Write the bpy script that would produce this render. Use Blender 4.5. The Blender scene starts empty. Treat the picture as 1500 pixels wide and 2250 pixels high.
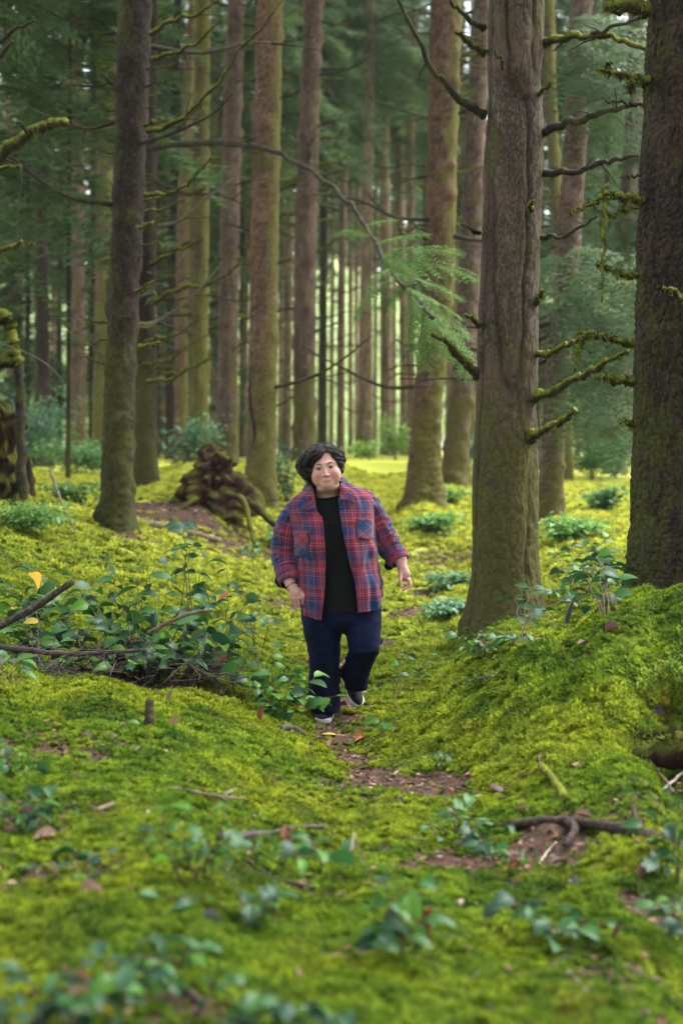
import bpy, math, random
import numpy as np
from mathutils import Vector, Matrix, Euler

R = math.radians
rng = np.random.default_rng(11)
random.seed(11)
sc = bpy.context.scene
col = sc.collection

# ------------------------------------------------------------------ camera
EYE = 1.6                       # eye height above the walker's path
F_PX, CX, HY = 3125.0, 750.0, 985.0   # 50 mm lens measured on the 1500 x 2250 photograph
cd = bpy.data.cameras.new('camera')
cam = bpy.data.objects.new('camera', cd)
col.objects.link(cam)
cam.location = (0, 0, EYE)
cam.rotation_euler = (R(90), 0, 0)
cd.sensor_fit = 'VERTICAL'
cd.sensor_height = 36
cd.sensor_width = 24
cd.lens = 50
cd.shift_y = -(1125 - HY) / 2250
cd.clip_start = 0.1
cd.clip_end = 1500
cd.dof.use_dof = True
cd.dof.focus_distance = 8.15
cd.dof.aperture_fstop = 1.7
sc.camera = cam

# ------------------------------------------------------------------ sky, sun, exposure
SUN_EL, SUN_AZ = R(60), R(62)      # azimuth clockwise from +Y (north)
w = bpy.data.worlds.new('World')
sc.world = w
w.use_nodes = True
nt = w.node_tree
bg = nt.nodes['Background']
sky = nt.nodes.new('ShaderNodeTexSky')
sky.sky_type = 'NISHITA'
sky.sun_disc = False
sky.sun_elevation = SUN_EL
sky.sun_rotation = SUN_AZ
sky.air_density = 1.0
sky.dust_density = 2.0
sky.ozone_density = 0.3
hs = nt.nodes.new('ShaderNodeHueSaturation')     # thin overcast: the blue of the sky is mostly veiled
hs.inputs['Saturation'].default_value = 0.35
nt.links.new(sky.outputs[0], hs.inputs['Color'])
nt.links.new(hs.outputs[0], bg.inputs[0])
bg.inputs[1].default_value = 0.15
sd = bpy.data.lights.new('sun', 'SUN')
sd.energy = 2.0
sd.angle = R(40)
sd.color = (1.0, 0.985, 0.95)
sun = bpy.data.objects.new('sun', sd)
col.objects.link(sun)
dirv = Vector((math.sin(SUN_AZ) * math.cos(SUN_EL), math.cos(SUN_AZ) * math.cos(SUN_EL), math.sin(SUN_EL)))
sun.rotation_euler = dirv.to_track_quat('Z', 'Y').to_euler()
sun.location = (0, -10, 60)
sc.view_settings.view_transform = 'Standard'
sc.view_settings.look = 'None'
sc.view_settings.gamma = 1
sc.view_settings.exposure = 2.4
sc.view_settings.use_curve_mapping = False
sc.render.engine = 'CYCLES'
sc.cycles.use_denoising = True
sc.cycles.max_bounces = 6
sc.cycles.diffuse_bounces = 4
sc.cycles.glossy_bounces = 2
sc.cycles.transmission_bounces = 3
sc.cycles.caustics_reflective = False
sc.cycles.caustics_refractive = False


# ------------------------------------------------------------------ helpers
def P(px, py, Y):
    """world point at depth Y seen at photo pixel (px, py)"""
    return np.array(((px - CX) / F_PX * Y, Y, EYE + (HY - py) / F_PX * Y))


def _hash(i, j, k, seed):
    n = (i.astype(np.int64) * 374761393 + j.astype(np.int64) * 668265263 + k.astype(np.int64) * 2147483647 + seed * 1274126177) & 0xFFFFFFFF
    n = ((n ^ (n >> 13)) * 1274126177) & 0xFFFFFFFF
    n = n ^ (n >> 16)
    return (n & 0xFFFFFF).astype(np.float32) / 0xFFFFFF


def vnoise(p, seed=0):
    p = np.asarray(p, dtype=np.float64)
    f = np.floor(p)
    i = f.astype(np.int64)
    t = (p - f)
    t = t * t * (3 - 2 * t)
    out = 0
    for dx in (0, 1):
        wx = t[..., 0] if dx else 1 - t[..., 0]
        for dy in (0, 1):
            wy = t[..., 1] if dy else 1 - t[..., 1]
            for dz in (0, 1):
                wz = t[..., 2] if dz else 1 - t[..., 2]
                out = out + wx * wy * wz * _hash(i[..., 0] + dx, i[..., 1] + dy, i[..., 2] + dz, seed)
    return out * 2 - 1


def fbm(p, octv=3, seed=0, gain=0.5):
    a, s, tot = 1.0, 0, 0
    p = np.asarray(p, dtype=np.float64)
    for o in range(octv):
        s = s + a * vnoise(p, seed + o * 17)
        tot += a
        a *= gain
        p = p * 2.03 + 3.7
    return s / tot


def n2(x, y, s, seed=0, octv=2):
    return fbm(np.stack([x * s, y * s, np.full_like(x, 0.37)], -1), octv, seed)


def mesh(name, V, F, mats=(), smooth=True, uv=None, mi=None):
    me = bpy.data.meshes.new(name)
    V = np.asarray(V, dtype=np.float32).reshape(-1, 3)
    if isinstance(F, np.ndarray):
        k = F.shape[1]
        me.vertices.add(len(V))
        me.vertices.foreach_set('co', V.ravel())
        me.loops.add(F.size)
        me.loops.foreach_set('vertex_index', F.astype(np.int32).ravel())
        me.polygons.add(len(F))
        me.polygons.foreach_set('loop_start', np.arange(0, F.size, k, dtype=np.int32))
        me.update(calc_edges=True)
    else:
        me.from_pydata(V.tolist(), [], F)
        me.update()
    if smooth:
        me.polygons.foreach_set('use_smooth', np.ones(len(me.polygons), dtype=bool))
    for m in mats:
        me.materials.append(m)
    if mi is not None:
        me.polygons.foreach_set('material_index', np.asarray(mi, dtype=np.int32))
    if uv is not None:
        lay = me.uv_layers.new(name='UVMap')
        vi = np.empty(len(me.loops), dtype=np.int32)
        me.loops.foreach_get('vertex_index', vi)
        lay.data.foreach_set('uv', np.asarray(uv, dtype=np.float32)[vi].ravel())
    return me


def obj(name, me, parent=None, loc=None):
    o = bpy.data.objects.new(name, me)
    col.objects.link(o)
    if parent is not None:
        o.parent = parent
    if loc is not None:
        o.location = loc
    return o


def tag(o, label=None, cat=None, group=None, kind=None):
    if label: o['label'] = label
    if cat: o['category'] = cat
    if group: o['group'] = group
    if kind: o['kind'] = kind
    return o


def thing(name, label, cat, loc=(0, 0, 0), group=None):
    o = bpy.data.objects.new(name, None)
    o.empty_display_size = 0.1
    col.objects.link(o)
    o.location = loc
    return tag(o, label, cat, group)


class MB:
    """collects triangles / quads from numpy pieces"""
    def __init__(s):
        s.V, s.F, s.M, s.n = [], [], [], 0

    def add(s, V, F, m=0):
        V = np.asarray(V, float).reshape(-1, 3)
        s.V.append(V)
        F = np.asarray(F, int)
        if F.shape[1] == 3:
            F = np.concatenate([F, -np.ones((len(F), 1), int) - s.n], 1)
        s.F.append(F + s.n)
        s.M.append(np.full(len(F), m))
        s.n += len(V)

    def mesh(s, name, mats, smooth=True):
        V = np.concatenate(s.V)
        F = np.concatenate(s.F)
        M = np.concatenate(s.M)
        tri = F[:, 3] < 0
        if tri.all():
            return mesh(name, V, F[:, :3], mats, smooth, mi=M)
        if not tri.any():
            return mesh(name, V, F, mats, smooth, mi=M)
        L = [list(f[:3]) if f[3] < 0 else list(f) for f in F.tolist()]
        return mesh(name, V, L, mats, smooth, mi=M)


def grid_faces(nu, nv, wrap=False):
    """nu rings of nv points"""
    i = np.arange(nu - 1)[:, None]
    j = np.arange(nv if wrap else nv - 1)[None, :]
    a = i * nv + j
    b = i * nv + (j + 1) % nv
    return np.stack([a, b, b + nv, a + nv], -1).reshape(-1, 4)


def smoothpath(pts, n):
    """Catmull-Rom through rows of pts, n samples"""
    p = np.asarray(pts, float)
    if len(p) == 2:
        t = np.linspace(0, 1, n)[:, None]
        return p[0] * (1 - t) + p[1] * t
    p = np.concatenate([[2 * p[0] - p[1]], p, [2 * p[-1] - p[-2]]])
    k = len(p) - 3
    t = np.linspace(0, k - 1e-6, n)
    i = t.astype(int)
    f = (t - i)[:, None]
    a, b, c, d = p[i], p[i + 1], p[i + 2], p[i + 3]
    return 0.5 * (2 * b + (c - a) * f + (2 * a - 5 * b + 4 * c - d) * f ** 2 + (3 * b - a - 3 * c + d) * f ** 3)


def tube(pts, rad, nseg=8, cap=True, jit=0, seed=0, flat=1.0):
    """tube along a polyline; rad a number or array"""
    p = np.asarray(pts, float)
    n = len(p)
    rad = np.broadcast_to(np.asarray(rad, float), (n,))
    t = np.gradient(p, axis=0)
    t /= np.linalg.norm(t, axis=1, keepdims=True) + 1e-9
    up = np.array((0, 0, 1.0)) if abs(t[:, 2]).mean() < 0.85 else np.array((0, 1.0, 0))
    s = np.cross(t, up)
    s /= np.linalg.norm(s, axis=1, keepdims=True) + 1e-9
    u = np.cross(s, t)
    th = np.linspace(0, 2 * np.pi, nseg, endpoint=False)
    rr = rad[:, None] * np.ones(nseg)[None]
    V = p[:, None] + rr[..., None] * (np.cos(th)[None, :, None] * s[:, None] + flat * np.sin(th)[None, :, None] * u[:, None])
    if jit:
        V = V + (V - p[:, None]) * (jit * fbm(V * 22, 2, seed))[..., None]
    V = V.reshape(-1, 3)
    F = grid_faces(n, nseg, True)
    if cap:
        V = np.concatenate([V, p[:1], p[-1:]])
        a = np.arange(nseg)
        b = (a + 1) % nseg
        c0 = np.stack([b, a, np.full(nseg, n * nseg), np.full(nseg, n * nseg)], 1)
        c1 = np.stack([a, b, np.full(nseg, n * nseg + 1), np.full(nseg, n * nseg + 1)], 1)
        c1[:, :2] += (n - 1) * nseg
        return V, F, np.concatenate([c0, c1])[:, :3]
    return V, F, np.zeros((0, 3), int)


def add_tube(mb, pts, rad, nseg=8, m=0, jit=0, seed=0, flat=1.0):
    V, F, T = tube(pts, rad, nseg, True, jit, seed, flat)
    # quads and cap triangles share the vertices
    n0 = mb.n
    mb.V.append(V)
    mb.n += len(V)
    mb.F.append(F + n0)
    mb.M.append(np.full(len(F), m))
    T4 = np.concatenate([T + n0, np.full((len(T), 1), -1)], 1)
    mb.F.append(T4)
    mb.M.append(np.full(len(T), m))


# ------------------------------------------------------------------ materials
class NT:
    def __init__(s, name):
        s.m = bpy.data.materials.new(name)
        s.m.use_nodes = True
        s.t = s.m.node_tree
        s.t.nodes.clear()
        s.out = s.n('ShaderNodeOutputMaterial')

    def n(s, typ, **kw):
        nd = s.t.nodes.new(typ)
        for k, v in kw.items():
            setattr(nd, k, v)
        return nd

    def l(s, a, b):
        s.t.links.new(a, b)

    def val(s, sock, v):
        if hasattr(v, 'is_output'):
            s.l(v, sock)
        else:
            if isinstance(v, tuple) and len(v) == 3 and sock.type == 'RGBA':
                v = (*v, 1)
            sock.default_value = v

    def pos(s, scale=(1, 1, 1), kind='world'):
        if kind == 'world':
            o = s.n('ShaderNodeNewGeometry').outputs['Position']
        elif kind == 'uv':
            o = s.n('ShaderNodeUVMap').outputs[0]
        else:
            o = s.n('ShaderNodeTexCoord').outputs['Object']
        mp = s.n('ShaderNodeMapping')
        s.l(o, mp.inputs[0])
        mp.inputs['Scale'].default_value = scale
        return mp.outputs[0]

    def noise(s, vec, scale=5, detail=4, rough=0.6, dist=0):
        nd = s.n('ShaderNodeTexNoise')
        s.l(vec, nd.inputs['Vector'])
        nd.inputs['Scale'].default_value = scale
        nd.inputs['Detail'].default_value = detail
        nd.inputs['Roughness'].default_value = rough
        nd.inputs['Distortion'].default_value = dist
        return nd.outputs[0]

    def ramp(s, fac, stops, interp='LINEAR'):
        nd = s.n('ShaderNodeValToRGB')
        cr = nd.color_ramp
        cr.interpolation = interp
        while len(cr.elements) < len(stops):
            cr.elements.new(0.5)
        for e, (p, c) in zip(cr.elements, stops):
            e.position = p
            e.color = (*c, 1) if len(c) == 3 else c
        s.val(nd.inputs[0], fac)
        return nd.outputs[0]

    def mix(s, f, a, b, blend='MIX'):
        nd = s.n('ShaderNodeMix', data_type='RGBA', blend_type=blend)
        s.val(nd.inputs[0], f)
        s.val(nd.inputs[6], a)
        s.val(nd.inputs[7], b)
        return nd.outputs[2]

    def math(s, op, a, b=0.0, clamp=False):
        nd = s.n('ShaderNodeMath', operation=op, use_clamp=clamp)
        s.val(nd.inputs[0], a)
        s.val(nd.inputs[1], b)
        return nd.outputs[0]

    def step(s, f, lo, hi):
        nd = s.n('ShaderNodeMapRange', interpolation_type='SMOOTHSTEP')
        s.val(nd.inputs[0], f)
        nd.inputs[1].default_value = lo
        nd.inputs[2].default_value = hi
        return nd.outputs[0]

    def attr(s, name):
        return s.n('ShaderNodeAttribute', attribute_name=name)

    def bump(s, h, strength=0.4, dist=0.01):
        nd = s.n('ShaderNodeBump')
        nd.inputs['Strength'].default_value = strength
        nd.inputs['Distance'].default_value = dist
        s.l(h, nd.inputs['Height'])
        return nd.outputs[0]

    def bsdf(s, colr, rough=0.8, normal=None, spec=0.3, trans=None, sss=None, sheen=0):
        b = s.n('ShaderNodeBsdfPrincipled')
        s.val(b.inputs['Base Color'], colr)
        s.val(b.inputs['Roughness'], rough)
        b.inputs['Specular IOR Level'].default_value = spec
        if sheen:
            b.inputs['Sheen Weight'].default_value = sheen
        if sss:
            b.inputs['Subsurface Weight'].default_value = sss
            b.inputs['Subsurface Radius'].default_value = (0.02, 0.008, 0.004)
            b.inputs['Subsurface Scale'].default_value = 0.3
        if normal is not None:
            s.l(normal, b.inputs['Normal'])
        o = b.outputs[0]
        if trans:
            t = s.n('ShaderNodeBsdfTranslucent')
            s.val(t.inputs[0], colr)
            mx = s.n('ShaderNodeMixShader')
            mx.inputs[0].default_value = trans
            s.l(o, mx.inputs[1])
            s.l(t.outputs[0], mx.inputs[2])
            o = mx.outputs[0]
        s.l(o, s.out.inputs[0])
        return s.m


def plain(name, c, rough=0.7, var=0.25, scale=20, spec=0.3, trans=None, bump=0):
    t = NT(name)
    f = t.noise(t.pos(), scale, 4)
    a = tuple(x * (1 - var) for x in c)
    b = tuple(min(1, x * (1 + var)) for x in c)
    cc = t.ramp(f, [(0.3, a), (0.7, b)])
    nrm = t.bump(f, bump, 0.01) if bump else None
    return t.bsdf(cc, rough, nrm, spec, trans)
# ------------------------------------------------------------------ terrain
_ctrl = [  # photo pixel of a ground point and its distance
    (100, 2230, 3.0), (750, 2250, 3.1), (1400, 2250, 3.3), (100, 1950, 4.0), (700, 2000, 4.3), (1300, 2000, 4.3),
    (100, 1700, 5.2), (520, 1750, 5.3), (850, 1780, 5.5), (1250, 1750, 5.5), (1450, 1760, 5.3),
    (20, 1490, 6.9), (220, 1515, 6.8), (400, 1550, 6.8), (560, 1605, 6.8), (740, 1640, 7.4), (742, 1587, 8.3), (800, 1548, 8.8), (790, 1700, 6.6),
    (900, 1655, 6.8), (1150, 1655, 6.05), (1000, 1650, 6.5), (1300, 1690, 5.7), (1000, 1527, 7.15), (1150, 1462, 6.95), (1300, 1404, 6.8), (1400, 1354, 6.75), (1250, 1432, 8.5), (1100, 1490, 8.6), (1000, 1530, 8.7),
    (1500, 1312, 6.75), (1700, 1290, 6.7), (1420, 1560, 6.15), (1520, 1545, 6.1), (1480, 1335, 7.7), (1470, 1680, 5.9), (1700, 1650, 6.0),
    (1250, 1390, 9.3), (1100, 1405, 9.5), (1110, 1352, 10.5), (1330, 1330, 9.6), (1600, 1250, 9.8),
    (855, 1520, 9.2), (870, 1450, 10), (900, 1360, 12), (930, 1310, 13.5), (960, 1250, 15.5),
    (850, 1250, 15), (850, 1150, 19), (800, 1080, 24), (1010, 1120, 20), (928, 1100, 19.6), (998, 1065, 22),
    (1207, 1140, 17), (1300, 1080, 24), (1350, 1045, 32), (1600, 1060, 24),
    (600, 1450, 10), (650, 1330, 12.5), (620, 1230, 15), (560, 1185, 16.5), (572, 1112, 18), (450, 1100, 16.8), (440, 1190, 15),
    (257, 1165, 14), (300, 1245, 12), (450, 1275, 12.3), (100, 1180, 12.5), (100, 1310, 10), (300, 1420, 9), (100, 1450, 8.6),
    (300, 1500, 8), (460, 1530, 7.8), (-200, 1420, 8), (40, 1105, 13.5), (-200, 1120, 13), (150, 1065, 20), (150, 1045, 26),
    (318, 1065, 22), (650, 1045, 28), (437, 1018, 25), (500, 1025, 26), (667, 1008, 27.5), (-200, 1030, 26),
    (750, 1003, 45), (850, 1005, 45), (300, 1000, 45), (1250, 1010, 45), (0, 1000, 45), (1600, 1012, 45),
    (750, 996, 75), (200, 996, 75), (1300, 996, 75),
]
_C = np.array([P(*c) for c in _ctrl])
_extra = np.array([(-1.2, 1.0, .42), (0, 1.0, .38), (1.2, 1.0, .32), (-4, -4, .5), (4, -4, .4), (0, -4, .4),
                   (-60, 110, 1.3), (0, 110, 1.25), (60, 110, 1.3), (-80, 200, 1.3), (0, 200, 1.3), (80, 200, 1.3), (0, 500, 1.3), (-300, 500, 1.3), (300, 500, 1.3)])
_C = np.concatenate([_C, _extra])


def _warp(x, y):
    yy = np.maximum(y, 0.0)
    t = np.clip(x / (yy + 2.0), -0.42, 0.42)
    return np.stack([t * 6.0, np.log(yy + 1.0) * 1.0 + np.minimum(y, 0) * 0.05], -1)


_CW = _warp(_C[:, 0], _C[:, 1])


def _tps(r2):
    return 0.5 * r2 * np.log(r2 + 1e-9)


_K = _tps(((_CW[:, None] - _CW[None]) ** 2).sum(-1)) + np.eye(len(_CW)) * 2e-4
_Q = np.concatenate([np.ones((len(_CW), 1)), _CW], 1)
_A = np.block([[_K, _Q], [_Q.T, np.zeros((3, 3))]])
_W = np.linalg.solve(_A, np.concatenate([_C[:, 2], np.zeros(3)]))

PATH = np.array([P(1230, 1880, 4.75), P(1080, 1845, 5.0), P(930, 1800, 5.4), P(800, 1710, 6.4), P(752, 1645, 7.3), P(735, 1590, 8.3), P(745, 1540, 8.9),
                 P(800, 1470, 9.9), P(865, 1380, 11.6), P(905, 1350, 12.4), P(925, 1310, 13.4), P(1000, 1285, 14.4)])[:, :2]


def path_dist(x, y):
    d = np.full(np.shape(x), 1e9)
    for a, b in zip(PATH[:-1], PATH[1:]):
        ab = b - a
        t = np.clip(((x - a[0]) * ab[0] + (y - a[1]) * ab[1]) / (ab @ ab), 0, 1)
        d = np.minimum(d, np.hypot(x - a[0] - t * ab[0], y - a[1] - t * ab[1]))
    return d


# bare litter patches: centre pixel, distance, radius (m)
BARE = [(340, 1500, 7.9, .55), (150, 1480, 8.1, .5), (480, 1535, 7.7, .3), (1020, 1870, 4.9, .2), (1180, 1830, 5.05, .22), (380, 1110, 16.2, 1.1), (290, 1185, 13.7, .45),
        (1475, 1600, 5.85, .13), (900, 1360, 12.2, .5), (950, 1720, 6.0, .2), (400, 2190, 3.15, .12),
        (1210, 1440, 8.2, .2), (1180, 1490, 7.6, .14), (1400, 2000, 4.3, .12)]


def bare_mask(x, y):
    """1 = bare litter, 0 = moss"""
    d = path_dist(x, y)
    nz = n2(x, y, 2.6, 5, 3)
    m = np.clip((0.27 - d + nz * 0.26 + n2(x, y, 11, 43, 2) * .10) / 0.20, 0, 1)
    m *= np.clip(0.6 + 2.2 * n2(x, y, 4.2, 41, 2) + 0.9 * (np.hypot(x + .02, y - 7.4) < 1.2), 0, 1)
    for px, py, Y, r in BARE:
        c = P(px, py, Y)
        dd = np.hypot(x - c[0], (y - c[1]) * 0.75)
        m = np.maximum(m, np.clip((r - dd + nz * r * 1.1 + n2(x, y, 11, 44, 2) * .10) / (0.6 * r), 0, 1))
    for px, py, Y, r in THIN:
        c = P(px, py, Y)
        dd = np.hypot((x - c[0]) * .7, (y - c[1]))
        m = np.maximum(m, .62 * np.clip((r - dd + nz * r * 0.8 + n2(x, y, 8, 46, 2) * .14) / (0.5 * r), 0, 1))
    return m


# places where litter and twigs show through thin moss
THIN = [(830, 1735, 5.9, .40), (1010, 1860, 4.95, .38), (350, 2170, 3.15, .22), (240, 1930, 4.1, .25), (1390, 2130, 3.6, .22), (60, 1790, 4.7, .22), (640, 1850, 4.5, .22), (1300, 1790, 5.1, .28), (840, 2060, 3.7, .16), (1230, 1480, 7.7, .28), (150, 1640, 5.6, .25), (620, 1300, 12.5, .6), (950, 1210, 16, .7), (520, 1190, 15.4, .9)]


RIDGE = np.array([P(880, 1595, 7.0), P(1000, 1532, 7.0), P(1150, 1468, 6.8), P(1300, 1412, 6.65), P(1400, 1366, 6.6)])[:, :2]


def ground_z(x, y, fine=True):
    x = np.atleast_1d(np.asarray(x, float))
    y = np.atleast_1d(np.asarray(y, float))
    out = np.empty(x.shape)
    xf, yf = x.ravel(), y.ravel()
    o = np.empty(len(xf))
    for s in range(0, len(xf), 40000):
        q = _warp(xf[s:s + 40000], yf[s:s + 40000])
        o[s:s + 40000] = _tps(((q[:, None] - _CW[None]) ** 2).sum(-1)) @ _W[:-3] + _W[-3] + q @ _W[-2:]
    out = o.reshape(x.shape)
    if fine:
        near = np.clip((40 - y) / 30, 0.15, 1)
        out = out + near * (0.055 * n2(x, y, 1.3, 1, 2) + 0.036 * n2(x, y, 4.2, 2, 2)) + np.clip((22 - y) / 12, 0, 1) * (0.024 * n2(x, y, 9.0, 3, 2) + 0.011 * n2(x, y, 21, 4, 1))
        rg = np.full(out.shape, 1e9)
        for (a_, b_) in zip(RIDGE[:-1], RIDGE[1:]):
            ab = b_ - a_
            tt = np.clip(((x - a_[0]) * ab[0] + (y - a_[1]) * ab[1]) / (ab @ ab), 0, 1)
            dx_, dy_ = x - a_[0] - tt * ab[0], y - a_[1] - tt * ab[1]
            rg = np.minimum(rg, (dx_ / .26) ** 2 + (dy_ / np.where(dy_ > 0, .26, .34)) ** 2)
        out = out + 0.07 * np.exp(-rg)
        # the hollow under the mossy bank at the right edge
        h = P(1425, 1668, 5.75)
        out = out - 0.10 * np.exp(-((x - h[0]) / .16) ** 2 - ((y - h[1] - .12) / .13) ** 2)
        h = P(1480, 1530, 6.2)
        out = out - 0.10 * np.exp(-((x - h[0]) / .12) ** 2 - ((y - h[1]) / .1) ** 2)
    return out


def gz(x, y):
    return float(ground_z(np.array([x]), np.array([y]))[0])


def on_ground(px, py, Yg):
    """ground point under the photo pixel: march along the sight line near distance Yg"""
    Y = np.linspace(max(2.2, Yg * 0.7), Yg * 1.5, 400)
    x = (px - CX) / F_PX * Y
    z = EYE + (HY - py) / F_PX * Y
    g = ground_z(x, Y)
    hit = np.where(z <= g)[0]
    if len(hit):
        i = hit[np.argmin(abs(Y[hit] - Y[hit[0]]))]
    else:
        i = np.argmin(abs(Y - Yg))
    return np.array((x[i], Y[i], g[i]))


ys = np.concatenate([np.linspace(-6, 2.2, 14)[:-1], np.linspace(2.2, 11, 300)[:-1], np.geomspace(11, 40, 170)[:-1], np.geomspace(40, 900, 60)])
a = np.linspace(-0.34, 0.34, 330)
ts = np.concatenate([[-3, -1.8, -1.1, -.7, -.5, -.42, -.38], a, [.38, .42, .5, .7, 1.1, 1.8, 3]])
YY, TT = np.meshgrid(ys, ts, indexing='ij')
XX = TT * (np.maximum(YY, 0) + 2.5)
ZZ = ground_z(XX, YY)
BM = bare_mask(XX, YY)
V = np.stack([XX, YY, ZZ], -1).reshape(-1, 3)
F = grid_faces(len(ys), len(ts))[:, ::-1]


def moss_colour(t, tint=True):
    p = t.pos()
    big = t.noise(p, 0.9, 3)
    mid = t.noise(p, 6.0, 4, 0.65)
    c = t.ramp(mid, [(0.22, (0.026, 0.062, 0.007)), (0.42, (0.074, 0.145, 0.009)), (0.60, (0.155, 0.232, 0.013)), (0.78, (0.27, 0.33, 0.024))])
    warm = t.step(t.noise(p, 3.1, 5, 0.7), 0.56, 0.72)
    c = t.mix(t.math('MULTIPLY', warm, 0.75), c, (0.17, 0.105, 0.018))
    c = t.mix(t.step(big, 0.42, 0.62), c, t.mix(0.5, c, (0.30, 0.33, 0.016)))
    c = t.mix(t.math('MULTIPLY', t.step(t.noise(p, 2.3, 4, .6, .6), .50, .66), .7), c, (0.028, 0.070, 0.008))
    # from the walker back, the brighter clearing light is put into the moss colour
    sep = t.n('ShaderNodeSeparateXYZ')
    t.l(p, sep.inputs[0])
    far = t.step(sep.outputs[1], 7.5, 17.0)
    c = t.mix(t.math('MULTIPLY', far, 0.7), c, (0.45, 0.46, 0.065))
    return c


t = NT('moss_ground')
c = moss_colour(t)
p = t.pos()
soil = t.ramp(t.noise(p, 28, 6, 0.75), [(0.3, (0.020, 0.012, 0.008)), (0.48, (0.055, 0.034, 0.023)), (0.62, (0.105, 0.062, 0.043)), (0.78, (0.20, 0.135, 0.10))])
sep = t.n('ShaderNodeSeparateXYZ')
t.l(p, sep.inputs[0])
bm = t.step(t.math('ADD', t.attr('bare').outputs['Fac'], t.math('MULTIPLY', t.math('SUBTRACT', t.noise(p, 14, 5, .7), 0.5), 0.7)), 0.35, 0.65)
under = t.math('MULTIPLY', t.step(sep.outputs[1], 15.0, 10.0), 0.45)  # shade in the gaps between near tufts put into the ground colour
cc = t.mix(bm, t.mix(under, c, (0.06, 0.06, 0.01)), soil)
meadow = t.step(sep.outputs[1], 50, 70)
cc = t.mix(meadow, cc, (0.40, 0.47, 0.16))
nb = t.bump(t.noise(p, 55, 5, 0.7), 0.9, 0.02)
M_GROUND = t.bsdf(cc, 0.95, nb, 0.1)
me = mesh('ground', V, F, [M_GROUND])
at = me.attributes.new('bare', 'FLOAT', 'POINT')
at.data.foreach_set('value', BM.ravel().astype(np.float32))
ground = tag(obj('ground', me), kind='structure')

# ------------------------------------------------------------------ moss: tufts of fronds scattered over the ground
t = NT('moss_fronds')
c = moss_colour(t)
rnd = t.n('ShaderNodeObjectInfo').outputs['Random']
c = t.mix(0.85, c, t.ramp(rnd, [(0, (0.32, 0.38, 0.3)), (0.5, (0.95, 0.97, 0.9)), (1, (1.75, 1.6, 1.3))]), 'MULTIPLY')
M_MOSS = t.bsdf(c, 0.8, None, 0.15, trans=0.35)


def tuft(seed, n=16, L=1.0, lean=0.9, wid=0.13):
    r = np.random.default_rng(seed)
    V, F = [], []
    for i in range(n):
        az = r.uniform(0, 2 * np.pi)
        le = r.uniform(0.2, lean)
        ln = L * r.uniform(0.55, 1.1)
        bx = r.uniform(-.35, .35, 2) * L
        d = np.array((math.cos(az), math.sin(az), 0))
        s = np.array((-d[1], d[0], 0))
        pts = []
        for k in range(4):
            f = k / 3
            q = np.array((bx[0], bx[1], -0.15 * L)) + d * ln * le * f ** 1.4 + np.array((0, 0, ln * (f * (1.15 - 0.55 * le * f))))
            w_ = wid * L * (0.5, 1.0, 0.75, 0.0)[k]
            pts.append((q, w_))
        o = len(V)
        for q, w_ in pts[:3]:
            V += [q - s * w_, q + s * w_]
        V.append(pts[3][0])
        F += [(o, o + 1, o + 3), (o, o + 3, o + 2), (o + 2, o + 3, o + 5), (o + 2, o + 5, o + 4), (o + 4, o + 5, o + 6)]
        # side leaflets give the frond a feathery edge
        for k in (1, 2):
            q, w_ = pts[k]
            for sg in (-1, 1):
                o2 = len(V)
                V += [q, q + d * 0.18 * ln, q + s * sg * 0.30 * L + d * 0.16 * ln + np.array((0, 0, 0.04 * L))]
                F.append((o2, o2 + 1, o2 + 2))
    return mesh('moss_tuft', V, np.array(F), [M_MOSS], smooth=False)


tufts = []
for k in range(5):
    tm = tuft(100 + k, n=(16, 14, 18, 12, 16)[k], lean=(0.9, 1.1, .8, 1.2, 1.0)[k])
    tufts.append(bpy.data.objects.new('moss_tuft', tm))


def scatter(n, y0, y1, size, seed):
    r = np.random.default_rng(seed)
    y = np.sqrt(r.uniform(y0 * y0, y1 * y1, n))
    x = r.uniform(-0.275, 0.275, n) * y + r.uniform(-.25, .25, n)
    b = bare_mask(x, y)
    clump = n2(x, y, 13, 77, 2) * .7 + n2(x, y, 31, 78, 1) * .5
    keep = r.uniform(0, 1, n) > np.clip(b * 1.05, 0, 0.985)
    keep &= r.uniform(-1.0, .8, n) < clump * 2.0 + 0.30
    x, y, clump, b = x[keep], y[keep], clump[keep], b[keep]
    s = size * r.uniform(0.6, 1.3, len(x)) * np.clip(1 + 0.9 * clump, .45, 1.9) * (1 - 0.45 * b)
    return x, y, s


X1 = scatter(90000, 2.5, 6.0, 0.024, 1)
X2 = scatter(125000, 6.0, 11.0, 0.030, 2)
X3 = scatter(75000, 11.0, 27.0, 0.055, 3)
X = np.concatenate([X1[0], X2[0], X3[0]])
Y = np.concatenate([X1[1], X2[1], X3[1]])
S = np.concatenate([X1[2], X2[2], X3[2]])
Z = ground_z(X, Y)
e = 0.03
gx = (ground_z(X + e, Y) - Z) / e
gy = (ground_z(X, Y + e) - Z) / e
pm = bpy.data.meshes.new('moss')
pm.vertices.add(len(X))
pm.vertices.foreach_set('co', np.stack([X, Y, Z + 0.004], -1).astype(np.float32).ravel())
rot = np.stack([np.clip(np.arctan(gy), -.7, .7) + rng.normal(0, .15, len(X)), -np.clip(np.arctan(gx), -.7, .7) + rng.normal(0, .15, len(X)), np.zeros(len(X))], -1)
for nm, typ, fld, arr in (('size', 'FLOAT', 'value', S), ('spin', 'FLOAT', 'value', rng.uniform(0, 6.28, len(X))), ('tilt', 'FLOAT_VECTOR', 'vector', rot), ('kindid', 'FLOAT', 'value', rng.integers(0, 5, len(X)))):
    at = pm.attributes.new(nm, typ, 'POINT')
    at.data.foreach_set(fld, np.asarray(arr, np.float32).ravel())
moss = tag(obj('moss', pm), kind='stuff')
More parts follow.
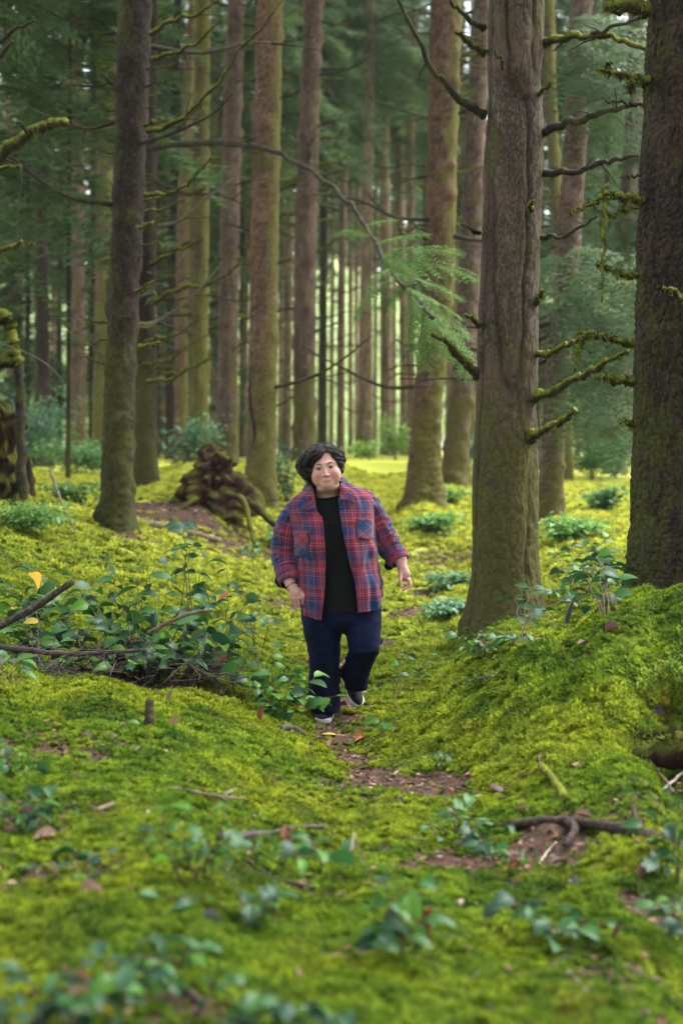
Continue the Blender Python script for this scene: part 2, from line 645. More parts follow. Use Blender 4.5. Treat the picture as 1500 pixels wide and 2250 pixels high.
g = bpy.data.node_groups.new('moss_growth', 'GeometryNodeTree')
g.interface.new_socket('Geometry', in_out='INPUT', socket_type='NodeSocketGeometry')
g.interface.new_socket('Geometry', in_out='OUTPUT', socket_type='NodeSocketGeometry')
gi = g.nodes.new('NodeGroupInput')
go = g.nodes.new('NodeGroupOutput')
join = g.nodes.new('GeometryNodeJoinGeometry')


def named(nm, typ):
    nd = g.nodes.new('GeometryNodeInputNamedAttribute')
    nd.data_type = typ
    nd.inputs[0].default_value = nm
    return [o for o in nd.outputs if o.enabled][0]


a_size, a_spin, a_tilt, a_kind = named('size', 'FLOAT'), named('spin', 'FLOAT'), named('tilt', 'FLOAT_VECTOR'), named('kindid', 'FLOAT')
for k, to in enumerate(tufts):
    oi = g.nodes.new('GeometryNodeObjectInfo')
    oi.inputs[0].default_value = to
    cmp_ = g.nodes.new('FunctionNodeCompare')
    cmp_.data_type = 'FLOAT'
    cmp_.operation = 'EQUAL'
    g.links.new(a_kind, cmp_.inputs[0])
    cmp_.inputs[1].default_value = k
    cmp_.inputs['Epsilon'].default_value = 0.1
    ip = g.nodes.new('GeometryNodeInstanceOnPoints')
    g.links.new(gi.outputs[0], ip.inputs['Points'])
    g.links.new(cmp_.outputs[0], ip.inputs['Selection'])
    g.links.new(oi.outputs['Geometry'], ip.inputs['Instance'])
    g.links.new(a_tilt, ip.inputs['Rotation'])
    g.links.new(a_size, ip.inputs['Scale'])
    ri = g.nodes.new('GeometryNodeRotateInstances')
    g.links.new(ip.outputs[0], ri.inputs[0])
    cx = g.nodes.new('ShaderNodeCombineXYZ')
    g.links.new(a_spin, cx.inputs[2])
    g.links.new(cx.outputs[0], ri.inputs['Rotation'])
    g.links.new(ri.outputs[0], join.inputs[0])
g.links.new(join.outputs[0], go.inputs[0])
md = moss.modifiers.new('growth', 'NODES')
md.node_group = g
# ------------------------------------------------------------------ bark
def bark_mat(name, dark, light, moss_amt, moss_dark=(0.045, 0.05, 0.010), moss_light=(0.13, 0.125, 0.022), sx=14, sz=3.0, lichen=0.0, side=0.0, bump_s=0.8, base=1.0):
    t = NT(name)
    p = t.pos((1, 1, sz / sx))
    f = t.noise(p, sx * 2.2, 6, 0.7)
    f2 = t.noise(t.pos((1, 1, 0.5)), 3.2, 5, 0.7)
    c = t.ramp(f, [(0.30, tuple(x * 0.45 for x in dark)), (0.48, dark), (0.66, light)])
    c = t.mix(t.math('MULTIPLY', t.step(t.noise(t.pos(), 1.7, 3), 0.45, 0.7), 0.4), c, (light[0] * 1.15, light[1] * 0.92, light[2] * 0.9))
    if lichen:
        c = t.mix(t.math('MULTIPLY', t.step(t.noise(t.pos((1, 1, 0.4)), 7, 5, 0.7), 0.58, 0.72), lichen), c, (0.30, 0.30, 0.26))
    dep = t.attr('crack').outputs['Fac']
    c = t.mix(t.math('MULTIPLY', dep, 0.75), c, (0.016, 0.011, 0.008))
    # moss grows thickest near the foot and on one side of the bole
    nrm = t.n('ShaderNodeNewGeometry').outputs['Normal']
    sp = t.n('ShaderNodeSeparateXYZ')
    t.l(nrm, sp.inputs[0])
    hgt = t.attr('height').outputs['Fac']
    low = t.math('MULTIPLY', t.step(hgt, 2.6, 0.1), 0.24 * base)
    sd_ = t.math('MULTIPLY', sp.outputs[0], side)
    m = t.math('ADD', t.math('ADD', f2, low), t.math('ADD', sd_, moss_amt - 0.5))
    m = t.math('ADD', m, t.math('MULTIPLY', t.math('SUBTRACT', f, 0.5), 0.35))
    mm = t.step(m, 0.47, 0.66)
    mc = t.ramp(t.noise(t.pos(), 38, 4, 0.7), [(0.32, moss_dark), (0.7, moss_light)])
    c = t.mix(t.math('MULTIPLY', mm, 0.9), c, mc)
    nb = t.bump(t.noise(p, sx * 5, 5, 0.75), bump_s, 0.012)
    return t.bsdf(c, 0.92, nb, 0.15)


BK = {
    'near': bark_mat('bark_scaly', (0.024, 0.017, 0.014), (0.068, 0.049, 0.040), 0.45, (0.022, 0.025, 0.006), (0.078, 0.078, 0.015), sx=26, sz=16, side=-0.05, base=0.4),
    'furrow': bark_mat('bark_furrowed', (0.050, 0.036, 0.026), (0.140, 0.108, 0.084), 0.47, (0.032, 0.032, 0.008), (0.098, 0.088, 0.022), sx=34, sz=15, lichen=0.4, side=0.0, base=1.3),
    'dark': bark_mat('bark_dark', (0.016, 0.011, 0.009), (0.044, 0.030, 0.024), 0.48, (0.018, 0.020, 0.005), (0.066, 0.066, 0.013), sx=18, sz=14, side=-0.06),
    'brown': bark_mat('bark_brown', (0.070, 0.040, 0.025), (0.165, 0.102, 0.068), 0.49, (0.042, 0.038, 0.010), (0.115, 0.105, 0.022), sx=16, sz=13, lichen=0.3, side=0.16),
    'purple': bark_mat('bark_purple', (0.062, 0.040, 0.031), (0.150, 0.105, 0.086), 0.43, (0.040, 0.036, 0.010), (0.105, 0.094, 0.020), sx=15, sz=14, lichen=0.35, side=0.05),
    'mossy': bark_mat('bark_mossy', (0.052, 0.038, 0.025), (0.11, 0.082, 0.055), 0.58, (0.042, 0.042, 0.010), (0.125, 0.118, 0.022), sx=15, sz=10, side=0.08),
    'far': bark_mat('bark_far', (0.17, 0.115, 0.080), (0.29, 0.21, 0.155), 0.40, (0.06, 0.055, 0.02), (0.12, 0.11, 0.035), sx=9, sz=3),  # lightened: the glow of the bright gap is put into this bark colour
}
t = NT('branch_moss')
f = t.noise(t.pos(), 26, 5, 0.7)
c = t.ramp(f, [(0.3, (0.030, 0.035, 0.006)), (0.5, (0.095, 0.105, 0.012)), (0.72, (0.19, 0.195, 0.02))])
sp = t.n('ShaderNodeSeparateXYZ')          # moss on the upper side of a limb; dark bark below carries its shade too
t.l(t.n('ShaderNodeNewGeometry').outputs['Normal'], sp.inputs[0])
up = t.step(t.math('ADD', sp.outputs[2], t.math('MULTIPLY', t.math('SUBTRACT', f, .5), 1.2)), -.55, .25)
M_BRMOSS = t.bsdf(t.mix(up, (0.030, 0.024, 0.014), c), 0.9, t.bump(f, 0.8, 0.015), 0.1)
t = NT('branch_wood')
f = t.noise(t.pos(), 20, 5, 0.7)
f2 = t.noise(t.pos(), 5, 3)
M_BRWOOD = t.bsdf(t.mix(t.step(f2, 0.45, 0.62), t.ramp(f, [(0.3, (0.012, 0.009, 0.008)), (0.7, (0.038, 0.030, 0.025))]), t.ramp(f, [(0.3, (0.020, 0.020, 0.006)), (0.7, (0.055, 0.053, 0.012))])), 0.9, t.bump(f, 0.6, 0.008), 0.15)
M_DEAD = plain('dead_wood', (0.13, 0.095, 0.07), 0.9, 0.5, 24, 0.15, bump=0.5)


def trunk_mesh(name, path, kind, nseg, nvis, rough=1.0, seed=0, flare=0.35, ztop=24.0):
    """path rows x, y, z, r (bottom to top, the part in view); carried on above the frame"""
    p = np.asarray(path, float)
    r0 = p[0, 3]
    dz = (p[-1] - p[max(0, len(p) - 3)])
    dz = dz / max(dz[2], 0.1)
    z1 = p[-1, 2]
    top = p[-1] + dz * (ztop - z1)
    top[3] = 0.03
    mid = p[-1] + dz * (ztop - z1) * 0.4
    mid[3] = p[-1, 3] * 0.72
    vis = smoothpath(p, nvis)
    up = smoothpath([p[-1], mid, top], 14)[1:]
    c = np.concatenate([vis, up])
    h = c[:, 2] - p[0, 2] - 0.12
    th = np.linspace(0, 2 * np.pi, nseg, endpoint=False)
    H, T = np.meshgrid(h, th, indexing='ij')
    ph = rng.uniform(0, 6.28)
    rad = c[:, 3][:, None] * np.ones_like(T)
    # root flare, lobed
    lob = 1 + 0.45 * np.sin(3 * T + ph) + 0.3 * np.sin(5 * T + 2 * ph)
    rad = rad * (1 + flare * np.exp(-np.maximum(H, 0) / 0.22) * np.maximum(lob, 0.15) * 0.8)
    q = np.stack([np.cos(T) * rad, np.sin(T) * rad, H], -1)
    cr = np.zeros_like(T)
    if kind == 'near':      # scaly plates that lift at their lower edges
        wv = q + 0.03 * np.stack([vnoise(q * 9, seed), vnoise(q * 9, seed + 1), vnoise(q * 9, seed + 2)], -1)
        pl = 1 - np.abs(vnoise(wv * (38, 38, 24), seed + 3)) * 2.2
        rid = np.clip(pl, 0, 1)
        d = -0.010 * rid ** 2 + 0.011 * fbm(wv * (48, 48, 40), 3, seed + 5) + 0.014 * fbm(q * 5, 2, seed + 9)
        ver = np.clip(1 - np.abs(vnoise(wv * (20, 20, 2.4), seed + 11)) * 3.0, 0, 1)
        d -= 0.012 * ver ** 2
        cr = np.clip(rid ** 3 * 0.6 + ver ** 2 * 0.8, 0, 1)
    elif kind == 'furrow':
        wv = q + 0.02 * np.stack([vnoise(q * 6, seed), vnoise(q * 6, seed + 1), q[..., 2] * 0], -1)
        rid = np.clip(1 - np.abs(vnoise(wv * (30, 30, 9), seed + 3)) * 2.2, 0, 1)
        big = np.clip(1 - np.abs(vnoise(wv * (5.5, 5.5, 0.35), seed + 4)) * 5, 0, 1)
        d = -0.008 * rid ** 2 - 0.028 * big ** 2 + 0.006 * fbm(wv * (40, 40, 14), 3, seed + 5) + 0.02 * fbm(q * (3, 3, 1.2), 2, seed + 9)
        cr = np.clip(rid ** 3 * 0.45 + big ** 3 * 0.8, 0, 1)
    else:
        d = rough * (0.024 * fbm(q * (7, 7, 6), 3, seed) + 0.022 * fbm(q * (15, 15, 24), 3, seed + 4))
        kn = np.clip(vnoise(q * (6, 6, 4.5), seed + 8) - 0.45, 0, 1)
        d += rough * 0.10 * kn
        cr = np.clip(-fbm(q * (15, 15, 24), 3, seed + 4) * 2.2, 0, 1) * 0.9
        sc_ = np.clip(0.5 + c[:, 3][:, None] / 0.3 * 0.5, 0, 1.3)
        d = d * sc_
    fade = np.clip((ztop - c[:, 2]) / 3, 0.1, 1)[:, None]
    rad = np.maximum(rad + d * fade, 0.01)
    V = np.stack([c[:, 0][:, None] + np.cos(T) * rad, c[:, 1][:, None] + np.sin(T) * rad, c[:, 2][:, None] + 0 * T], -1)
    V = V - p[0, :3]
    me = mesh(name, V.reshape(-1, 3), grid_faces(len(c), nseg, True), [BK[kind]])
    for nm, arr in (('crack', cr), ('height', H)):
        at = me.attributes.new(nm, 'FLOAT', 'POINT')
        at.data.foreach_set('value', arr.ravel().astype(np.float32))
    return me, c


def fuzz(mb, pts, rad, n, L, m=0, down=0.35):
    """short moss fibres on a limb"""
    i = rng.integers(0, len(pts) - 1, n)
    f = rng.uniform(0, 1, n)[:, None]
    q = pts[i] * (1 - f) + pts[i + 1] * f
    r = np.broadcast_to(rad, (len(pts),))[i]
    az = rng.uniform(0, 2 * np.pi, n)
    tg = pts[i + 1] - pts[i]
    tg = tg / (np.linalg.norm(tg, axis=1, keepdims=True) + 1e-9)
    s = np.cross(tg, (0.1, 0.2, 1.0))
    s /= np.linalg.norm(s, axis=1, keepdims=True) + 1e-9
    u = np.cross(s, tg)
    d = np.cos(az)[:, None] * s + np.sin(az)[:, None] * u
    b = q + d * r[:, None] * 0.8
    tip = b + (d + rng.normal(0, .4, (n, 3)) - np.array((0, 0, down))) * (L * rng.uniform(.4, 1.2, n))[:, None]
    wv = tg * (L * 0.22)
    V = np.stack([b - wv, b + wv, tip], 1).reshape(-1, 3)
    mb.add(V, np.arange(3 * n).reshape(-1, 3), m)


def branch_mesh(name, pts, r0, r1, mossy=0.0, n=None, seed=0, twigs=0, nseg=7, sag=0.02, base=None):
    """a limb; mossy 0..1; its own twigs go into the same mesh. Vertices relative to base."""
    pts = np.asarray(pts, float)
    n = n or max(6, 5 * len(pts))
    p = smoothpath(pts, n)
    L = np.linalg.norm(np.diff(p, axis=0), axis=1).sum()
    k = np.arange(n)
    p = p + np.stack([vnoise(np.stack([k * .7 + seed, k * 0 + j, k * 0], -1), 31 + j) for j in range(3)], -1) * sag * np.sin(np.pi * k / (n - 1))[:, None]
    rad = np.interp(k, [0, n - 1], [r0, r1]) * (1 + 0.14 * vnoise(np.stack([k * 1.3, k * 0 + seed, k * 0], -1), 5))
    rad[0] *= 1.35
    o = p[0] if base is None else base
    mb = MB()
    mm = 1 if mossy > 0.25 else 0
    if mossy > 0.25:
        rad = rad * (1 + mossy * 0.45 * (0.6 + vnoise(np.stack([k * 1.9, k * 0 + seed, k * 0 + 4], -1), 9)))
    add_tube(mb, p - o, rad, nseg, mm, 0.16, seed)
    for i in range(twigs):
        j = int(rng.uniform(0.25, 0.95) * (n - 2))
        d = p[j + 1] - p[j]
        d = d / np.linalg.norm(d)
        dd = d * rng.uniform(.2, .9) + rng.normal(0, .6, 3)
        dd /= np.linalg.norm(dd)
        tl = L * rng.uniform(.10, .32)
        tp = [p[j], p[j] + dd * tl * .5 + rng.normal(0, .02, 3) * tl, p[j] + dd * tl + np.array((0, 0, -.12 * tl))]
        tr = max(rad[j] * 0.4, 0.003)
        tp = smoothpath(tp, 5)
        add_tube(mb, tp - o, np.linspace(tr, tr * .4, 5), 4, 0)
        if mossy > .5:
            fuzz(mb, tp - o, tr, int(60 * mossy), 0.02, 1)
    if mossy > 0.25:
        fuzz(mb, p - o, rad, int(min(1100, 800 * mossy * max(L, .35))), 0.013 + 0.007 * mossy, 1)
    return mb.mesh(name, [M_BRWOOD, M_BRMOSS])


# ------------------------------------------------------------------ conifer foliage
t = NT('hemlock_needles')
f = t.noise(t.pos(), 1.1, 4, 0.7)
rn = t.n('ShaderNodeObjectInfo').outputs['Random']
c = t.ramp(f, [(0.3, (0.030, 0.060, 0.024)), (0.55, (0.060, 0.104, 0.040)), (0.75, (0.13, 0.185, 0.065))])
M_NEEDLE = t.bsdf(c, 0.7, None, 0.12, trans=0.4)
t = NT('hemlock_needles_fresh')
f = t.noise(t.pos(), 9, 4, 0.7)
M_FRESH = t.bsdf(t.ramp(f, [(0.3, (0.055, 0.125, 0.030)), (0.7, (0.13, 0.22, 0.05))]), 0.65, None, 0.10, trans=0.45)


def frond(L=1.0, W=0.35, droop=0.35, nside=13, nn=5, seed=0, needle=0.10):
    """a flat drooping spray along +x: axis, side twigs, needles as small triangles"""
    r = np.random.default_rng(seed)
    V, F = [], []

    def tri(a, b, c_):
        o = len(V)
        V.extend([a, b, c_])
        F.append((o, o + 1, o + 2))

    def ax(f):
        return np.array((L * f, 0.04 * L * math.sin(5 * f + seed), -droop * L * f * f))
    for i in range(10):
        a_, b_ = ax(i / 10), ax((i + 1) / 10)
        w_ = np.array((0, 0.012 * L * (1.2 - i / 10), 0))
        tri(a_ - w_, a_ + w_, b_)
    for i in range(nside):
        f = (i + 1.0) / (nside + .6)
        o = ax(f)
        for sg in (-1, 1):
            ln = W * L * (0.35 + 0.65 * math.sin(math.pi * min(1, f * 0.85 + 0.12))) * r.uniform(.7, 1.15)
            ang = r.uniform(0.75, 1.15)
            d = np.array((math.cos(ang), sg * math.sin(ang), 0))
            sd = np.array((-d[1], d[0], 0))
            dr = r.uniform(.25, .6)
            for k in range(nn):
                g_ = (k + 0.4) / nn
                q = o + d * ln * g_ + np.array((0, 0, -dr * ln * g_ * g_))
                st = d * ln / nn * 1.25 + np.array((0, 0, -dr * ln / nn))
                nl = needle * L * (1.1 - 0.5 * g_) * r.uniform(.8, 1.2)
                jz = np.array((0, 0, r.uniform(-.02, .02) * L))
                tri(q, q + st * .45, q + st * .7 + sd * nl + jz)
                tri(q, q + st * .45, q + st * .7 - sd * nl - jz)
    return np.array(V), np.array(F)


FR = [frond(1.0, .36, .30 + .12 * k, 11 + k % 2, 4, k, .085) for k in range(5)]


def crown_mesh(seed, H, Rb, n, low=0.0, up=0.9):
    """conifer crown: drooping boughs round a stem, height H, longest bough Rb"""
    r = np.random.default_rng(seed)
    mb = MB()
    for i in range(n):
        f = r.uniform(0, 1) ** 0.85
        z = H * f
        L = Rb * (1 - f * up) * r.uniform(.55, 1.15)
        az = r.uniform(0, 2 * np.pi)
        V, F = FR[r.integers(0, 5)]
        roll = r.normal(0, .25)
        V = V * (L, L * r.uniform(.8, 1.2), L)
        pit = r.uniform(-.35, .25)
        M = np.array(Euler((roll, pit, az)).to_matrix())
        V = V @ M.T + (0, 0, z)
        V = V + np.array((math.cos(az), math.sin(az), 0)) * 0.05
        mb.add(V, F)
    return mb.mesh('crown', [M_NEEDLE], smooth=False)


CROWN_T = [crown_mesh(50 + k, 11.0, 3.0, 85) for k in range(4)]     # high crowns of the tall trees
CROWN_L = [crown_mesh(70 + k, 9.0, 2.5, 165, up=0.75) for k in range(4)]      # understory trees clothed low down


def stub_mesh(seed, mossy):
    r = np.random.default_rng(seed)
    L = 1.0
    pts = [(-.12, 0, 0), (L * .35, r.uniform(-.1, .1), r.uniform(-.05, .12)), (L * .7, r.uniform(-.15, .15), r.uniform(-.1, .25)), (L, r.uniform(-.2, .2), r.uniform(-.15, .4))]
    mb = MB()
    p = smoothpath(pts, 9)
    add_tube(mb, p, np.linspace(.055, .02, 9), 5, 1 if mossy else 0, .4, seed)
    if r.uniform() < .6:
        q = smoothpath([p[5], p[5] + (.2, .12, .08), p[5] + (.38, .2, .02)], 5)
        add_tube(mb, q, np.linspace(.022, .01, 5), 4, 0)
    if mossy:
        fuzz(mb, p, np.linspace(.05, .02, 9), 110, .07, 1)
    return mb.mesh('branch', [M_BRWOOD, M_BRMOSS])


STUB_M = [stub_mesh(k, True) for k in range(5)]
STUB_W = [stub_mesh(20 + k, False) for k in range(4)]

def long_mesh(seed):
    r = np.random.default_rng(seed)
    up = r.uniform(-.1, .45)
    pts = [(-.03, 0, 0), (.3, r.uniform(-.06, .06), -.04), (.65, r.uniform(-.1, .1), .02 + up * .3), (1, r.uniform(-.15, .15), up)]
    p = smoothpath(pts, 16)
    mb = MB()
    add_tube(mb, p, np.linspace(.020, .005, 16), 5, 0, .3, seed)
    for k in range(r.integers(1, 5)):
        j = r.integers(5, 14)
        d = np.array((r.uniform(.1, .3), r.uniform(-.2, .2), r.uniform(-.12, .2)))
        add_tube(mb, smoothpath([p[j], p[j] + d * .5 + (0, 0, .01), p[j] + d], 5), np.linspace(.008, .003, 5), 4, 0)
    return mb.mesh('branch', [M_BRWOOD, M_BRMOSS])


LONG = [long_mesh(300 + k) for k in range(7)]
TREES = {}


def tree(label, pix, Y, kind, nseg=24, nvis=60, stubs=0, stub_len=(.15, .5), mossy=0.7, crown=13.0, seed=0, group=None, rough=1.0, flare=.35, cs=1.0, ztop=None, name='conifer_tree', long=0, stub_z=(0.6, 9.0), spz=None, low=False):
    rows = []
    for px, py, hw in pix:
        q = P(px, py, Y)
        rows.append([q[0], Y, q[2], hw / F_PX * Y])
    g0 = gz(rows[0][0], Y)
    if abs(rows[0][2] - g0) > 0.05 and rows[0][2] > g0:
        rows[0][2] = g0
    rows[0][2] = min(rows[0][2], g0) - 0.12
    if ztop is None:
        ztop = (crown + 11.5) if crown else 14
    t_ = thing(name, label, 'tree', rows[0][:3], group)
    me, c = trunk_mesh('trunk', rows, kind, nseg, nvis, rough, seed, flare, ztop)
    tr = obj('trunk', me, t_)
    r = np.random.default_rng(seed + 900)
    for i in range(stubs):
        z = rows[0][2] + r.uniform(*stub_z)
        x = np.interp(z, c[:, 2], c[:, 0])
        rd = np.interp(z, c[:, 2], c[:, 3])
        az = r.uniform(-0.5, 0.5) + (0 if r.uniform() < .5 else math.pi)
        if r.uniform() < .25:
            az = r.uniform(0, 6.28)
        ln = r.uniform(*stub_len)
        b = obj('branch', (STUB_M if r.uniform() < mossy else STUB_W)[r.integers(0, 4)], t_)
        b.location = Vector((x + math.cos(az) * rd * .9, Y + math.sin(az) * rd * .9, z)) - Vector(rows[0][:3])
        b.rotation_euler = (r.uniform(0, 6.28), r.uniform(-.45, .3), az)
        b.scale = (ln, ln * .8, ln * .8)
    for i in range(long):
        z = rows[0][2] + r.uniform(1.6, stub_z[1])
        x = np.interp(z, c[:, 2], c[:, 0])
        rd = np.interp(z, c[:, 2], c[:, 3])
        az = r.normal(0, .5) + (0 if r.uniform() < .5 else math.pi)
        ln = r.uniform(.6, 1.9)
        b = obj('branch', LONG[r.integers(0, 7)], t_)
        b.location = Vector((x + math.cos(az) * rd * .9, Y + math.sin(az) * rd * .9, z)) - Vector(rows[0][:3])
        b.rotation_euler = (r.normal(0, .5), r.uniform(-.3, .35), az)
        b.scale = (ln, ln * .9, ln * .9)
    if crown:
        k = r.integers(0, 4)
        cr = obj('crown', (CROWN_L if low else CROWN_T)[k], t_)
        x = np.interp(crown, c[:, 2], c[:, 0])
        cr.location = Vector((x, Y, crown)) - Vector(rows[0][:3])
        cr.rotation_euler = (0, 0, r.uniform(0, 6.28))
        cr.scale = (cs, cs, cs)
        cr['kind'] = 'stuff'
    return t_, c


def limb(t_, pts, Ys, r0, r1, mossy=0., twigs=0, seed=0, sag=.02, nseg=7, label=None):
    """branch of tree t_ along photo pixels pts at distances Ys"""
    Ys = np.broadcast_to(np.asarray(Ys, float), (len(pts),)) if np.ndim(Ys) == 0 else np.interp(np.linspace(0, 1, len(pts)), np.linspace(0, 1, len(Ys)), Ys)
    q = np.array([P(a[0], a[1], y) for a, y in zip(pts, Ys)])
    base = np.array(t_.location)
    b = obj('branch', branch_mesh('branch', q, r0, r1, mossy, seed=seed, twigs=twigs, sag=sag, nseg=nseg, base=q[0]), t_)
    b.location = q[0] - base
    if label:
        b['label'] = label
    return b


# ------------------------------------------------------------------ the trees, nearest first
tA, cA = tree('massive scaly-barked trunk at the right edge on the mossy bank, cut off by the frame', [(1503, 1365, 150), (1506, 1290, 128), (1507, 1200, 122), (1510, 900, 119), (1514, 600, 117), (1522, 300, 112), (1530, 0, 106), (1536, -300, 102)], 8.1, 'near', 330, 820, crown=15, seed=1, flare=.36, cs=.9)
for a_, ys_, r0, r1, ms, tw, sd_ in [
    ([(1425, 22), (1395, 18), (1355, 12), (1330, 16)], [8.0, 7.9], .036, .024, 1.0, 1, 1),
    ([(1420, 178), (1385, 172), (1350, 160), (1308, 152)], [8.0, 7.9], .020, .008, 1.0, 2, 2),
    ([(1400, 172), (1390, 185), (1384, 205)], [7.9, 7.9], .016, .007, 1.0, 0, 3),
    ([(1408, 442), (1380, 434), (1345, 428), (1330, 423)], [8.0, 7.85], .020, .012, .9, 1, 4),
    ([(1335, 428), (1310, 440), (1280, 455), (1252, 470)], [7.9, 7.8], .011, .004, .9, 0, 5),
    ([(1332, 430), (1326, 480), (1324, 540), (1320, 600), (1321, 665)], [7.87, 7.85], .014, .003, .3, 2, 6),
    ([(1400, 455), (1372, 460), (1345, 475), (1330, 478)], [8.0, 7.95], .009, .004, .6, 1, 61),
    ([(1398, 605), (1370, 602), (1340, 592), (1308, 580)], [8.0, 7.85], .018, .008, .9, 2, 7),
    ([(1388, 755), (1350, 745), (1310, 735), (1268, 730)], [8.0, 7.8], .019, .009, .9, 1, 8),
    ([(1300, 735), (1278, 748), (1266, 775), (1262, 815)], [7.85, 7.8], .014, .006, .7, 0, 9),
    ([(1386, 838), (1360, 834), (1335, 832), (1312, 827)], [8.0, 7.85], .019, .014, 1.0, 0, 10),
    ([(1512, 660), (1490, 652), (1475, 640), (1457, 632)], [7.8, 7.55], .020, .007, .8, 0, 11),
    ([(1418, 232), (1380, 228), (1345, 226), (1330, 222)], [8.0, 7.9], .010, .004, .2, 1, 12),
    ([(1405, 385), (1375, 388), (1362, 390)], [8.0, 7.9], .008, .004, .2, 0, 13),
    ([(1390, 935), (1370, 925), (1360, 930)], [8.0, 7.9], .012, .006, .8, 0, 14),
]:
    limb(tA, a_, ys_, r0, r1, ms, tw, sd_, nseg=9)

tB, cB = tree('large furrowed brown trunk right of the walker, moss thick around its lower half', [(1109, 1372, 86), (1110, 1300, 76), (1111, 1200, 72), (1111, 1000, 70), (1115, 750, 67), (1122, 500, 64), (1128, 250, 62.5), (1134, 0, 61), (1140, -300, 58)], 10.5, 'furrow', 220, 520, crown=14, seed=2, flare=.24, cs=.9)
for a_, ys_, r0, r1, ms, tw, sd_ in [
    ([(1185, 295), (1225, 278), (1270, 262), (1330, 245), (1400, 228)], [10.5, 9.6], .036, .014, .1, 3, 1),
    ([(1190, 95), (1240, 84), (1300, 76), (1350, 84), (1418, 108)], [10.5, 9.7], .035, .014, .3, 2, 2),
    ([(1300, 76), (1350, 58), (1410, 38)], [10.0, 9.6], .018, .009, .2, 2, 21),
    ([(1183, 382), (1230, 380), (1290, 368), (1345, 352), (1402, 342)], [10.5, 9.7], .030, .012, .1, 3, 3),
    ([(1180, 522), (1220, 520), (1265, 505), (1312, 474)], [10.5, 10], .022, .008, .2, 2, 4),
    ([(1165, 880), (1200, 862), (1258, 835), (1320, 802), (1378, 770)], [10.4, 9.4], .030, .015, .75, 0, 5),
    ([(1164, 962), (1185, 946), (1225, 930), (1264, 900)], [10.35, 10.0], .034, .017, .75, 0, 6),
    ([(1175, 778), (1215, 772), (1255, 752), (1290, 738)], [10.4, 10], .026, .010, .6, 0, 7),
    ([(1168, 668), (1182, 655), (1190, 636)], [10.4, 10.2], .022, .010, .7, 0, 8),
    ([(1178, 208), (1195, 196), (1210, 180)], [10.4, 10.2], .016, .007, .5, 1, 9),
    ([(1050, 825), (1020, 795), (990, 765), (965, 742), (950, 735)], [10.5, 10.1], .030, .012, .7, 1, 10),
    ([(1062, 252), (1030, 232), (990, 205), (955, 160), (925, 100), (870, -10)], [10.5, 10.0], .034, .014, .25, 3, 11),
    ([(1064, 118), (1020, 85), (1000, 70)], [10.5, 10.3], .026, .012, .3, 1, 12),
    ([(1062, 62), (1030, 45), (1000, 20), (985, -10)], [10.5, 10.2], .022, .010, .1, 1, 13),
    ([(1053, 512), (1030, 505), (1012, 492)], [10.5, 10.3], .016, .006, .1, 0, 14),
    ([(1052, 712), (1035, 702), (1022, 690)], [10.4, 10.2], .022, .010, .3, 0, 15),
    ([(1166, 460), (1160, 450), (1172, 440)], [10.0, 9.9], .018, .008, .4, 1, 16),
    ([(1105, 150), (1094, 128), (1088, 108)], [10.0, 9.9], .014, .006, .1, 0, 17),
]:
    limb(tB, a_, ys_, r0, r1, ms, tw, sd_, nseg=8)

tF, cF = tree('dark mossy trunk standing left of the rotten stump, the nearer one of a close pair', [(257, 1175, 40), (257, 1130, 37), (262, 900, 34), (275, 600, 34), (288, 300, 36), (296, 0, 36), (300, -250, 35)], 14.0, 'dark', 110, 260, stubs=34, long=9, stub_len=(.10, .30), crown=13, seed=3, rough=1.1, stub_z=(1.3, 5.2))
for a_, ys_, r0, r1, ms, tw, sd_ in [
    ([(330, 75), (380, 45), (430, 30), (490, -5)], [13.8, 13.2], .024, .009, .3, 3, 1),
    ([(335, 130), (400, 110), (440, 85), (492, 38)], [13.8, 13.2], .022, .008, .3, 3, 2),
    ([(325, 285), (365, 280), (420, 240), (480, 180), (530, 105), (570, 65), (625, -5)], [13.8, 12.9], .026, .006, .35, 4, 3),
    ([(318, 276), (345, 265), (372, 262)], [13.8, 13.4], .016, .008, .8, 0, 4),
    ([(318, 428), (360, 425), (400, 412), (430, 385), (465, 345)], [13.8, 13.2], .022, .007, .5, 1, 5),
    ([(318, 440), (345, 436), (372, 420)], [13.8, 13.4], .016, .008, .8, 0, 51),
    ([(318, 465), (365, 455), (408, 437)], [13.8, 13.4], .016, .006, .3, 1, 6),
    ([(300, 500), (322, 495), (350, 485)], [13.7, 13.4], .018, .010, .9, 0, 7),
    ([(308, 760), (328, 758), (350, 752)], [13.7, 13.4], .018, .010, .9, 0, 8),
    ([(298, 640), (325, 625), (345, 614)], [13.7, 13.5], .014, .006, .3, 1, 9),
    ([(322, 190), (345, 182), (385, 174)], [13.8, 13.5], .012, .005, .1, 1, 10),
    ([(322, 152), (350, 148), (366, 147)], [13.8, 13.5], .010, .005, .1, 1, 11),
    ([(255, 200), (235, 175), (218, 158), (200, 118)], [13.9, 13.6], .014, .005, .2, 2, 12),
]:
    limb(tF, a_, ys_, r0, r1, ms, tw, sd_)

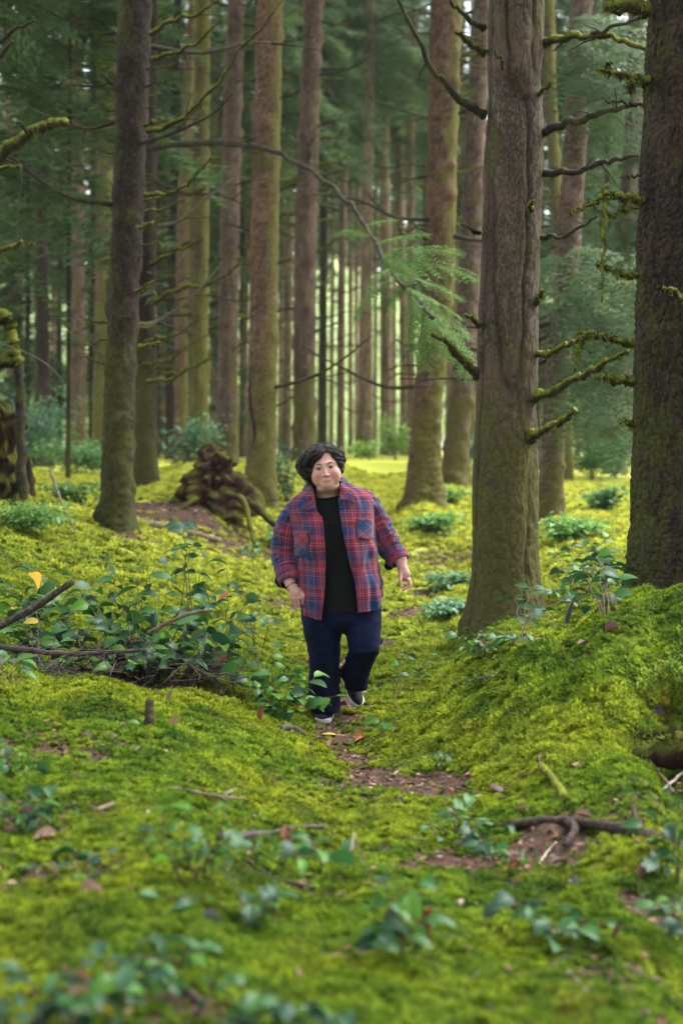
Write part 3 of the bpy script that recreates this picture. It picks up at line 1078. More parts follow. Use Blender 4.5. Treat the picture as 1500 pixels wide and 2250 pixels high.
tC, cC = tree('thick leaning brown trunk behind the walker, between her shoulder and the large furrowed trunk', [(927, 1112, 44), (932, 1040, 37), (938, 900, 33), (952, 750, 32.5), (965, 600, 32), (972, 300, 33), (980, 0, 34), (986, -200, 33)], 19.6, 'brown', 90, 230, stubs=30, long=5, stub_len=(.15, .5), crown=13, seed=4, rough=1.2, cs=1.0, stub_z=(1.5, 7.2))
tQ, cQ = tree('tall straight trunk right of the rotten stump, dark split low on its left', [(572, 1125, 38), (572, 1060, 34), (576, 900, 31.5), (580, 600, 30.5), (586, 300, 30), (593, 0, 29), (598, -200, 28)], 18.0, 'brown', 90, 220, stubs=24, long=5, stub_len=(.12, .4), crown=13, seed=5, rough=.8, stub_z=(1.2, 7))
mb = MB()
q = smoothpath([P(551, 800, 17.67), P(549, 860, 17.66), P(553, 905, 17.65), P(560, 945, 17.64), P(556, 985, 17.64)], 22)
add_tube(mb, q - np.array(tQ.location), np.interp(np.arange(22), [0, 8, 14, 21], [.004, .020, .026, .006]), 7, 0, .4, 2)
obj('bark_split', mb.mesh('bark_split', [plain('split_wood', (.012, .009, .008), .95, .4, 30, .1)]), tQ)
tX, cX = tree('purplish trunk farther back between furrowed trunk and massive edge trunk', [(1207, 1150, 30), (1210, 1060, 27), (1222, 850, 26), (1243, 600, 26), (1258, 400, 25), (1272, 100, 24), (1280, -150, 23)], 17.0, 'purple', 80, 200, stubs=18, long=5, stub_len=(.12, .4), crown=12.5, seed=6, rough=1.0, stub_z=(1.2, 6.5))
tD, cD = tree('dark leaning trunk close behind the thick leaning one, left of the furrowed trunk', [(998, 1075, 33), (1003, 980, 28), (1018, 800, 25), (1034, 550, 23), (1046, 250, 21), (1058, 0, 19), (1064, -200, 18)], 22.0, 'purple', 64, 170, stubs=22, long=6, stub_len=(.15, .5), crown=13, seed=7, rough=1.2, stub_z=(1.5, 8), mossy=.5)
tG, cG = tree('mossy brown trunk close behind the dark nearer one left of the rotten stump', [(318, 1075, 30), (320, 1000, 26), (322, 700, 21), (326, 400, 18), (332, 0, 16), (335, -200, 15)], 20.0, 'dark', 64, 160, stubs=20, long=9, stub_len=(.15, .5), crown=12.5, seed=8, stub_z=(1.2, 7.5))
for a_, ys_, r0, r1, ms, tw, sd_ in [
    ([(335, 668), (380, 640), (440, 625), (490, 608), (526, 578)], [19.8, 18.8], .032, .012, .7, 0, 1),
    ([(335, 580), (380, 555), (420, 535), (448, 524)], [19.8, 19.2], .030, .014, .6, 0, 2),
    ([(322, 752), (350, 742), (386, 734)], [19.8, 19.2], .026, .012, .7, 0, 3),
    ([(318, 800), (360, 792), (418, 758)], [19.8, 19.2], .024, .010, .6, 0, 4),
    ([(324, 838), (370, 832), (420, 808), (462, 787)], [19.8, 19.1], .028, .012, .6, 0, 5),
    ([(340, 326), (400, 316), (470, 314), (540, 320), (600, 335), (650, 357), (700, 386), (740, 420), (775, 460), (808, 505), (838, 560), (870, 610), (915, 655), (950, 700)], [19.6, 11.6], .040, .016, .15, 0, 6),
]:
    limb(tG, a_, ys_, r0, r1, ms, tw, sd_, sag=.03)

rest = [
    # label, pixels, Y, bark, stubs, mossy
    ('mossy yellowish trunk standing left of and behind the dark close pair', [(221, 985, 21), (222, 960, 19), (228, 600, 17.5), (236, 0, 17), (238, -100, 17)], 30, 'mossy', 16, .8),
    ('broad two-toned purplish trunk rising from the shrubs near the left side', [(167, 960, 25), (168, 930, 22), (169, 500, 17), (170, 0, 12), (170, -100, 12)], 33, 'purple', 8, .5),
    ('dark brown trunk with its foot in tall blue-green shrubs at left', [(95, 1000, 19), (94, 850, 17), (91, 500, 14), (88, 0, 12), (87, -100, 12)], 30, 'dark', 10, .2),
    ('slim dark trunk between the two-toned purplish trunk and the mossy yellowish one', [(202, 985, 9), (203, 600, 7.5), (208, 0, 7), (209, -100, 7)], 42, 'dark', 6, .6),
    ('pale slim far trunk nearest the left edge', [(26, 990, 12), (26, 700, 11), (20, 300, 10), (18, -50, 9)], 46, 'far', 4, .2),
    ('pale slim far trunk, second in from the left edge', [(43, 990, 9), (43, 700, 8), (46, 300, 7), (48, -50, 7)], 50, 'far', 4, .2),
    ('tall trunk evenly coated in yellow-green moss, left of the rotten stump', [(437, 1030, 24), (437, 980, 20), (439, 600, 19), (445, 0, 16.5), (447, -100, 16)], 25, 'mossy', 4, .8),
    ('brown trunk partly hidden behind the evenly moss-coated one', [(397, 1025, 18), (398, 980, 15.5), (401, 600, 14), (412, 250, 11), (425, 0, 11), (428, -100, 11)], 34, 'brown', 12, .7),
    ('dim slender trunk right of the close pair, far back among needles', [(375, 1030, 12), (376, 700, 10), (384, 300, 9), (390, 0, 9)], 40, 'dark', 8, .4),
    ('grey-brown trunk rising directly behind the rotten stump', [(499, 1040, 27), (500, 980, 23), (503, 600, 21), (511, 250, 20), (519, 0, 18.5), (521, -100, 18)], 26, 'purple', 16, .8),
    ('knobbly purple-grey trunk rising behind the head of the walker', [(667, 1012, 28), (668, 960, 25), (670, 600, 24), (680, 250, 22), (690, 0, 20), (693, -100, 20)], 27, 'purple', 26, .6),
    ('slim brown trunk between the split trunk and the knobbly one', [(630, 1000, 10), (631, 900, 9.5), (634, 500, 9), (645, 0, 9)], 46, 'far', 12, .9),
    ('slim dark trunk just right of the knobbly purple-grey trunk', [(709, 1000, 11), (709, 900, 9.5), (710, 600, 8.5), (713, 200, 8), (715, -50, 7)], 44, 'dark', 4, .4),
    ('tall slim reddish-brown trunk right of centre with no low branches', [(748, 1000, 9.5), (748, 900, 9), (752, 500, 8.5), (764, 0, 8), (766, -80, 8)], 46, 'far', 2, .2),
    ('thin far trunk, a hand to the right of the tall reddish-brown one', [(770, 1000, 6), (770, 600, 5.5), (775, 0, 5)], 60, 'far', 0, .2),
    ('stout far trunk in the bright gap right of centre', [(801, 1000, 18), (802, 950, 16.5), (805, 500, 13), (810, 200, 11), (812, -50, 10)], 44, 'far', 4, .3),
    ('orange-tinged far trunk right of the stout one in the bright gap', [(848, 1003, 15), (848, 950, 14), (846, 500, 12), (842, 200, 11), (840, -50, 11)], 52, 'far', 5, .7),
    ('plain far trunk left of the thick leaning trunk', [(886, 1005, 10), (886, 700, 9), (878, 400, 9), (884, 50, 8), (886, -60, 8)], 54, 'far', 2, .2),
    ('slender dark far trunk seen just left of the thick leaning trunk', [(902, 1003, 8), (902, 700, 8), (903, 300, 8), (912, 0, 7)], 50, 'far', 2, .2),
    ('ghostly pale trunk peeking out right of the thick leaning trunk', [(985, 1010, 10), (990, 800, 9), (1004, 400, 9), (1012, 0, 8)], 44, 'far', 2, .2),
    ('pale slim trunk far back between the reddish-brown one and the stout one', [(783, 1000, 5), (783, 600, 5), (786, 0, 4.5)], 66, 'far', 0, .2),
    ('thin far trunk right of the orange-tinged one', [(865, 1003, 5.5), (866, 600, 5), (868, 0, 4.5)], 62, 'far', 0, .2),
    ('mossy golden-green trunk between the furrowed trunk and the purplish one', [(1248, 1062, 12), (1244, 900, 11), (1225, 500, 11), (1206, 150, 14), (1204, -50, 14)], 27, 'mossy', 10, .9),
    ('broad purple trunk emerging from behind the massive edge trunk', [(1350, 1020, 22), (1352, 950, 19), (1368, 600, 18), (1386, 300, 16), (1396, 0, 15)], 33, 'purple', 4, .3),
    ('thin pale trunk in the needles right of the purplish trunk', [(1296, 1020, 9), (1298, 800, 8.5), (1302, 400, 7.5), (1310, 0, 7)], 46, 'far', 2, .4),
    ('slim grey-green trunk in the needles left of the broad purple one', [(1322, 1020, 9), (1324, 800, 8.5), (1328, 400, 8), (1332, 0, 7.5)], 42, 'mossy', 6, .8),
    ('thin dim trunk in the gap left of the close pair', [(240, 1010, 7), (246, 600, 6.5), (250, 0, 6)], 52, 'far', 2, .2),
    ('thin dim trunk left of the two-toned purplish trunk', [(128, 1000, 9), (130, 600, 8), (146, 200, 7), (148, 0, 7)], 48, 'far', 4, .3),
    ('thin far trunk in the gap between the close pair and moss-coated trunk', [(354, 1020, 8), (357, 600, 7.5), (360, 0, 7)], 54, 'far', 4, .3),
    ('thin far trunk tight left of the split trunk', [(536, 1020, 8), (540, 600, 7), (546, 0, 6)], 50, 'far', 6, .6),
    ('thin far trunk tight left of the grey-brown one behind the stump', [(472, 1020, 7.5), (476, 600, 7), (480, 0, 6)], 50, 'far', 6, .6),
] + [(lb, [(x0, 1003, hw * 1.2), (x0 + (x1 - x0) * .4, 600, hw), (x1, 0, hw * .85)], Y_, 'far', 3, .3) for lb, x0, x1, hw, Y_ in [
    ('thin pale trunk far back between dark brown trunk and two-toned one', 116, 120, 5, 58),
    ('thin pale trunk far back just left of the mossy yellowish trunk', 212, 216, 5, 60),
    ('thin pale trunk far back right of the moss-coated trunk', 466, 470, 6, 55),
    ('thin pale trunk far back, tight right of the grey-brown one', 531, 536, 4.5, 64),
    ('thin pale trunk far back in the gap right of the split trunk', 615, 622, 5, 58),
    ('hair-thin pale trunk tight right of the knobbly trunk', 698, 716, 3.5, 66),
    ('pale trunk in the bright gap left of the reddish-brown one', 727, 735, 5, 60),
    ('pale trunk in the bright gap, tight right of the stout one', 824, 826, 4.5, 62),
    ('pale thin trunk in the bright gap right of the plain far trunk', 893, 899, 3.5, 66),
    ('pale thin trunk right of the dark leaning trunk', 1038, 1068, 4.5, 60),
    ('pale thin trunk right of the furrowed trunk, tight beside it', 1196, 1190, 5, 56),
    ('pale thin trunk hard by the right side of the purplish one', 1268, 1300, 5, 60),
    ('pale thin trunk tight left of the massive edge trunk', 1372, 1405, 4.5, 58),
    ('thin pale trunk between the dim slender trunk and the brown one', 386, 404, 4.5, 62)]]
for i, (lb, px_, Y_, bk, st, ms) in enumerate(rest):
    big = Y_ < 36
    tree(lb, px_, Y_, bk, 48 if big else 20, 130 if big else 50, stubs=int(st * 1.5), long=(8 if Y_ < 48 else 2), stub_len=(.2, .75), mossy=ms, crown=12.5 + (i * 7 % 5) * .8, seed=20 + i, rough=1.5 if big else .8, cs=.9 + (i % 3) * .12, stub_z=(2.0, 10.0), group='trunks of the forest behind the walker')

# understory hemlocks whose boughs hang low between the trunks
UND = [(-40, 20, 3.9, 1.0), (60, 38, 2.6, 1.1), (130, 44, 4.5, 1.2), (250, 46, 2.2, 1.1), (345, 40, 5.6, 1.0), (415, 44, 2.2, 1.2), (470, 56, 8.0, 1.1), (530, 50, 7.0, 1.0), (631, 58, 10.5, 1.2),
       (709, 64, 14.5, 1.2), (748, 54, 13.5, 1.1), (802, 62, 16.0, 1.2), (930, 60, 13.0, 1.2), (1030, 44, 6.5, 1.1), (1085, 50, 4.0, 1.1), (1225, 40, 2.6, 1.0), (1290, 40, 4.6, 1.0), (1330, 38, 1.9, 1.0), (1400, 48, 2.0, 1.2), (1480, 30, 3.5, 1.0),
       (150, 22, 6.2, .9), (655, 40, 9.4, 1.0), (848, 54, 12.0, 1.1), (1180, 32, 5.5, 1.0), (20, 60, 2.0, 1.3), (300, 62, 2.5, 1.3), (1150, 64, 2.5, 1.3), (560, 36, 8.6, .9)]
WHERE = ['beyond the left edge', 'behind the two pale slim far trunks', 'left of the two-toned purplish trunk', 'behind the dark close pair', 'just right of the dark close pair', 'behind the moss-coated trunk', 'far behind the stump',
         'behind the split trunk', 'left of the knobbly trunk', 'far off right of the knobbly trunk', 'above the reddish-brown trunk', 'above the orange-tinged far trunk', 'high behind the thick leaning trunk', 'left of the furrowed trunk',
         'hidden behind the furrowed trunk', 'behind the purplish trunk', 'right of the purplish trunk', 'left of the massive edge trunk', 'behind the massive edge trunk', 'beyond the right edge', 'high between the two-toned trunk and the close pair',
         'high behind the knobbly trunk', 'high in the bright gap right of centre', 'high right of the furrowed trunk', 'at the far left corner of the forest', 'far back right of the mossy yellowish trunk', 'far back right of the furrowed trunk', 'high left of the split trunk']
for i, ((px_, Y_, z0, s_), wh) in enumerate(zip(UND, WHERE)):
    t_, c_ = tree('hemlock with drooping green boughs ' + wh, [(px_, 1000, 5.5), (px_ + 2, 600, 5), (px_ + 4, 200, 4)], Y_, 'dark', 10, 24, crown=z0, seed=200 + i, group='hemlocks with low boughs in the background', cs=s_, ztop=z0 + 9.5 * s_, name='hemlock_tree', low=True)

for i, (x_, y_) in enumerate([(5.6, 2.6), (-5.0, 3.6), (3.4, -3.5), (-3.2, -4.5), (.4, -7.0), (4.4, -.6), (-3.6, -.4)]):  # unseen conifers added to shade the near ground
    t_ = thing('conifer_tree', ['tall conifer just outside the right edge, nearer than the massive scaly trunk', 'tall conifer just outside the left edge beside the near moss', 'tall conifer behind the viewer on the right', 'tall conifer behind the viewer on the left', 'tall conifer straight behind the viewer', 'tall conifer beside the viewer, on the right hand', 'tall conifer beside the viewer, on the left hand'][i], 'tree', (x_, y_, gz(x_, y_) - .1), 'conifers round the viewer')
    rows = [[x_, y_, gz(x_, y_) - .1, .27], [x_ + .05, y_, 5, .22], [x_ + .1, y_, 9, .19]]
    me, c = trunk_mesh('trunk', rows, 'dark', 28, 50, 1.0, 300 + i, .3, 24)
    obj('trunk', me, t_)
    cr = obj('crown', CROWN_T[i % 4], t_)
    cr['kind'] = 'stuff'
    cr.location = (0, 0, 7.6 + (i % 3) * .6)
    cr.rotation_euler = (0, 0, i * 1.7)
    cr.scale = (1.25, 1.25, 1.1)

# ------------------------------------------------------------------ sunlit edge of the clearing, far beyond the trunks
t = NT('clearing_leaves')
f = t.noise(t.pos(), .35, 4, 0.7)
M_FARLEAF = t.bsdf(t.ramp(f, [(0.3, (0.30, 0.39, 0.16)), (0.55, (0.48, 0.57, 0.30)), (0.75, (0.60, 0.67, 0.42))]), 0.7, None, 0.2, trans=0.45)
r = np.random.default_rng(5)
t = NT('far_conifer_leaves')
f = t.noise(t.pos(), .22, 5, 0.7)
M_FARCON = t.bsdf(t.ramp(f, [(0.3, (0.07, 0.12, 0.045)), (0.55, (0.15, 0.22, 0.085)), (0.75, (0.27, 0.35, 0.15))]), 0.7, None, 0.15, trans=0.45)


def leaf_mass(n, xs, ys, hs, rad, sz0, sz1, zb=1.3, seed=5):
    r = np.random.default_rng(seed)
    k = len(xs)
    ci = r.integers(0, k, n)
    u_ = r.normal(0, 1, (n, 3))
    u_ /= np.linalg.norm(u_, axis=1, keepdims=True)
    rr = r.uniform(.5, 1.05, n)
    ctr = np.stack([xs[ci] + u_[:, 0] * rr * rad, ys[ci] + u_[:, 1] * rr * rad, zb + hs[ci] * (.5 + .52 * u_[:, 2] * rr)], -1)
    sz = r.uniform(sz0, sz1, n)[:, None]
    a1, a2 = r.normal(0, 1, (n, 3)), r.normal(0, 1, (n, 3))
    V = np.stack([ctr + a1 * sz, ctr + a2 * sz, ctr - a1 * sz * .6 - a2 * sz * .4], 1).reshape(-1, 3)
    return V, np.arange(3 * n).reshape(-1, 3)


mbF = MB()
mbF.add(*leaf_mass(26000, r.uniform(-55, 55, 80), r.uniform(92, 135, 80), r.uniform(8, 20, 80), 4.0, .25, .6))
mbC = MB()
mbC.add(*leaf_mass(30000, r.uniform(-75, 75, 90), r.uniform(150, 168, 90), r.uniform(30, 52, 90), 4.4, .5, 1.2, seed=9))
tag(obj('far_conifers', mbC.mesh('far_conifers', [M_FARCON], False)), kind='stuff')
far = tag(obj('far_woods', mbF.mesh('far_woods', [M_FARLEAF], False)), kind='stuff')
# ------------------------------------------------------------------ the walker
YP = 8.3


def Q(px, py, d=0.0):
    return P(px, py, YP + d)


PXM = YP / F_PX                 # metres per photo pixel at the walker


def snet(f, lo, hi, h, relax=2):
    """surface nets over an implicit function (inside < 0)"""
    lo = np.asarray(lo, float)
    hi = np.asarray(hi, float)
    n = np.ceil((hi - lo) / h).astype(int) + 1
    ax = [lo[i] + h * np.arange(n[i]) for i in range(3)]
    val = np.empty(n, np.float32)
    Yg, Zg = np.meshgrid(ax[1], ax[2], indexing='ij')
    for s in range(0, n[0], 24):
        xs = ax[0][s:s + 24]
        G = np.empty((len(xs), n[1], n[2], 3))
        G[..., 0] = xs[:, None, None]
        G[..., 1] = Yg
        G[..., 2] = Zg
        val[s:s + 24] = f(G.reshape(-1, 3)).reshape(len(xs), n[1], n[2])
    ins = val < 0
    c = n - 1
    corners = [(i, j, k) for i in (0, 1) for j in (0, 1) for k in (0, 1)]
    cnt = sum(ins[i:i + c[0], j:j + c[1], k:k + c[2]].astype(np.int8) for i, j, k in corners)
    cell = (cnt > 0) & (cnt < 8)
    idx = np.argwhere(cell)
    vid = -np.ones(c, int)
    vid[cell] = np.arange(len(idx))
    acc = np.zeros((len(idx), 3))
    num = np.zeros(len(idx))
    for a in corners:
        for b in corners:
            if sum(b) == sum(a) + 1 and all(y >= x for x, y in zip(a, b)):
                va = val[idx[:, 0] + a[0], idx[:, 1] + a[1], idx[:, 2] + a[2]]
                vb = val[idx[:, 0] + b[0], idx[:, 1] + b[1], idx[:, 2] + b[2]]
                m = (va < 0) != (vb < 0)
                t_ = np.where(m, va / np.where(m, va - vb, 1), 0)
                pt = np.array(a) + t_[:, None] * (np.array(b) - np.array(a))
                acc[m] += pt[m]
                num[m] += 1
    V = lo + (idx + acc / num[:, None]) * h
    F = []
    for d in range(3):
        e = [slice(1, c[i]) for i in range(3)]
        e[d] = slice(0, c[d])
        sh = list(e)
        A = ins[tuple(slice(s.start, s.stop) for s in e)]
        e2 = list(e)
        e2[d] = slice(1, c[d] + 1)
        B = ins[tuple(e2)]
        w_ = np.argwhere(A != B)
        if not len(w_):
            continue
        flip = A[A != B]
        q = w_ + np.array([s.start for s in e])
        u, v = (d + 1) % 3, (d + 2) % 3
        o = np.zeros(3, int)
        ids = []
        for du, dv in ((0, 0), (1, 0), (1, 1), (0, 1)):
            o = np.zeros(3, int)
            o[u] = -du
            o[v] = -dv
            r_ = q + o
            ids.append(vid[r_[:, 0], r_[:, 1], r_[:, 2]])
        ids = np.stack(ids, 1)
        ids[~flip] = ids[~flip][:, ::-1]
        F.append(ids)
    F = np.concatenate(F)
    for _ in range(relax):
        s = np.zeros_like(V)
        k = np.zeros(len(V))
        for i in range(4):
            np.add.at(s, F[:, i], V[F[:, (i + 1) % 4]])
            np.add.at(k, F[:, i], 1)
            np.add.at(s, F[:, i], V[F[:, (i - 1) % 4]])
            np.add.at(k, F[:, i], 1)
        V = V * 0.5 + 0.5 * s / np.maximum(k, 1)[:, None]
    return V, F


def ell(p, c, r):
    r = np.asarray(r, float)
    q = (p - np.asarray(c)) / r
    k0 = np.linalg.norm(q, axis=1)
    k1 = np.linalg.norm(q / r, axis=1)
    return k0 * (k0 - 1) / (k1 + 1e-9)


def rcn(p, a, b, ra, rb):
    a = np.asarray(a, float)
    ba = np.asarray(b, float) - a
    h = np.clip((p - a) @ ba / (ba @ ba), 0, 1)
    return np.linalg.norm(p - a - h[:, None] * ba, axis=1) - (ra + (rb - ra) * h)


def smin(a, b, k):
    h = np.clip(0.5 + 0.5 * (b - a) / k, 0, 1)
    return b * (1 - h) + a * h - k * h * (1 - h)


def smax(a, b, k):
    return -smin(-a, -b, k)


person = thing('person', 'woman in open plaid shirt, black tee and dark jeans striding along the mossy path', 'person', (Q(745, 1585)[0], YP, 0.0))
PO = np.array(person.location)

# ---- head, in its own axes: x towards the right of the photo, y forwards (to the camera), z up
ang = R(-8.5)
yaw = R(0)
HC = Q(714, 1027.5, -0.14)
hr = np.array((math.cos(-ang), 0, math.sin(-ang)))
hu = np.array((-math.sin(-ang), 0.0, math.cos(-ang)))
hf = np.array((0, -1.0, 0))
Mz = np.array(Matrix.Rotation(yaw, 3, 'Z'))
hr, hf = Mz @ hr, Mz @ hf
HM = np.stack([hr, hf, hu])        # rows: axes


def H2W(v):
    return HC + np.asarray(v) @ HM


def head_sdf(W):
    p = (W - HC) @ HM.T
    p[:, 1] -= 0.0
    d = ell(p, (0, -.015, .035), (.080, .100, .100))
    d = smin(d, ell(p, (0, .030, -.020), (.077, .066, .100)), .03)
    ax_ = p.copy()
    ax_[:, 0] = np.abs(ax_[:, 0])
    d = smin(d, ell(ax_, (.040, .028, -.052), (.043, .052, .048)), .022)      # full cheeks and jaw
    d = smin(d, ell(p, (0, .058, -.099), (.033, .033, .024)), .018)           # chin
    d = smin(d, ell(p, (0, .016, -.112), (.058, .050, .030)), .014)           # fullness under the chin
    d = smin(d, ell(ax_, (.042, .062, -.034), (.028, .027, .026)), .022)      # cheekbones
    d = smin(d, rcn(ax_, (.010, .088, .023), (.052, .070, .022), .011, .009), .014)   # brow
    d = smax(d, -ell(ax_, (.0335, .108, -.001), (.023, .021, .0135)), .009)   # eye sockets
    d = smin(d, rcn(ax_, (.0525, .074, -.002), (.034, .0905, .0072), .0030, .0036), .003)  # upper lids
    d = smin(d, rcn(ax_, (.034, .0905, .0072), (.016, .083, -.003), .0034, .0028), .003)
    d = smin(d, rcn(ax_, (.0515, .076, -.004), (.034, .0885, -.0108), .0026, .0030), .004)  # lower lids
    d = smin(d, rcn(ax_, (.034, .0885, -.0108), (.017, .082, -.005), .0030, .0025), .004)
    d = smin(d, rcn(p, (0, .090, .010), (0, .107, -.040), .0070, .0105), .011)         # nose
    d = smin(d, ell(ax_, (.0125, .097, -.044), (.0080, .011, .0078)), .006)
    d = smax(d, -ell(ax_, (.0075, .108, -.0525), (.0042, .006, .0038)), .003)
    d = smin(d, ell(p, (0, .076, -.080), (.034, .016, .022)), .015)           # muzzle
    d = smin(d, rcn(ax_, (0, .0890, -.0740), (.0290, .0820, -.0785), .0042, .0026), .004)   # lips
    d = smin(d, rcn(ax_, (0, .0885, -.0845), (.027, .0815, -.0815), .0050, .0026), .006)
    d = smax(d, -rcn(ax_, (0, .0945, -.0790), (.030, .0865, -.0800), .0024, .0018), .002)
    d = smax(d, -rcn(ax_, (.024, .100, -.052), (.036, .088, -.082), .0030, .0025), .010)   # folds beside the mouth
    d = smin(d, ell(ax_, (.083, .002, -.018), (.012, .018, .030)), .008)      # ears
    # neck and upper chest, in world axes
    n0, n1 = H2W((0, -.02, -.06)), Q(722, 1092, -.045)
    d = smin(d, rcn(W, n0, n1, .066, .074), .03)
    d = smin(d, ell(W, Q(724, 1116, -.02), (.12, .09, .06)), .03)
    return d


lo, hi = HC - (.17, .15, .30), HC + (.17, .16, .17)
HV, HF = snet(head_sdf, lo, hi, .0028, 1)
hp = (HV - HC) @ HM.T
axx = np.abs(hp[:, 0])
lips = np.clip(1 - (np.abs(hp[:, 2] + .080) / .0125) ** 2 - (hp[:, 0] / .031) ** 2, 0, 1) ** .6 * (hp[:, 1] > .078)
blush = np.exp(-((axx - .048) / .020) ** 2 - ((hp[:, 2] + .040) / .022) ** 2) * (hp[:, 1] > .02) + .5 * np.exp(-(hp[:, 0] / .012) ** 2 - ((hp[:, 2] + .043) / .012) ** 2) * (hp[:, 1] > .09)
eye_mouth_shade = np.exp(-((axx - .034) / .020) ** 2 - ((hp[:, 2] - .000) / .011) ** 2) * (hp[:, 1] > .055)  # shade round the eyes, mouth line and nostrils put into the skin colour
eye_mouth_shade = np.maximum(eye_mouth_shade, 1.5 * np.clip(1 - np.abs(hp[:, 2] + .0795 - .02 * axx) / .0032, 0, 1) * (axx < .032) * (hp[:, 1] > .07))
eye_mouth_shade = np.maximum(eye_mouth_shade, .7 * np.exp(-(hp[:, 2] + .053) ** 2 / .000018 - (axx - .0075) ** 2 / .00003) * (hp[:, 1] > .09))
TINT = np.stack([lips, blush, eye_mouth_shade], 1)


# ---- hands
def hand_l(W):       # at the left of the photo: loose fist, back of the hand towards the camera
    d = rcn(W, Q(629, 1262, -.06), Q(641, 1288, -.105), .040, .031)
    d = smin(d, ell(W, Q(650, 1302, -.125), (.036, .024, .034)), .018)
    ks = [(640, 1312, -.128), (647, 1315, -.136), (656, 1315, -.138), (664, 1311, -.134)]
    ps = [(643, 1326, -.118), (649.5, 1331, -.126), (657, 1331.5, -.128), (665, 1326, -.124)]
    ds = [(645, 1325, -.092), (651, 1330, -.098), (658, 1330, -.098), (664, 1325, -.096)]
    rs = [.0082, .0092, .0095, .0092]
    for k, a, b, r_ in zip(ks, ps, ds, rs):
        d = smin(d, rcn(W, Q(640 + (k[0] - 640) * .4 + 3, 1296, -.115), Q(*k), .010, r_ * 1.12), .010)
        f = np.minimum(rcn(W, Q(*k), Q(*a), r_ * 1.05, r_ * .95), rcn(W, Q(*a), Q(*b), r_ * .95, r_ * .82))
        d = smin(d, f, .0035)
    th = np.minimum(rcn(W, Q(658, 1296, -.12), Q(669, 1310, -.135), .013, .0108), rcn(W, Q(669, 1310, -.135), Q(678, 1325, -.138), .0108, .0070))
    return smin(d, th, .006)


def hand_r(W):       # at the right: hanging, thumb side towards the camera, fingers half curled
    d = rcn(W, Q(880, 1228, -.01), Q(883, 1246, -.03), .036, .029)
    d = smin(d, ell(W, Q(888, 1262, -.035), (.036, .030, .040)), .02)
    for i in range(4):
        e_ = i * .016
        k = Q(897 + i * .4, 1274 - i * 1.2, -.062 + e_)
        a = Q(900 + i * .7, 1286 - i * 1.0, -.058 + e_)
        b = Q(889 + i * 1.4, 1293.5 - i * 2.2, -.070 + e_)
        c_ = Q(884.5 + i * 1.6, 1297 - i * 3.0, -.074 + e_)
        r_ = (.0090, .0094, .0090, .0080)[i]
        f = np.minimum(np.minimum(rcn(W, k, a, r_ * 1.1, r_), rcn(W, a, b, r_, r_ * .9)), rcn(W, b, c_, r_ * .9, r_ * .72))
        d = smin(d, f, .004)
    th = np.minimum(rcn(W, Q(880, 1258, -.05), Q(879, 1275, -.075), .0135, .0105), rcn(W, Q(879, 1275, -.075), Q(881.5, 1291, -.082), .0105, .0075))
    return smin(d, th, .007)


LV, LF = snet(hand_l, Q(611, 1345, -.19), Q(690, 1250, .02), .0026, 1)
RV, RF = snet(hand_r, Q(858, 1308, -.13), Q(915, 1215, .07), .0026, 1)


def core(W):         # the body under the clothes, kept well inside them
    d = rcn(W, Q(742, 1300, .0), Q(728, 1135, -.03), .155, .125)
    d = smin(d, rcn(W, Q(664, 1128, -.02), Q(792, 1116, -.02), .045, .045), .04)
    d = smin(d, rcn(W, Q(646, 1146, -.01), Q(630, 1210, .01), .042, .040), .03)
    d = smin(d, rcn(W, Q(630, 1210, .01), Q(634, 1272, -.075), .042, .035), .02)
    d = smin(d, rcn(W, Q(806, 1130, -.02), Q(845, 1188, .03), .042, .040), .03)
    d = smin(d, rcn(W, Q(845, 1188, .03), Q(881, 1236, -.015), .042, .033), .02)
    d = smin(d, rcn(W, Q(712, 1340), Q(713, 1450, -.03), .10, .06), .03)
    d = smin(d, rcn(W, Q(713, 1450, -.03), Q(713, 1535, .0), .06, .04), .02)
    d = smin(d, rcn(W, Q(790, 1330), Q(796, 1425, -.06), .10, .06), .03)
    d = smin(d, rcn(W, Q(796, 1425, -.06), Q(781, 1478, .06), .06, .04), .02)
    return d


CV, CF = snet(core, Q(595, 1575, -.3), Q(920, 1060, .3), .016, 1)
t = NT('skin')
ta = t.n('ShaderNodeSeparateColor')
t.l(t.attr('tint').outputs['Color'], ta.inputs[0])
f = t.noise(t.pos(), 60, 4, .6)
c = t.ramp(f, [(0.3, (0.42, 0.225, 0.175)), (0.7, (0.50, 0.280, 0.220))])
c = t.mix(t.math('MULTIPLY', ta.outputs[1], .75), c, (0.40, 0.115, 0.105))
c = t.mix(t.math('MULTIPLY', ta.outputs[2], .62, True), c, (0.20, 0.085, 0.065))
c = t.mix(t.math('MULTIPLY', ta.outputs[0], .65), c, (0.27, 0.075, 0.075))
M_SKIN = t.bsdf(c, 0.48, t.bump(f, .08, .002), 0.4, sss=.12)
VS = np.concatenate([HV, LV, RV, CV]) - PO
o1, o2, o3 = len(HV), len(HV) + len(LV), len(HV) + len(LV) + len(RV)
FS = np.concatenate([HF, LF + o1, RF + o2, CF + o3])
me = mesh('body', VS, FS, [M_SKIN])
tt = np.zeros((len(VS), 4), np.float32)
tt[:len(HV), :3] = TINT
lw = (LV - PO)
tt[len(HV):o3, 1] = .32
at = me.attributes.new('tint', 'FLOAT_COLOR', 'POINT')
at.data.foreach_set('color', tt.ravel())
body = obj('body', me, person)

# ---- eyes, eyebrows
M_WHITE = plain('eye_white', (.36, .31, .29), .25, .05, 30, .5)
M_IRIS = plain('iris', (.030, .016, .010), .15, .2, 60, .6)
M_PUPIL = plain('pupil', (.004, .004, .004), .1, .1, 60, .6)


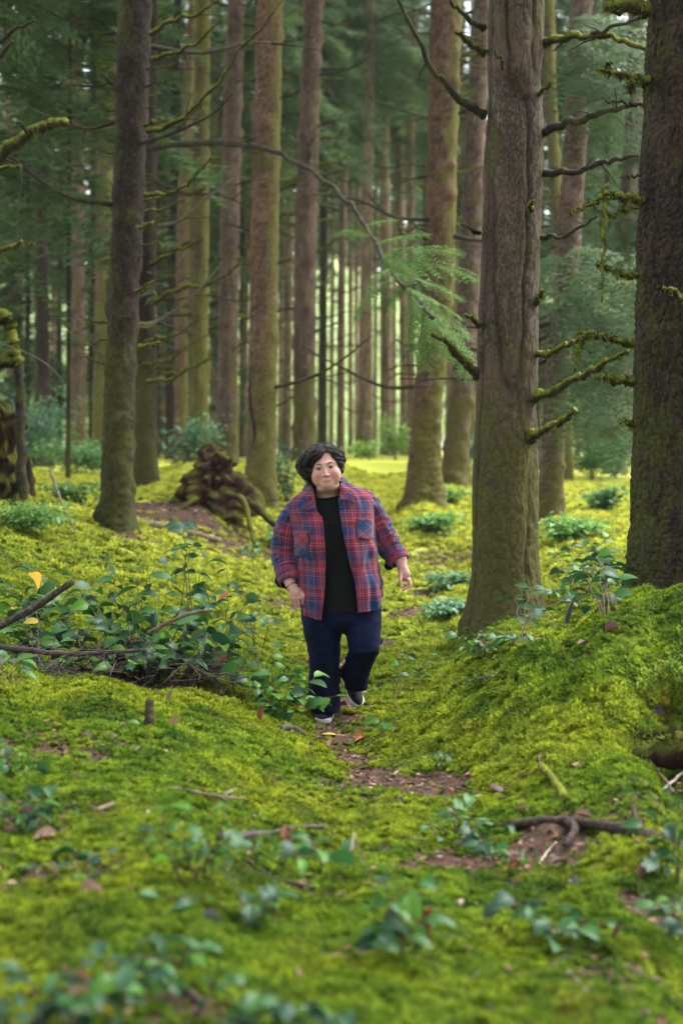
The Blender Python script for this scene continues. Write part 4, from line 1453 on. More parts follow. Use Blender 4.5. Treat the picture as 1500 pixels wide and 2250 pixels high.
def uvsphere(r_, nu=14, nv=20, axis=1):
    th = np.linspace(0, np.pi, nu)
    ph = np.linspace(0, 2 * np.pi, nv, endpoint=False)
    T, Pp = np.meshgrid(th, ph, indexing='ij')
    v = np.stack([np.sin(T) * np.cos(Pp), np.cos(T), np.sin(T) * np.sin(Pp)], -1) * r_
    return v.reshape(-1, 3), grid_faces(nu, nv, True), T


for sx in (-1, 1):
    v, fcs, T = uvsphere(.0128, 19, 20)
    # the gaze goes to the camera
    mi = np.where(np.arange(18) < 2, 2, np.where(np.arange(18) < 5, 1, 0)).repeat(20)
    pw = np.array(H2W((sx * .0338, .0795, -.0012)))
    o = obj('eye', mesh('eye', v @ HM, fcs, [M_WHITE, M_IRIS, M_PUPIL], mi=mi), person)
    o.location = pw - PO
t = NT('hair')
f = t.noise(t.pos((1, 1, 1)), 60, 3, .6)
M_HAIR = t.bsdf(t.mix(.5, t.ramp(f, [(0.3, (0.003, 0.0022, 0.002)), (0.6, (0.009, 0.0062, 0.0055)), (0.8, (0.03, 0.020, 0.017))]), t.ramp(t.attr('tone').outputs['Fac'], [(0, (.003, .0022, .002)), (.55, (.013, .0082, .0065)), (1, (.070, .044, .033))])), 0.58, t.bump(t.noise(t.pos((1, 1, .3)), 240, 2), .5, .003), 0.22)
M_BROW = plain('brow_hair', (.040, .022, .016), .8, .4, 200, .15)
for sx in (-1, 1):
    pts = smoothpath([(sx * .014, .0965, .0185), (sx * .030, .0945, .0245), (sx * .046, .0830, .0240), (sx * .057, .066, .0170)], 9)
    mb = MB()
    add_tube(mb, pts @ HM, np.array([.0030, .0038, .0040, .0040, .0038, .0034, .0030, .0024, .0014]), 6, 0, .5, 3)
    o = obj('eyebrow', mb.mesh('eyebrow', [M_BROW]), person)
    o.location = HC - PO

for sx in (-1, 1):
    pts = smoothpath([(sx * .0525, .0765, -.001), (sx * .044, .0885, .0042), (sx * .034, .0937, .0056), (sx * .024, .0905, .002), (sx * .0165, .0855, -.002)], 11)
    mb = MB()
    add_tube(mb, pts @ HM, np.interp(np.arange(11), [0, 4, 10], [.0021, .0018, .0008]), 5)
    o = obj('eyelash', mb.mesh('eyelash', [M_PUPIL]), person)
    o.location = HC - PO

# ---- hair: a cap under some three hundred curling locks
r = np.random.default_rng(3)
mb = MB()


def cap(W):
    p = (W - HC) @ HM.T
    d = ell(p, (-.008, -.014, .036), (.107, .117, .106))
    d = smin(d, ell(p, (-.075, -.010, -.015), (.062, .070, .066)), .03)
    d = smin(d, ell(p, (.070, -.015, .005), (.042, .065, .060)), .03)
    # leave the face free
    xl = np.interp(p[:, 2], [-.12, -.06, -.028, .028, .055, .074, .084], [-.082, -.086, -.080, -.060, -.030, .000, .024])
    xr = np.interp(p[:, 2], [-.12, -.04, -.014, .028, .077, .09, .11], [.088, .086, .079, .064, .046, .026, .02])
    face = np.maximum(np.maximum(xl - p[:, 0], p[:, 0] - xr), np.maximum(p[:, 2] - .086, -.005 - p[:, 1]))
    d = smax(d, -face, .012)
    d = np.maximum(d, -(p[:, 2] + .075))
    return d + .008 * vnoise(p * 70, 3)


cv, cf = snet(cap, HC - (.20, .16, .14), HC + (.18, .16, .17), .006, 1)
mb.add(cv - HC, cf)


def surf(phi, th, grow=1.0):
    """point on the hair surface: phi 0 = front, +90 = right of the photo; th from the crown"""
    sx, cx_ = math.sin(phi), math.cos(phi)
    rx = .108 if sx < 0 else .094
    rx += (.024 if sx < 0 else .010) * max(0, math.sin(th)) ** 3 * abs(sx)
    return np.array((-.006 + rx * sx * math.sin(th) * grow, -.022 + .118 * cx_ * math.sin(th) * grow, .034 + (.098 if th < 1.57 else (.165 if sx < 0 else .125)) * math.cos(th) * grow))


TONE = [np.zeros(len(cv))]
for i in range(420):
    phi = r.uniform(-math.pi, math.pi)
    if r.uniform() < .4:
        phi = R(r.choice([-1, 1]) * r.uniform(25, 115))
    deg = math.degrees(phi)
    if -14 < deg < 26:
        continue
    left = phi < 0
    thmax = R(r.uniform(104, 146)) if left else R(r.uniform(98, 126))
    th0 = R(r.uniform(3, 55)) if r.uniform() < .55 else R(r.uniform(45, 92))
    gr = r.uniform(.95, 1.07)
    amp = r.uniform(.010, .019)
    fr = r.uniform(1.1, 1.9) * (thmax - th0) / 1.2
    p0 = r.uniform(0, 6.28)
    n = 20
    pts = []
    for k in range(n):
        f_ = k / (n - 1)
        th = th0 + (thmax - th0) * f_
        ph = phi
        if -75 < deg <= 0:              # fringe sweeps from the parting down to the left
            ph = phi * (.15 + .85 * min(1, f_ * 1.5)) + R(12) * (1 - f_)
            ph -= R(34) * f_ ** .8
        if 0 < deg < 75:
            ph = phi * (.45 + .55 * min(1, f_ * 1.6)) + R(20) * f_
        q = surf(ph, th, gr)
        if f_ > .7:
            q[:2] *= 1 - .30 * (f_ - .7)
        a_ = amp * min(1, f_ * 1.8 + .2)
        tg = np.array((math.cos(ph), -math.sin(ph), 0))
        no = np.array((math.sin(ph), math.cos(ph), .3))
        q = q + a_ * (1.1 * math.sin(p0 + fr * 6.28 * f_) * tg + .8 * math.cos(p0 + fr * 6.28 * f_) * no)
        pts.append(q)
    pts = np.array(pts)
    xl = np.interp(pts[:, 2], [-.12, -.06, -.028, .028, .055, .074, .084], [-.088, -.090, -.084, -.064, -.034, -.004, .020])
    xr = np.interp(pts[:, 2], [-.12, -.04, -.014, .028, .077, .09, .11], [.092, .090, .082, .067, .048, .028, .02])
    bad = (pts[:, 0] > xl + .008) & (pts[:, 0] < xr - .008) & (pts[:, 1] > .02) & (pts[:, 2] < .080)
    if bad.any():
        continue
    n0_ = mb.n
    rad = r.uniform(.0050, .0088) * np.clip(np.sin(np.linspace(.5, 3.05, n)) * 1.15, .12, 1)
    add_tube(mb, pts @ HM, rad, 6, 0, .35, i, flat=.75)
    TONE.append(np.full(mb.n - n0_, r.uniform(0, 1) ** 1.6))
    # a few loose strands beside the lock
    for j_ in range(3):
        n0_ = mb.n
        off = r.normal(0, .006, 3)
        add_tube(mb, (pts + off + np.stack([.004 * np.sin(np.arange(n) * .9 + j_), 0 * np.arange(n), .003 * np.cos(np.arange(n) * .8)], 1)) @ HM, rad * .28, 4)
        TONE.append(np.full(mb.n - n0_, r.uniform(.2, 1)))
hme = mb.mesh('hair', [M_HAIR])
at = hme.attributes.new('tone', 'FLOAT', 'POINT')
at.data.foreach_set('value', np.concatenate(TONE).astype(np.float32))
hair = obj('hair', hme, person)
hair['label'] = 'short curly dark brown hair'
hair.location = HC - PO

# ---- plaid cloth
t = NT('plaid_flannel')
uv = t.n('ShaderNodeUVMap').outputs[0]
sp = t.n('ShaderNodeSeparateXYZ')
t.l(uv, sp.inputs[0])
BLUE, MAR, PUR, SAL = (0.008, 0.028, 0.085), (0.150, 0.018, 0.034), (0.066, 0.017, 0.050), (0.52, 0.150, 0.125)


def band(sock, off, per=.142):
    fr = t.math('FRACT', t.math('ADD', t.math('DIVIDE', sock, per), off))
    return t.ramp(fr, [(0.0, BLUE), (0.34, SAL), (0.355, PUR), (0.44, PUR), (0.46, MAR), (0.56, SAL), (0.58, MAR), (0.66, SAL), (0.675, MAR), (0.77, MAR), (0.79, PUR), (0.87, SAL), (0.885, PUR), (0.93, PUR), (0.955, SAL), (0.968, BLUE)], 'CONSTANT')


def fine(sock, per, lo_, hi_):
    fr = t.math('FRACT', t.math('DIVIDE', sock, per))
    return t.ramp(fr, [(0, (lo_,) * 3), (.55, (lo_,) * 3), (.75, (hi_,) * 3), (1, (lo_,) * 3)])


wv = t.noise(t.pos((1, 1, 1), 'uv'), 9, 3)
wob = t.math('MULTIPLY', t.math('SUBTRACT', wv, .5), .006)
u_s = t.math('ADD', sp.outputs[0], wob)
v_s = t.math('ADD', sp.outputs[1], wob)
c = t.mix(0.5, band(u_s, .0), band(v_s, .2))
c = t.mix(0.55, c, t.mix(.5, fine(u_s, .0125, .62, 1.75), fine(v_s, .0105, .62, 1.75)), 'MULTIPLY')
f = t.noise(t.pos((1, 1, 1), 'uv'), 300, 3, .7)
c = t.mix(.5, c, t.ramp(f, [(.3, (.6, .6, .6)), (.7, (1.4, 1.4, 1.4))]), 'MULTIPLY')
M_PLAID = t.bsdf(c, 0.92, t.bump(t.noise(t.pos((1, 1, 1), 'uv'), 160, 3, .7), .35, .003), 0.1, sheen=.15)
M_BLACK = plain('black_jersey', (.0022, .0022, .0028), .88, .25, 40, .15)
t = NT('dark_denim')
f = t.noise(t.pos((1, 1, 1), 'obj'), 9, 4, .6)
c = t.ramp(f, [(.3, (.0008, .0017, .0085)), (.7, (.0025, .0068, .034))])
M_DENIM = t.bsdf(c, .85, t.bump(t.noise(t.pos((1, 1, 1), 'obj'), 240, 3, .7), .25, .002), .12)

# torso rings: level, centre, half width (px), half depth (m), depth offset, roll
TR = np.array([
    (1058, 718, 30, .075, -.075, .15),
    (1072, 720, 52, .095, -.07, .16),
    (1083, 722, 72, .118, -.06, .15),
    (1098, 725, 86, .140, -.045, .12),
    (1115, 728, 88, .160, -.035, .09),
    (1145, 732, 84, .185, -.03, .06),
    (1180, 736, 83, .200, -.02, .04),
    (1220, 739, 84, .208, -.01, .02),
    (1260, 743, 87, .213, .0, .01),
    (1300, 747, 89, .215, .0, .0),
    (1360, 750, 91, .215, .0, .0),
])


def torso_pt(th, py, off=0.0, ex=2.5):
    """point of the torso surface; th 0 = front, + to the right of the photo"""
    c_ = [np.interp(py, TR[:, 0], TR[:, k]) for k in range(1, 6)]
    s_, k_ = np.sin(th), np.cos(th)
    sx = np.sign(s_) * np.abs(s_) ** (2 / ex)
    sy = np.sign(k_) * np.abs(k_) ** (2 / ex)
    dx = c_[1] * sx
    hd = c_[2] + off
    y = YP + c_[3] - hd * sy
    pyy = py - c_[4] * dx
    # belly and bust fullness
    y = y - .025 * np.exp(-((pyy - 1185) / 34.) ** 2) * np.clip(k_, 0, 1) * np.exp(-((np.abs(dx) - 40) / 30) ** 2)
    x = ((c_[0] - CX) * PXM + dx * (PXM + off * PXM / .22 / PXM * 0)) + off * sx
    z = EYE + (HY - pyy) * PXM
    return np.stack([x, y, z + 0 * x], -1)


LE = np.array([(1060, 690), (1085, 695), (1116, 698), (1131, 710), (1150, 713), (1200, 717), (1250, 717), (1300, 715), (1352, 708)])
RE = np.array([(1060, 744), (1085, 745), (1100, 742), (1120, 745), (1151, 749), (1189, 757), (1232, 766), (1267, 776), (1335, 784)])


def th_at(px, py, ex=2.5):
    cx_ = np.interp(py, TR[:, 0], TR[:, 1])
    hw = np.interp(py, TR[:, 0], TR[:, 2])
    q = np.clip((px - cx_) / hw, -.98, .98)
    return np.sign(q) * np.arcsin(np.abs(q) ** (ex / 2))


def folds(V, seed, amp, sc_=(9, 9, 4)):
    return amp * fbm(V * np.array(sc_), 3, seed)


def push(V, amp):
    """move a grid (nu, nv, 3) along its normals"""
    du = np.gradient(V, axis=0)
    dv = np.gradient(V, axis=1)
    n = np.cross(du, dv)
    n /= np.linalg.norm(n, axis=-1, keepdims=True) + 1e-9
    return V + n * amp[..., None]


nu, nv = 90, 150
S = np.linspace(0, 1, nu)[:, None]
TH = np.linspace(0, 1, nv)[None, :]
py_top = 1066.0
thl0, thr0 = -.5, .5
hem_t = np.array([0, .10, .22, .30, .5, .70, .78, .88, 1.0])
hem_y = np.array([1336, 1334, 1300, 1291, 1338, 1300, 1310, 1346, 1353])
hem = np.interp(TH, hem_t, hem_y)
PYs = py_top + S * (hem - py_top)
tl = th_at(np.interp(PYs, LE[:, 0], LE[:, 1]), PYs)
tr_ = th_at(np.interp(PYs, RE[:, 0], RE[:, 1]), PYs)
THs = tr_ + TH * (2 * np.pi + tl - tr_)
SV = torso_pt(THs, PYs, .012)
hang = np.clip((PYs - 1120) / 100, 0, 1)
SV[..., 1] -= .012 * hang * np.exp(-((TH - 0) / .05) ** 2) + .012 * hang * np.exp(-((TH - 1) / .05) ** 2)
vert = vnoise(np.stack([THs * 5.5, PYs * .006, 0 * PYs], -1), 5) * .017 * np.clip((PYs - 1140) / 120, 0, 1)
diag = vnoise(np.stack([THs * 4 + PYs * .03, PYs * .035 - THs * 2, 0 * PYs], -1), 15) * .010
SV = push(SV, -(vert + diag + folds(SV, 8, .006, (14, 14, 10))))
UVt = np.stack([THs * .205, SV[..., 2]], -1)
UVt[..., 0] += .004 * vnoise(np.stack([THs * 3, PYs * .02, 0 * PYs], -1), 2)
shirt = obj('shirt', mesh('shirt', (SV - PO).reshape(-1, 3), grid_faces(nu, nv), [M_PLAID], uv=UVt.reshape(-1, 2)), person)
shirt['label'] = 'open plaid flannel shirt in red, purple and blue'
so = shirt.modifiers.new('thickness', 'SOLIDIFY')
so.thickness = .005
so.offset = 0

# black tee under it
nu, nv = 60, 90
S = np.linspace(0, 1, nu)[:, None]
TH = np.linspace(0, 2 * np.pi, nv, endpoint=False)[None, :]
neck = 1093 - 34 * np.abs(np.sin(TH * .5)) ** 1.3
PYs = neck + S * (1336 - neck)
TV = torso_pt(TH + 0 * PYs, PYs, -.012 + .022 * np.clip((PYs - 1235) / 60, 0, 1) * np.exp(-(((TH + np.pi) % (2 * np.pi) - np.pi) / .42) ** 2) - .006 * np.clip((PYs - 1235) / 60, 0, 1))
TV = push(TV, -folds(TV, 18, .012, (7, 7, 4)))
mb = MB()
mb.add((TV - PO).reshape(-1, 3), grid_faces(nu, nv, True))
ring = TV[0] - PO
add_tube(mb, np.concatenate([ring, ring[:1]]), .006, 6)
tee = obj('tee_shirt', mb.mesh('tee_shirt', [M_BLACK]), person)


# sleeves
def limb_loft(axis, rad, n, nseg, seed, amp=.006, rings=0.0, u0=0.0, flat=1.0):
    ax_ = smoothpath(axis, n)
    k = np.linspace(0, 1, n)
    rr = np.interp(k, np.linspace(0, 1, len(rad)), rad)
    t_ = np.gradient(ax_, axis=0)
    t_ /= np.linalg.norm(t_, axis=1, keepdims=True)
    fwd = np.array((0, -1.0, 0))
    s_ = np.cross(t_, fwd)
    s_ /= np.linalg.norm(s_, axis=1, keepdims=True)
    u_ = np.cross(s_, t_)
    th = np.linspace(0, 2 * np.pi, nseg + 1)
    ln = np.concatenate([[0], np.cumsum(np.linalg.norm(np.diff(ax_, axis=0), axis=1))])
    dsp = amp * fbm(np.stack([np.cos(th)[None] * 1.3 + 0 * k[:, None], np.sin(th)[None] * 1.3 + 0 * k[:, None], ln[:, None] * 12 + 0 * th[None]], -1), 3, seed)
    wr = np.abs(vnoise(np.stack([np.cos(th)[None] * .9 + 0 * k[:, None], np.sin(th)[None] * .9 + 0 * k[:, None], ln[:, None] * 34 + np.sin(th)[None] * 1.2], -1), seed + 3))
    dsp = dsp + rings * (.5 - wr) * np.clip(np.sin(k * math.pi) * 1.3, 0, 1)[:, None]
    rd = rr[:, None] + dsp
    V = ax_[:, None] + rd[..., None] * (np.cos(th)[None, :, None] * s_[:, None] + flat * np.sin(th)[None, :, None] * u_[:, None])
    V[:, -1] = V[:, 0]
    uv_ = np.stack([np.broadcast_to(th[None] * rr.mean() * 1.0 + u0, rd.shape), np.broadcast_to(ln[:, None], rd.shape)], -1)
    return V, uv_


AX_L = [Q(678, 1102, -.035), Q(661, 1114, -.03), Q(644, 1138, -.02), Q(633, 1170, .0), Q(629, 1215, .015), Q(634, 1252, -.03), Q(638, 1272, -.07)]
AX_R = [Q(776, 1086, -.035), Q(793, 1096, -.03), Q(810, 1118, -.02), Q(827, 1152, .015), Q(846, 1188, .035), Q(862, 1212, .02), Q(875, 1229, .0)]
SL = []
for nm, AX_, rad, sd_ in (('sleeve', AX_L, [.044, .060, .071, .077, .076, .072, .066], 4), ('sleeve', AX_R, [.044, .058, .069, .072, .069, .064, .060], 9)):
    V, u_ = limb_loft(AX_, rad, 70, 44, sd_, .009, .026, .03 * sd_)
    o = obj(nm, mesh(nm, (V - PO).reshape(-1, 3), grid_faces(70, 45), [M_PLAID], uv=u_.reshape(-1, 2)), person)
    o.modifiers.new('thickness', 'SOLIDIFY').thickness = .004


def cuff(axis, rads, seed, u0):
    """turned-back cuff: out along the sleeve and back in, so that it has an inside"""
    ax_ = smoothpath(axis, 16)
    V, u_ = limb_loft(axis, rads, 16, 44, seed, .004, .003, u0)
    inn = ax_[:, None] + (V - ax_[:, None]) * .84
    VV = np.concatenate([V, inn[::-1]])
    u2 = np.concatenate([u_, u_[::-1] + .03])
    o = obj('cuff', mesh('cuff', (VV - PO).reshape(-1, 3), grid_faces(32, 45), [M_PLAID], uv=u2.reshape(-1, 2)), person)
    return o


cuff([Q(634, 1252, -.035), Q(637, 1266, -.055), Q(639, 1281, -.082)], [.072, .077, .070], 5, .09)
cuff([Q(863, 1213, .018), Q(871, 1223, .008), Q(878, 1234, -.008)], [.066, .070, .062], 6, .02)
# the loose hanging flap of each cuff
for a_, b_, c_ in (((612, 1262, -.03), (613, 1280, -.04), (625, 1288, -.06)), ((852, 1228, .02), (853, 1244, .02), (862, 1247, .01))):
    mb = MB()
    q = smoothpath([Q(*a_), Q(*b_), Q(*c_)], 10)
    add_tube(mb, q - PO, np.array([.010, .016, .021, .024, .025, .024, .022, .018, .014, .008]), 10, 0, .2, 4)
    obj('cuff_flap', mb.mesh('cuff_flap', [M_BLACK]), person)

# pockets with the plaid set on the slant
for px0, px1, py0, py1, sg in ((652, 684, 1162, 1218, 1), (778, 811, 1136, 1180, -1)):
    n1, n2_ = 14, 10
    A_, B_ = np.meshgrid(np.linspace(0, 1, n1), np.linspace(0, 1, n2_), indexing='ij')
    pyy = py0 + A_ * (py1 - py0) + (A_ > .8) * (-6 * np.abs(B_ - .5)) + sg * -4 * (B_ - .5)
    pxx = px0 + B_ * (px1 - px0)
    thp = th_at(pxx, pyy)
    PV = torso_pt(thp, pyy + np.interp(pyy, TR[:, 0], TR[:, 5]) * (pxx - np.interp(pyy, TR[:, 0], TR[:, 1])), .022)
    PV[..., 1] -= .006 * np.clip(1 - A_ * 5, 0, 1) * (1 - np.abs(B_ - .5) * 1.2) + .004
    u0, v0 = B_ * (px1 - px0) * PXM, A_ * (py1 - py0) * PXM
    uvp = np.stack([(u0 + sg * v0) * .707 + .03, (v0 - sg * u0) * .707 + .08], -1)
    o = obj('pocket', mesh('pocket', (PV - PO).reshape(-1, 3), grid_faces(n1, n2_)[:, ::-1], [M_PLAID], uv=uvp.reshape(-1, 2)), person)
    so = o.modifiers.new('thickness', 'SOLIDIFY')
    so.thickness = .005

# collar: stands round the neck and folds down into two points
def on_torso(px, py, off):
    pe = py + np.interp(py, TR[:, 0], TR[:, 5]) * (px - np.interp(py, TR[:, 0], TR[:, 1]))
    q = torso_pt(th_at(np.float64(px), pe), np.float64(pe), off)
    return np.array((Q(px, py)[0], q[1] - .004, Q(px, py)[2]))


inner = [on_torso(697, 1117, .014), on_torso(692, 1107, .016), Q(687, 1090, -.165), Q(683, 1073, -.135), Q(681, 1058, -.075), Q(692, 1048, -.005), Q(720, 1043, .025), Q(745, 1044, .0), Q(751, 1053, -.075), Q(749, 1068, -.135), Q(747, 1084, -.170), on_torso(747, 1091, .020), on_torso(747, 1097, .018)]
outer = [on_torso(694, 1118, .016), on_torso(662, 1121, .022), on_torso(664, 1104, .026), Q(664, 1086, -.120), Q(664, 1076, -.065), Q(682, 1062, .04), Q(722, 1054, .08), Q(758, 1052, .035), Q(767, 1062, -.065), Q(769, 1074, -.120), on_torso(773, 1086, .026), on_torso(778, 1101, .022), on_torso(750, 1098, .018)]


def linpath(p, n):
    p = np.array(p)
    k = np.linspace(0, len(p) - 1, n)
    return np.stack([np.interp(k, np.arange(len(p)), p[:, j]) for j in range(3)], 1)


n1 = 85
ci, co = linpath(inner, n1), linpath(outer, n1)
K = np.linspace(0, 1, 8)[None, :, None]
CV_ = ci[:, None] * (1 - K) + co[:, None] * K
CV_[..., 2] += .006 * np.sin(K[..., 0] * np.pi)
CV_[..., 1] -= .008 * np.sin(K[..., 0] * np.pi)
ln = np.concatenate([[0], np.cumsum(np.linalg.norm(np.diff(co, axis=0), axis=1))])
uvc = np.stack([np.broadcast_to(ln[:, None] + .02, (n1, 8)), np.broadcast_to(np.linspace(.09, .16, 8)[None], (n1, 8))], -1)
o = obj('collar', mesh('collar', (CV_ - PO).reshape(-1, 3), grid_faces(n1, 8), [M_PLAID], uv=uvc.reshape(-1, 2)), person)
so = o.modifiers.new('thickness', 'SOLIDIFY')
so.thickness = .006
so.offset = 0
# shirt buttons down the right-hand placket
M_BTN = plain('button_plastic', (.05, .02, .03), .4, .2, 30, .5)
for py in (1112, 1150, 1200, 1245, 1290):
    v, fcs, T = uvsphere(.0048, 7, 10)
    v = v * (1, .5, 1)
    px = np.interp(py, RE[:, 0], RE[:, 1]) + 4.5
    q = torso_pt(th_at(px, py), np.array(py), .024)
    o = obj('button', mesh('button', v, fcs, [M_BTN]), person)
    o.location = q - PO + (0, -.012, 0)


# ---- jeans
def leg_rings(rows, n, nseg, seed):
    a_ = np.array(rows, float)
    k = np.linspace(0, 1, n)
    t_ = np.linspace(0, 1, len(a_))
    sm = smoothpath(a_, n)
    th = np.linspace(0, 2 * np.pi, nseg, endpoint=False)
    px = sm[:, 0][:, None] + sm[:, 2][:, None] * np.sin(th)[None]
    py = np.broadcast_to(sm[:, 1][:, None], px.shape)
    V = np.stack([(px - CX) * PXM, YP + sm[:, 4][:, None] - sm[:, 3][:, None] * np.cos(th)[None], EYE + (HY - py) * PXM], -1)
    wr = fbm(np.stack([np.sin(th)[None] * 1.2 + 0 * py, np.cos(th)[None] * 1.2 + 0 * py, py * .075], -1), 3, seed)
    return push(V, wr * .008 + .006 * (.5 - np.abs(vnoise(np.stack([np.sin(th)[None] * .8 + 0 * py, np.cos(th)[None] * .8 + 0 * py, py * .16 + np.sin(th)[None]], -1), seed + 40))) * np.exp(-((py - 1440) / 45.) ** 2) * 2)


legs = MB()
pel = leg_rings([(747, 1290, 85, .20, 0), (748, 1320, 87, .205, 0), (749, 1350, 86, .20, 0), (749, 1375, 70, .16, 0), (750, 1388, 40, .1, 0)], 26, 48, 3)
l1 = leg_rings([(705, 1335, 44, .16, 0), (707, 1375, 43, .155, -.01), (711, 1415, 36.5, .13, -.02), (713, 1450, 33.5, .115, -.03), (712, 1490, 34, .115, -.01), (713, 1525, 34.5, .12, .0), (715, 1562, 33.5, .13, -.005)], 70, 40, 7)
l2 = leg_rings([(795, 1330, 42, .16, 0), (797, 1365, 41, .15, -.04), (798, 1400, 36, .13, -.085), (797, 1428, 34, .12, -.095), (788, 1455, 32, .11, -.02), (780, 1485, 31.5, .11, .07), (782, 1508, 27, .11, .13), (783, 1524, 25, .105, .17)], 70, 40, 11)
for V in (pel, l1, l2):
    n_ = len(V) * V.shape[1]
    top, bot = V[0].mean(0), V[-1].mean(0)
    VV = np.concatenate([V.reshape(-1, 3), top[None], bot[None]]) - PO
    F4 = grid_faces(len(V), V.shape[1], True)
    j = np.arange(V.shape[1])
    jn = (j + 1) % V.shape[1]
    cap3 = np.concatenate([np.stack([jn, j, np.full_like(j, n_), np.full_like(j, -1)], 1), np.stack([(len(V) - 1) * V.shape[1] + j, (len(V) - 1) * V.shape[1] + jn, np.full_like(j, n_ + 1), np.full_like(j, -1)], 1)])
    o0 = legs.n
    legs.V.append(VV)
    legs.n += len(VV)
    legs.F.append(F4 + o0)
    legs.M.append(np.zeros(len(F4)))
    cap3[:, :3] += o0
    legs.F.append(cap3)
    legs.M.append(np.zeros(len(cap3)))
jeans = obj('jeans', legs.mesh('jeans', [M_DENIM]), person)
jeans['label'] = 'dark navy bootcut jeans'
rm = jeans.modifiers.new('weld', 'REMESH')
rm.mode = 'VOXEL'
rm.voxel_size = .009
rm.use_smooth_shade = True
sm_ = jeans.modifiers.new('soften', 'SMOOTH')
sm_.iterations = 3
# the rumpled fold at the back of the bent knee
mb = MB()
q = smoothpath([Q(826, 1408, -.03), Q(835, 1411, -.02), Q(838, 1404, -.01)], 7)
add_tube(mb, q - PO, np.array([.012, .014, .014, .013, .012, .010, .006]), 8, 0, .2, 2)
obj('jeans_fold', mb.mesh('jeans_fold', [M_DENIM]), person)

# ---- shoes
M_CANVAS = plain('black_canvas', (.012, .012, .016), .8, .3, 60, .2)
M_SOLE = plain('white_rubber', (.50, .49, .46), .6, .15, 30, .3)
M_LACE = plain('cream_lace', (.34, .31, .22), .8, .15, 60, .2)


def shoe(toe, heel, up, L=.255):
    toe, heel = np.asarray(toe), np.asarray(heel)
    fx = toe - heel
    fx = fx / np.linalg.norm(fx)
    up = np.asarray(up, float)
    up = up - (up @ fx) * fx
    up /= np.linalg.norm(up)
    sd_ = np.cross(fx, up)
    M = np.stack([fx, sd_, up])

    def outline(p):
        return rcn(np.stack([p[:, 0], p[:, 1], 0 * p[:, 0]], 1), (.040, 0, 0), (L - .048, .004, 0), .036, .047)

    def sole(W):
        p = W @ M.T
        return smax(outline(p), np.abs(p[:, 2] - .014) - .014, .006)

    def upper(W):
        p = W @ M.T
        d = smin(ell(p, (L - .085, .003, .018), (.085, .0445, .040)), rcn(p, (.045, 0, .05), (.14, 0, .035), .036, .036), .035)
        d = smin(d, rcn(p, (.05, 0, .04), (.055, 0, .10), .038, .036), .02)
        return smax(d, -(p[:, 2] - .022), .004)
    R_ = .32
    Vs, Fs = snet(lambda W: sole(W - heel), heel + fx * .127 - .17, heel + fx * .127 + .17, .0048, 1)
    Vu, Fu = snet(lambda W: upper(W - heel), heel + fx * .127 - .17, heel + fx * .127 + .17, .0048, 1)
    s = obj('shoe', mesh('shoe', Vu - PO, Fu, [M_CANVAS]), person)
    s2 = obj('sole', mesh('sole', Vs - PO, Fs, [M_SOLE]), s)
    mb = MB()
    for x_ in (.112, .130, .148, .164):
        hgt = .078 - (x_ - .112) * .28
        pts = np.array([(x_, -.028, hgt - .020), (x_ + .004, 0, hgt), (x_, .028, hgt - .020)])
        add_tube(mb, smoothpath(pts, 7) @ M + heel - PO, .0042, 5)
    obj('lace', mb.mesh('lace', [M_LACE]), s)
    return s


gL = gz(Q(710, 1585)[0], YP - .03)
fl = Q(708, 1585, -.16)
hl = Q(722, 1570, .085)
fl[2] = hl[2] = gL + .012
shoe(fl, hl, (0, 0, 1))
tr2 = Q(788, 1551, .28)
hr2 = Q(757, 1478, .42)
shoe(tr2, hr2, (.25, -.75, .55))

# ---- bracelets and ring
M_BEAD = plain('wood_beads', (.045, .016, .012), .35, .3, 90, .5)
M_GOLD = plain('gold_beads', (.55, .36, .16), .3, .2, 90, .6)
M_CORD = plain('dark_cord', (.02, .014, .012), .8, .2, 60, .2)
for cxy, rr_, mt, nb, br in (((640.5, 1288, -.103), .0335, M_BEAD, 26, .0044), ((642, 1291.5, -.107), .0335, M_GOLD, 34, .0034)):
    ctr = Q(*cxy)
    axd = Q(650, 1302, -.125) - Q(634, 1272, -.08)
    axd /= np.linalg.norm(axd)
    tilt = np.array((.25, 0, -.1))
    axd = axd + tilt * .2
    axd /= np.linalg.norm(axd)
    s_ = np.cross(axd, (0, 1.0, 0))
    s_ /= np.linalg.norm(s_)
    u_ = np.cross(s_, axd)
    mb = MB()
    for k in range(nb):
        a_ = 2 * np.pi * k / nb
        v, fcs, T = uvsphere(br, 6, 7)
        mb.add(v + ctr + rr_ * (math.cos(a_) * s_ + math.sin(a_) * u_ * .9) - PO, fcs)
    obj('bracelet', mb.mesh('bracelet', [mt]), person)
mb = MB()
for e_ in ((618, 1310, -.12), (622, 1313, -.12)):
    q = smoothpath([Q(628, 1298, -.115), Q(624, 1303, -.12), Q(*e_)], 6)
    add_tube(mb, q - PO, .0013, 5)
    v, fcs, T = uvsphere(.0035, 6, 7)
    mb.add(v + q[-1] - PO, fcs)
obj('bracelet_tie', mb.mesh('bracelet_tie', [M_CORD]), person)
mb = MB()
q = Q(900.5, 1279, -.050)
th = np.linspace(0, 2 * np.pi, 15)
add_tube(mb, np.stack([q[0] + .0105 * np.cos(th), q[1] + .0105 * np.sin(th), q[2] + .002 * np.cos(th)], 1) - PO, .0014, 5)
obj('ring', mb.mesh('ring', [M_GOLD]), person)
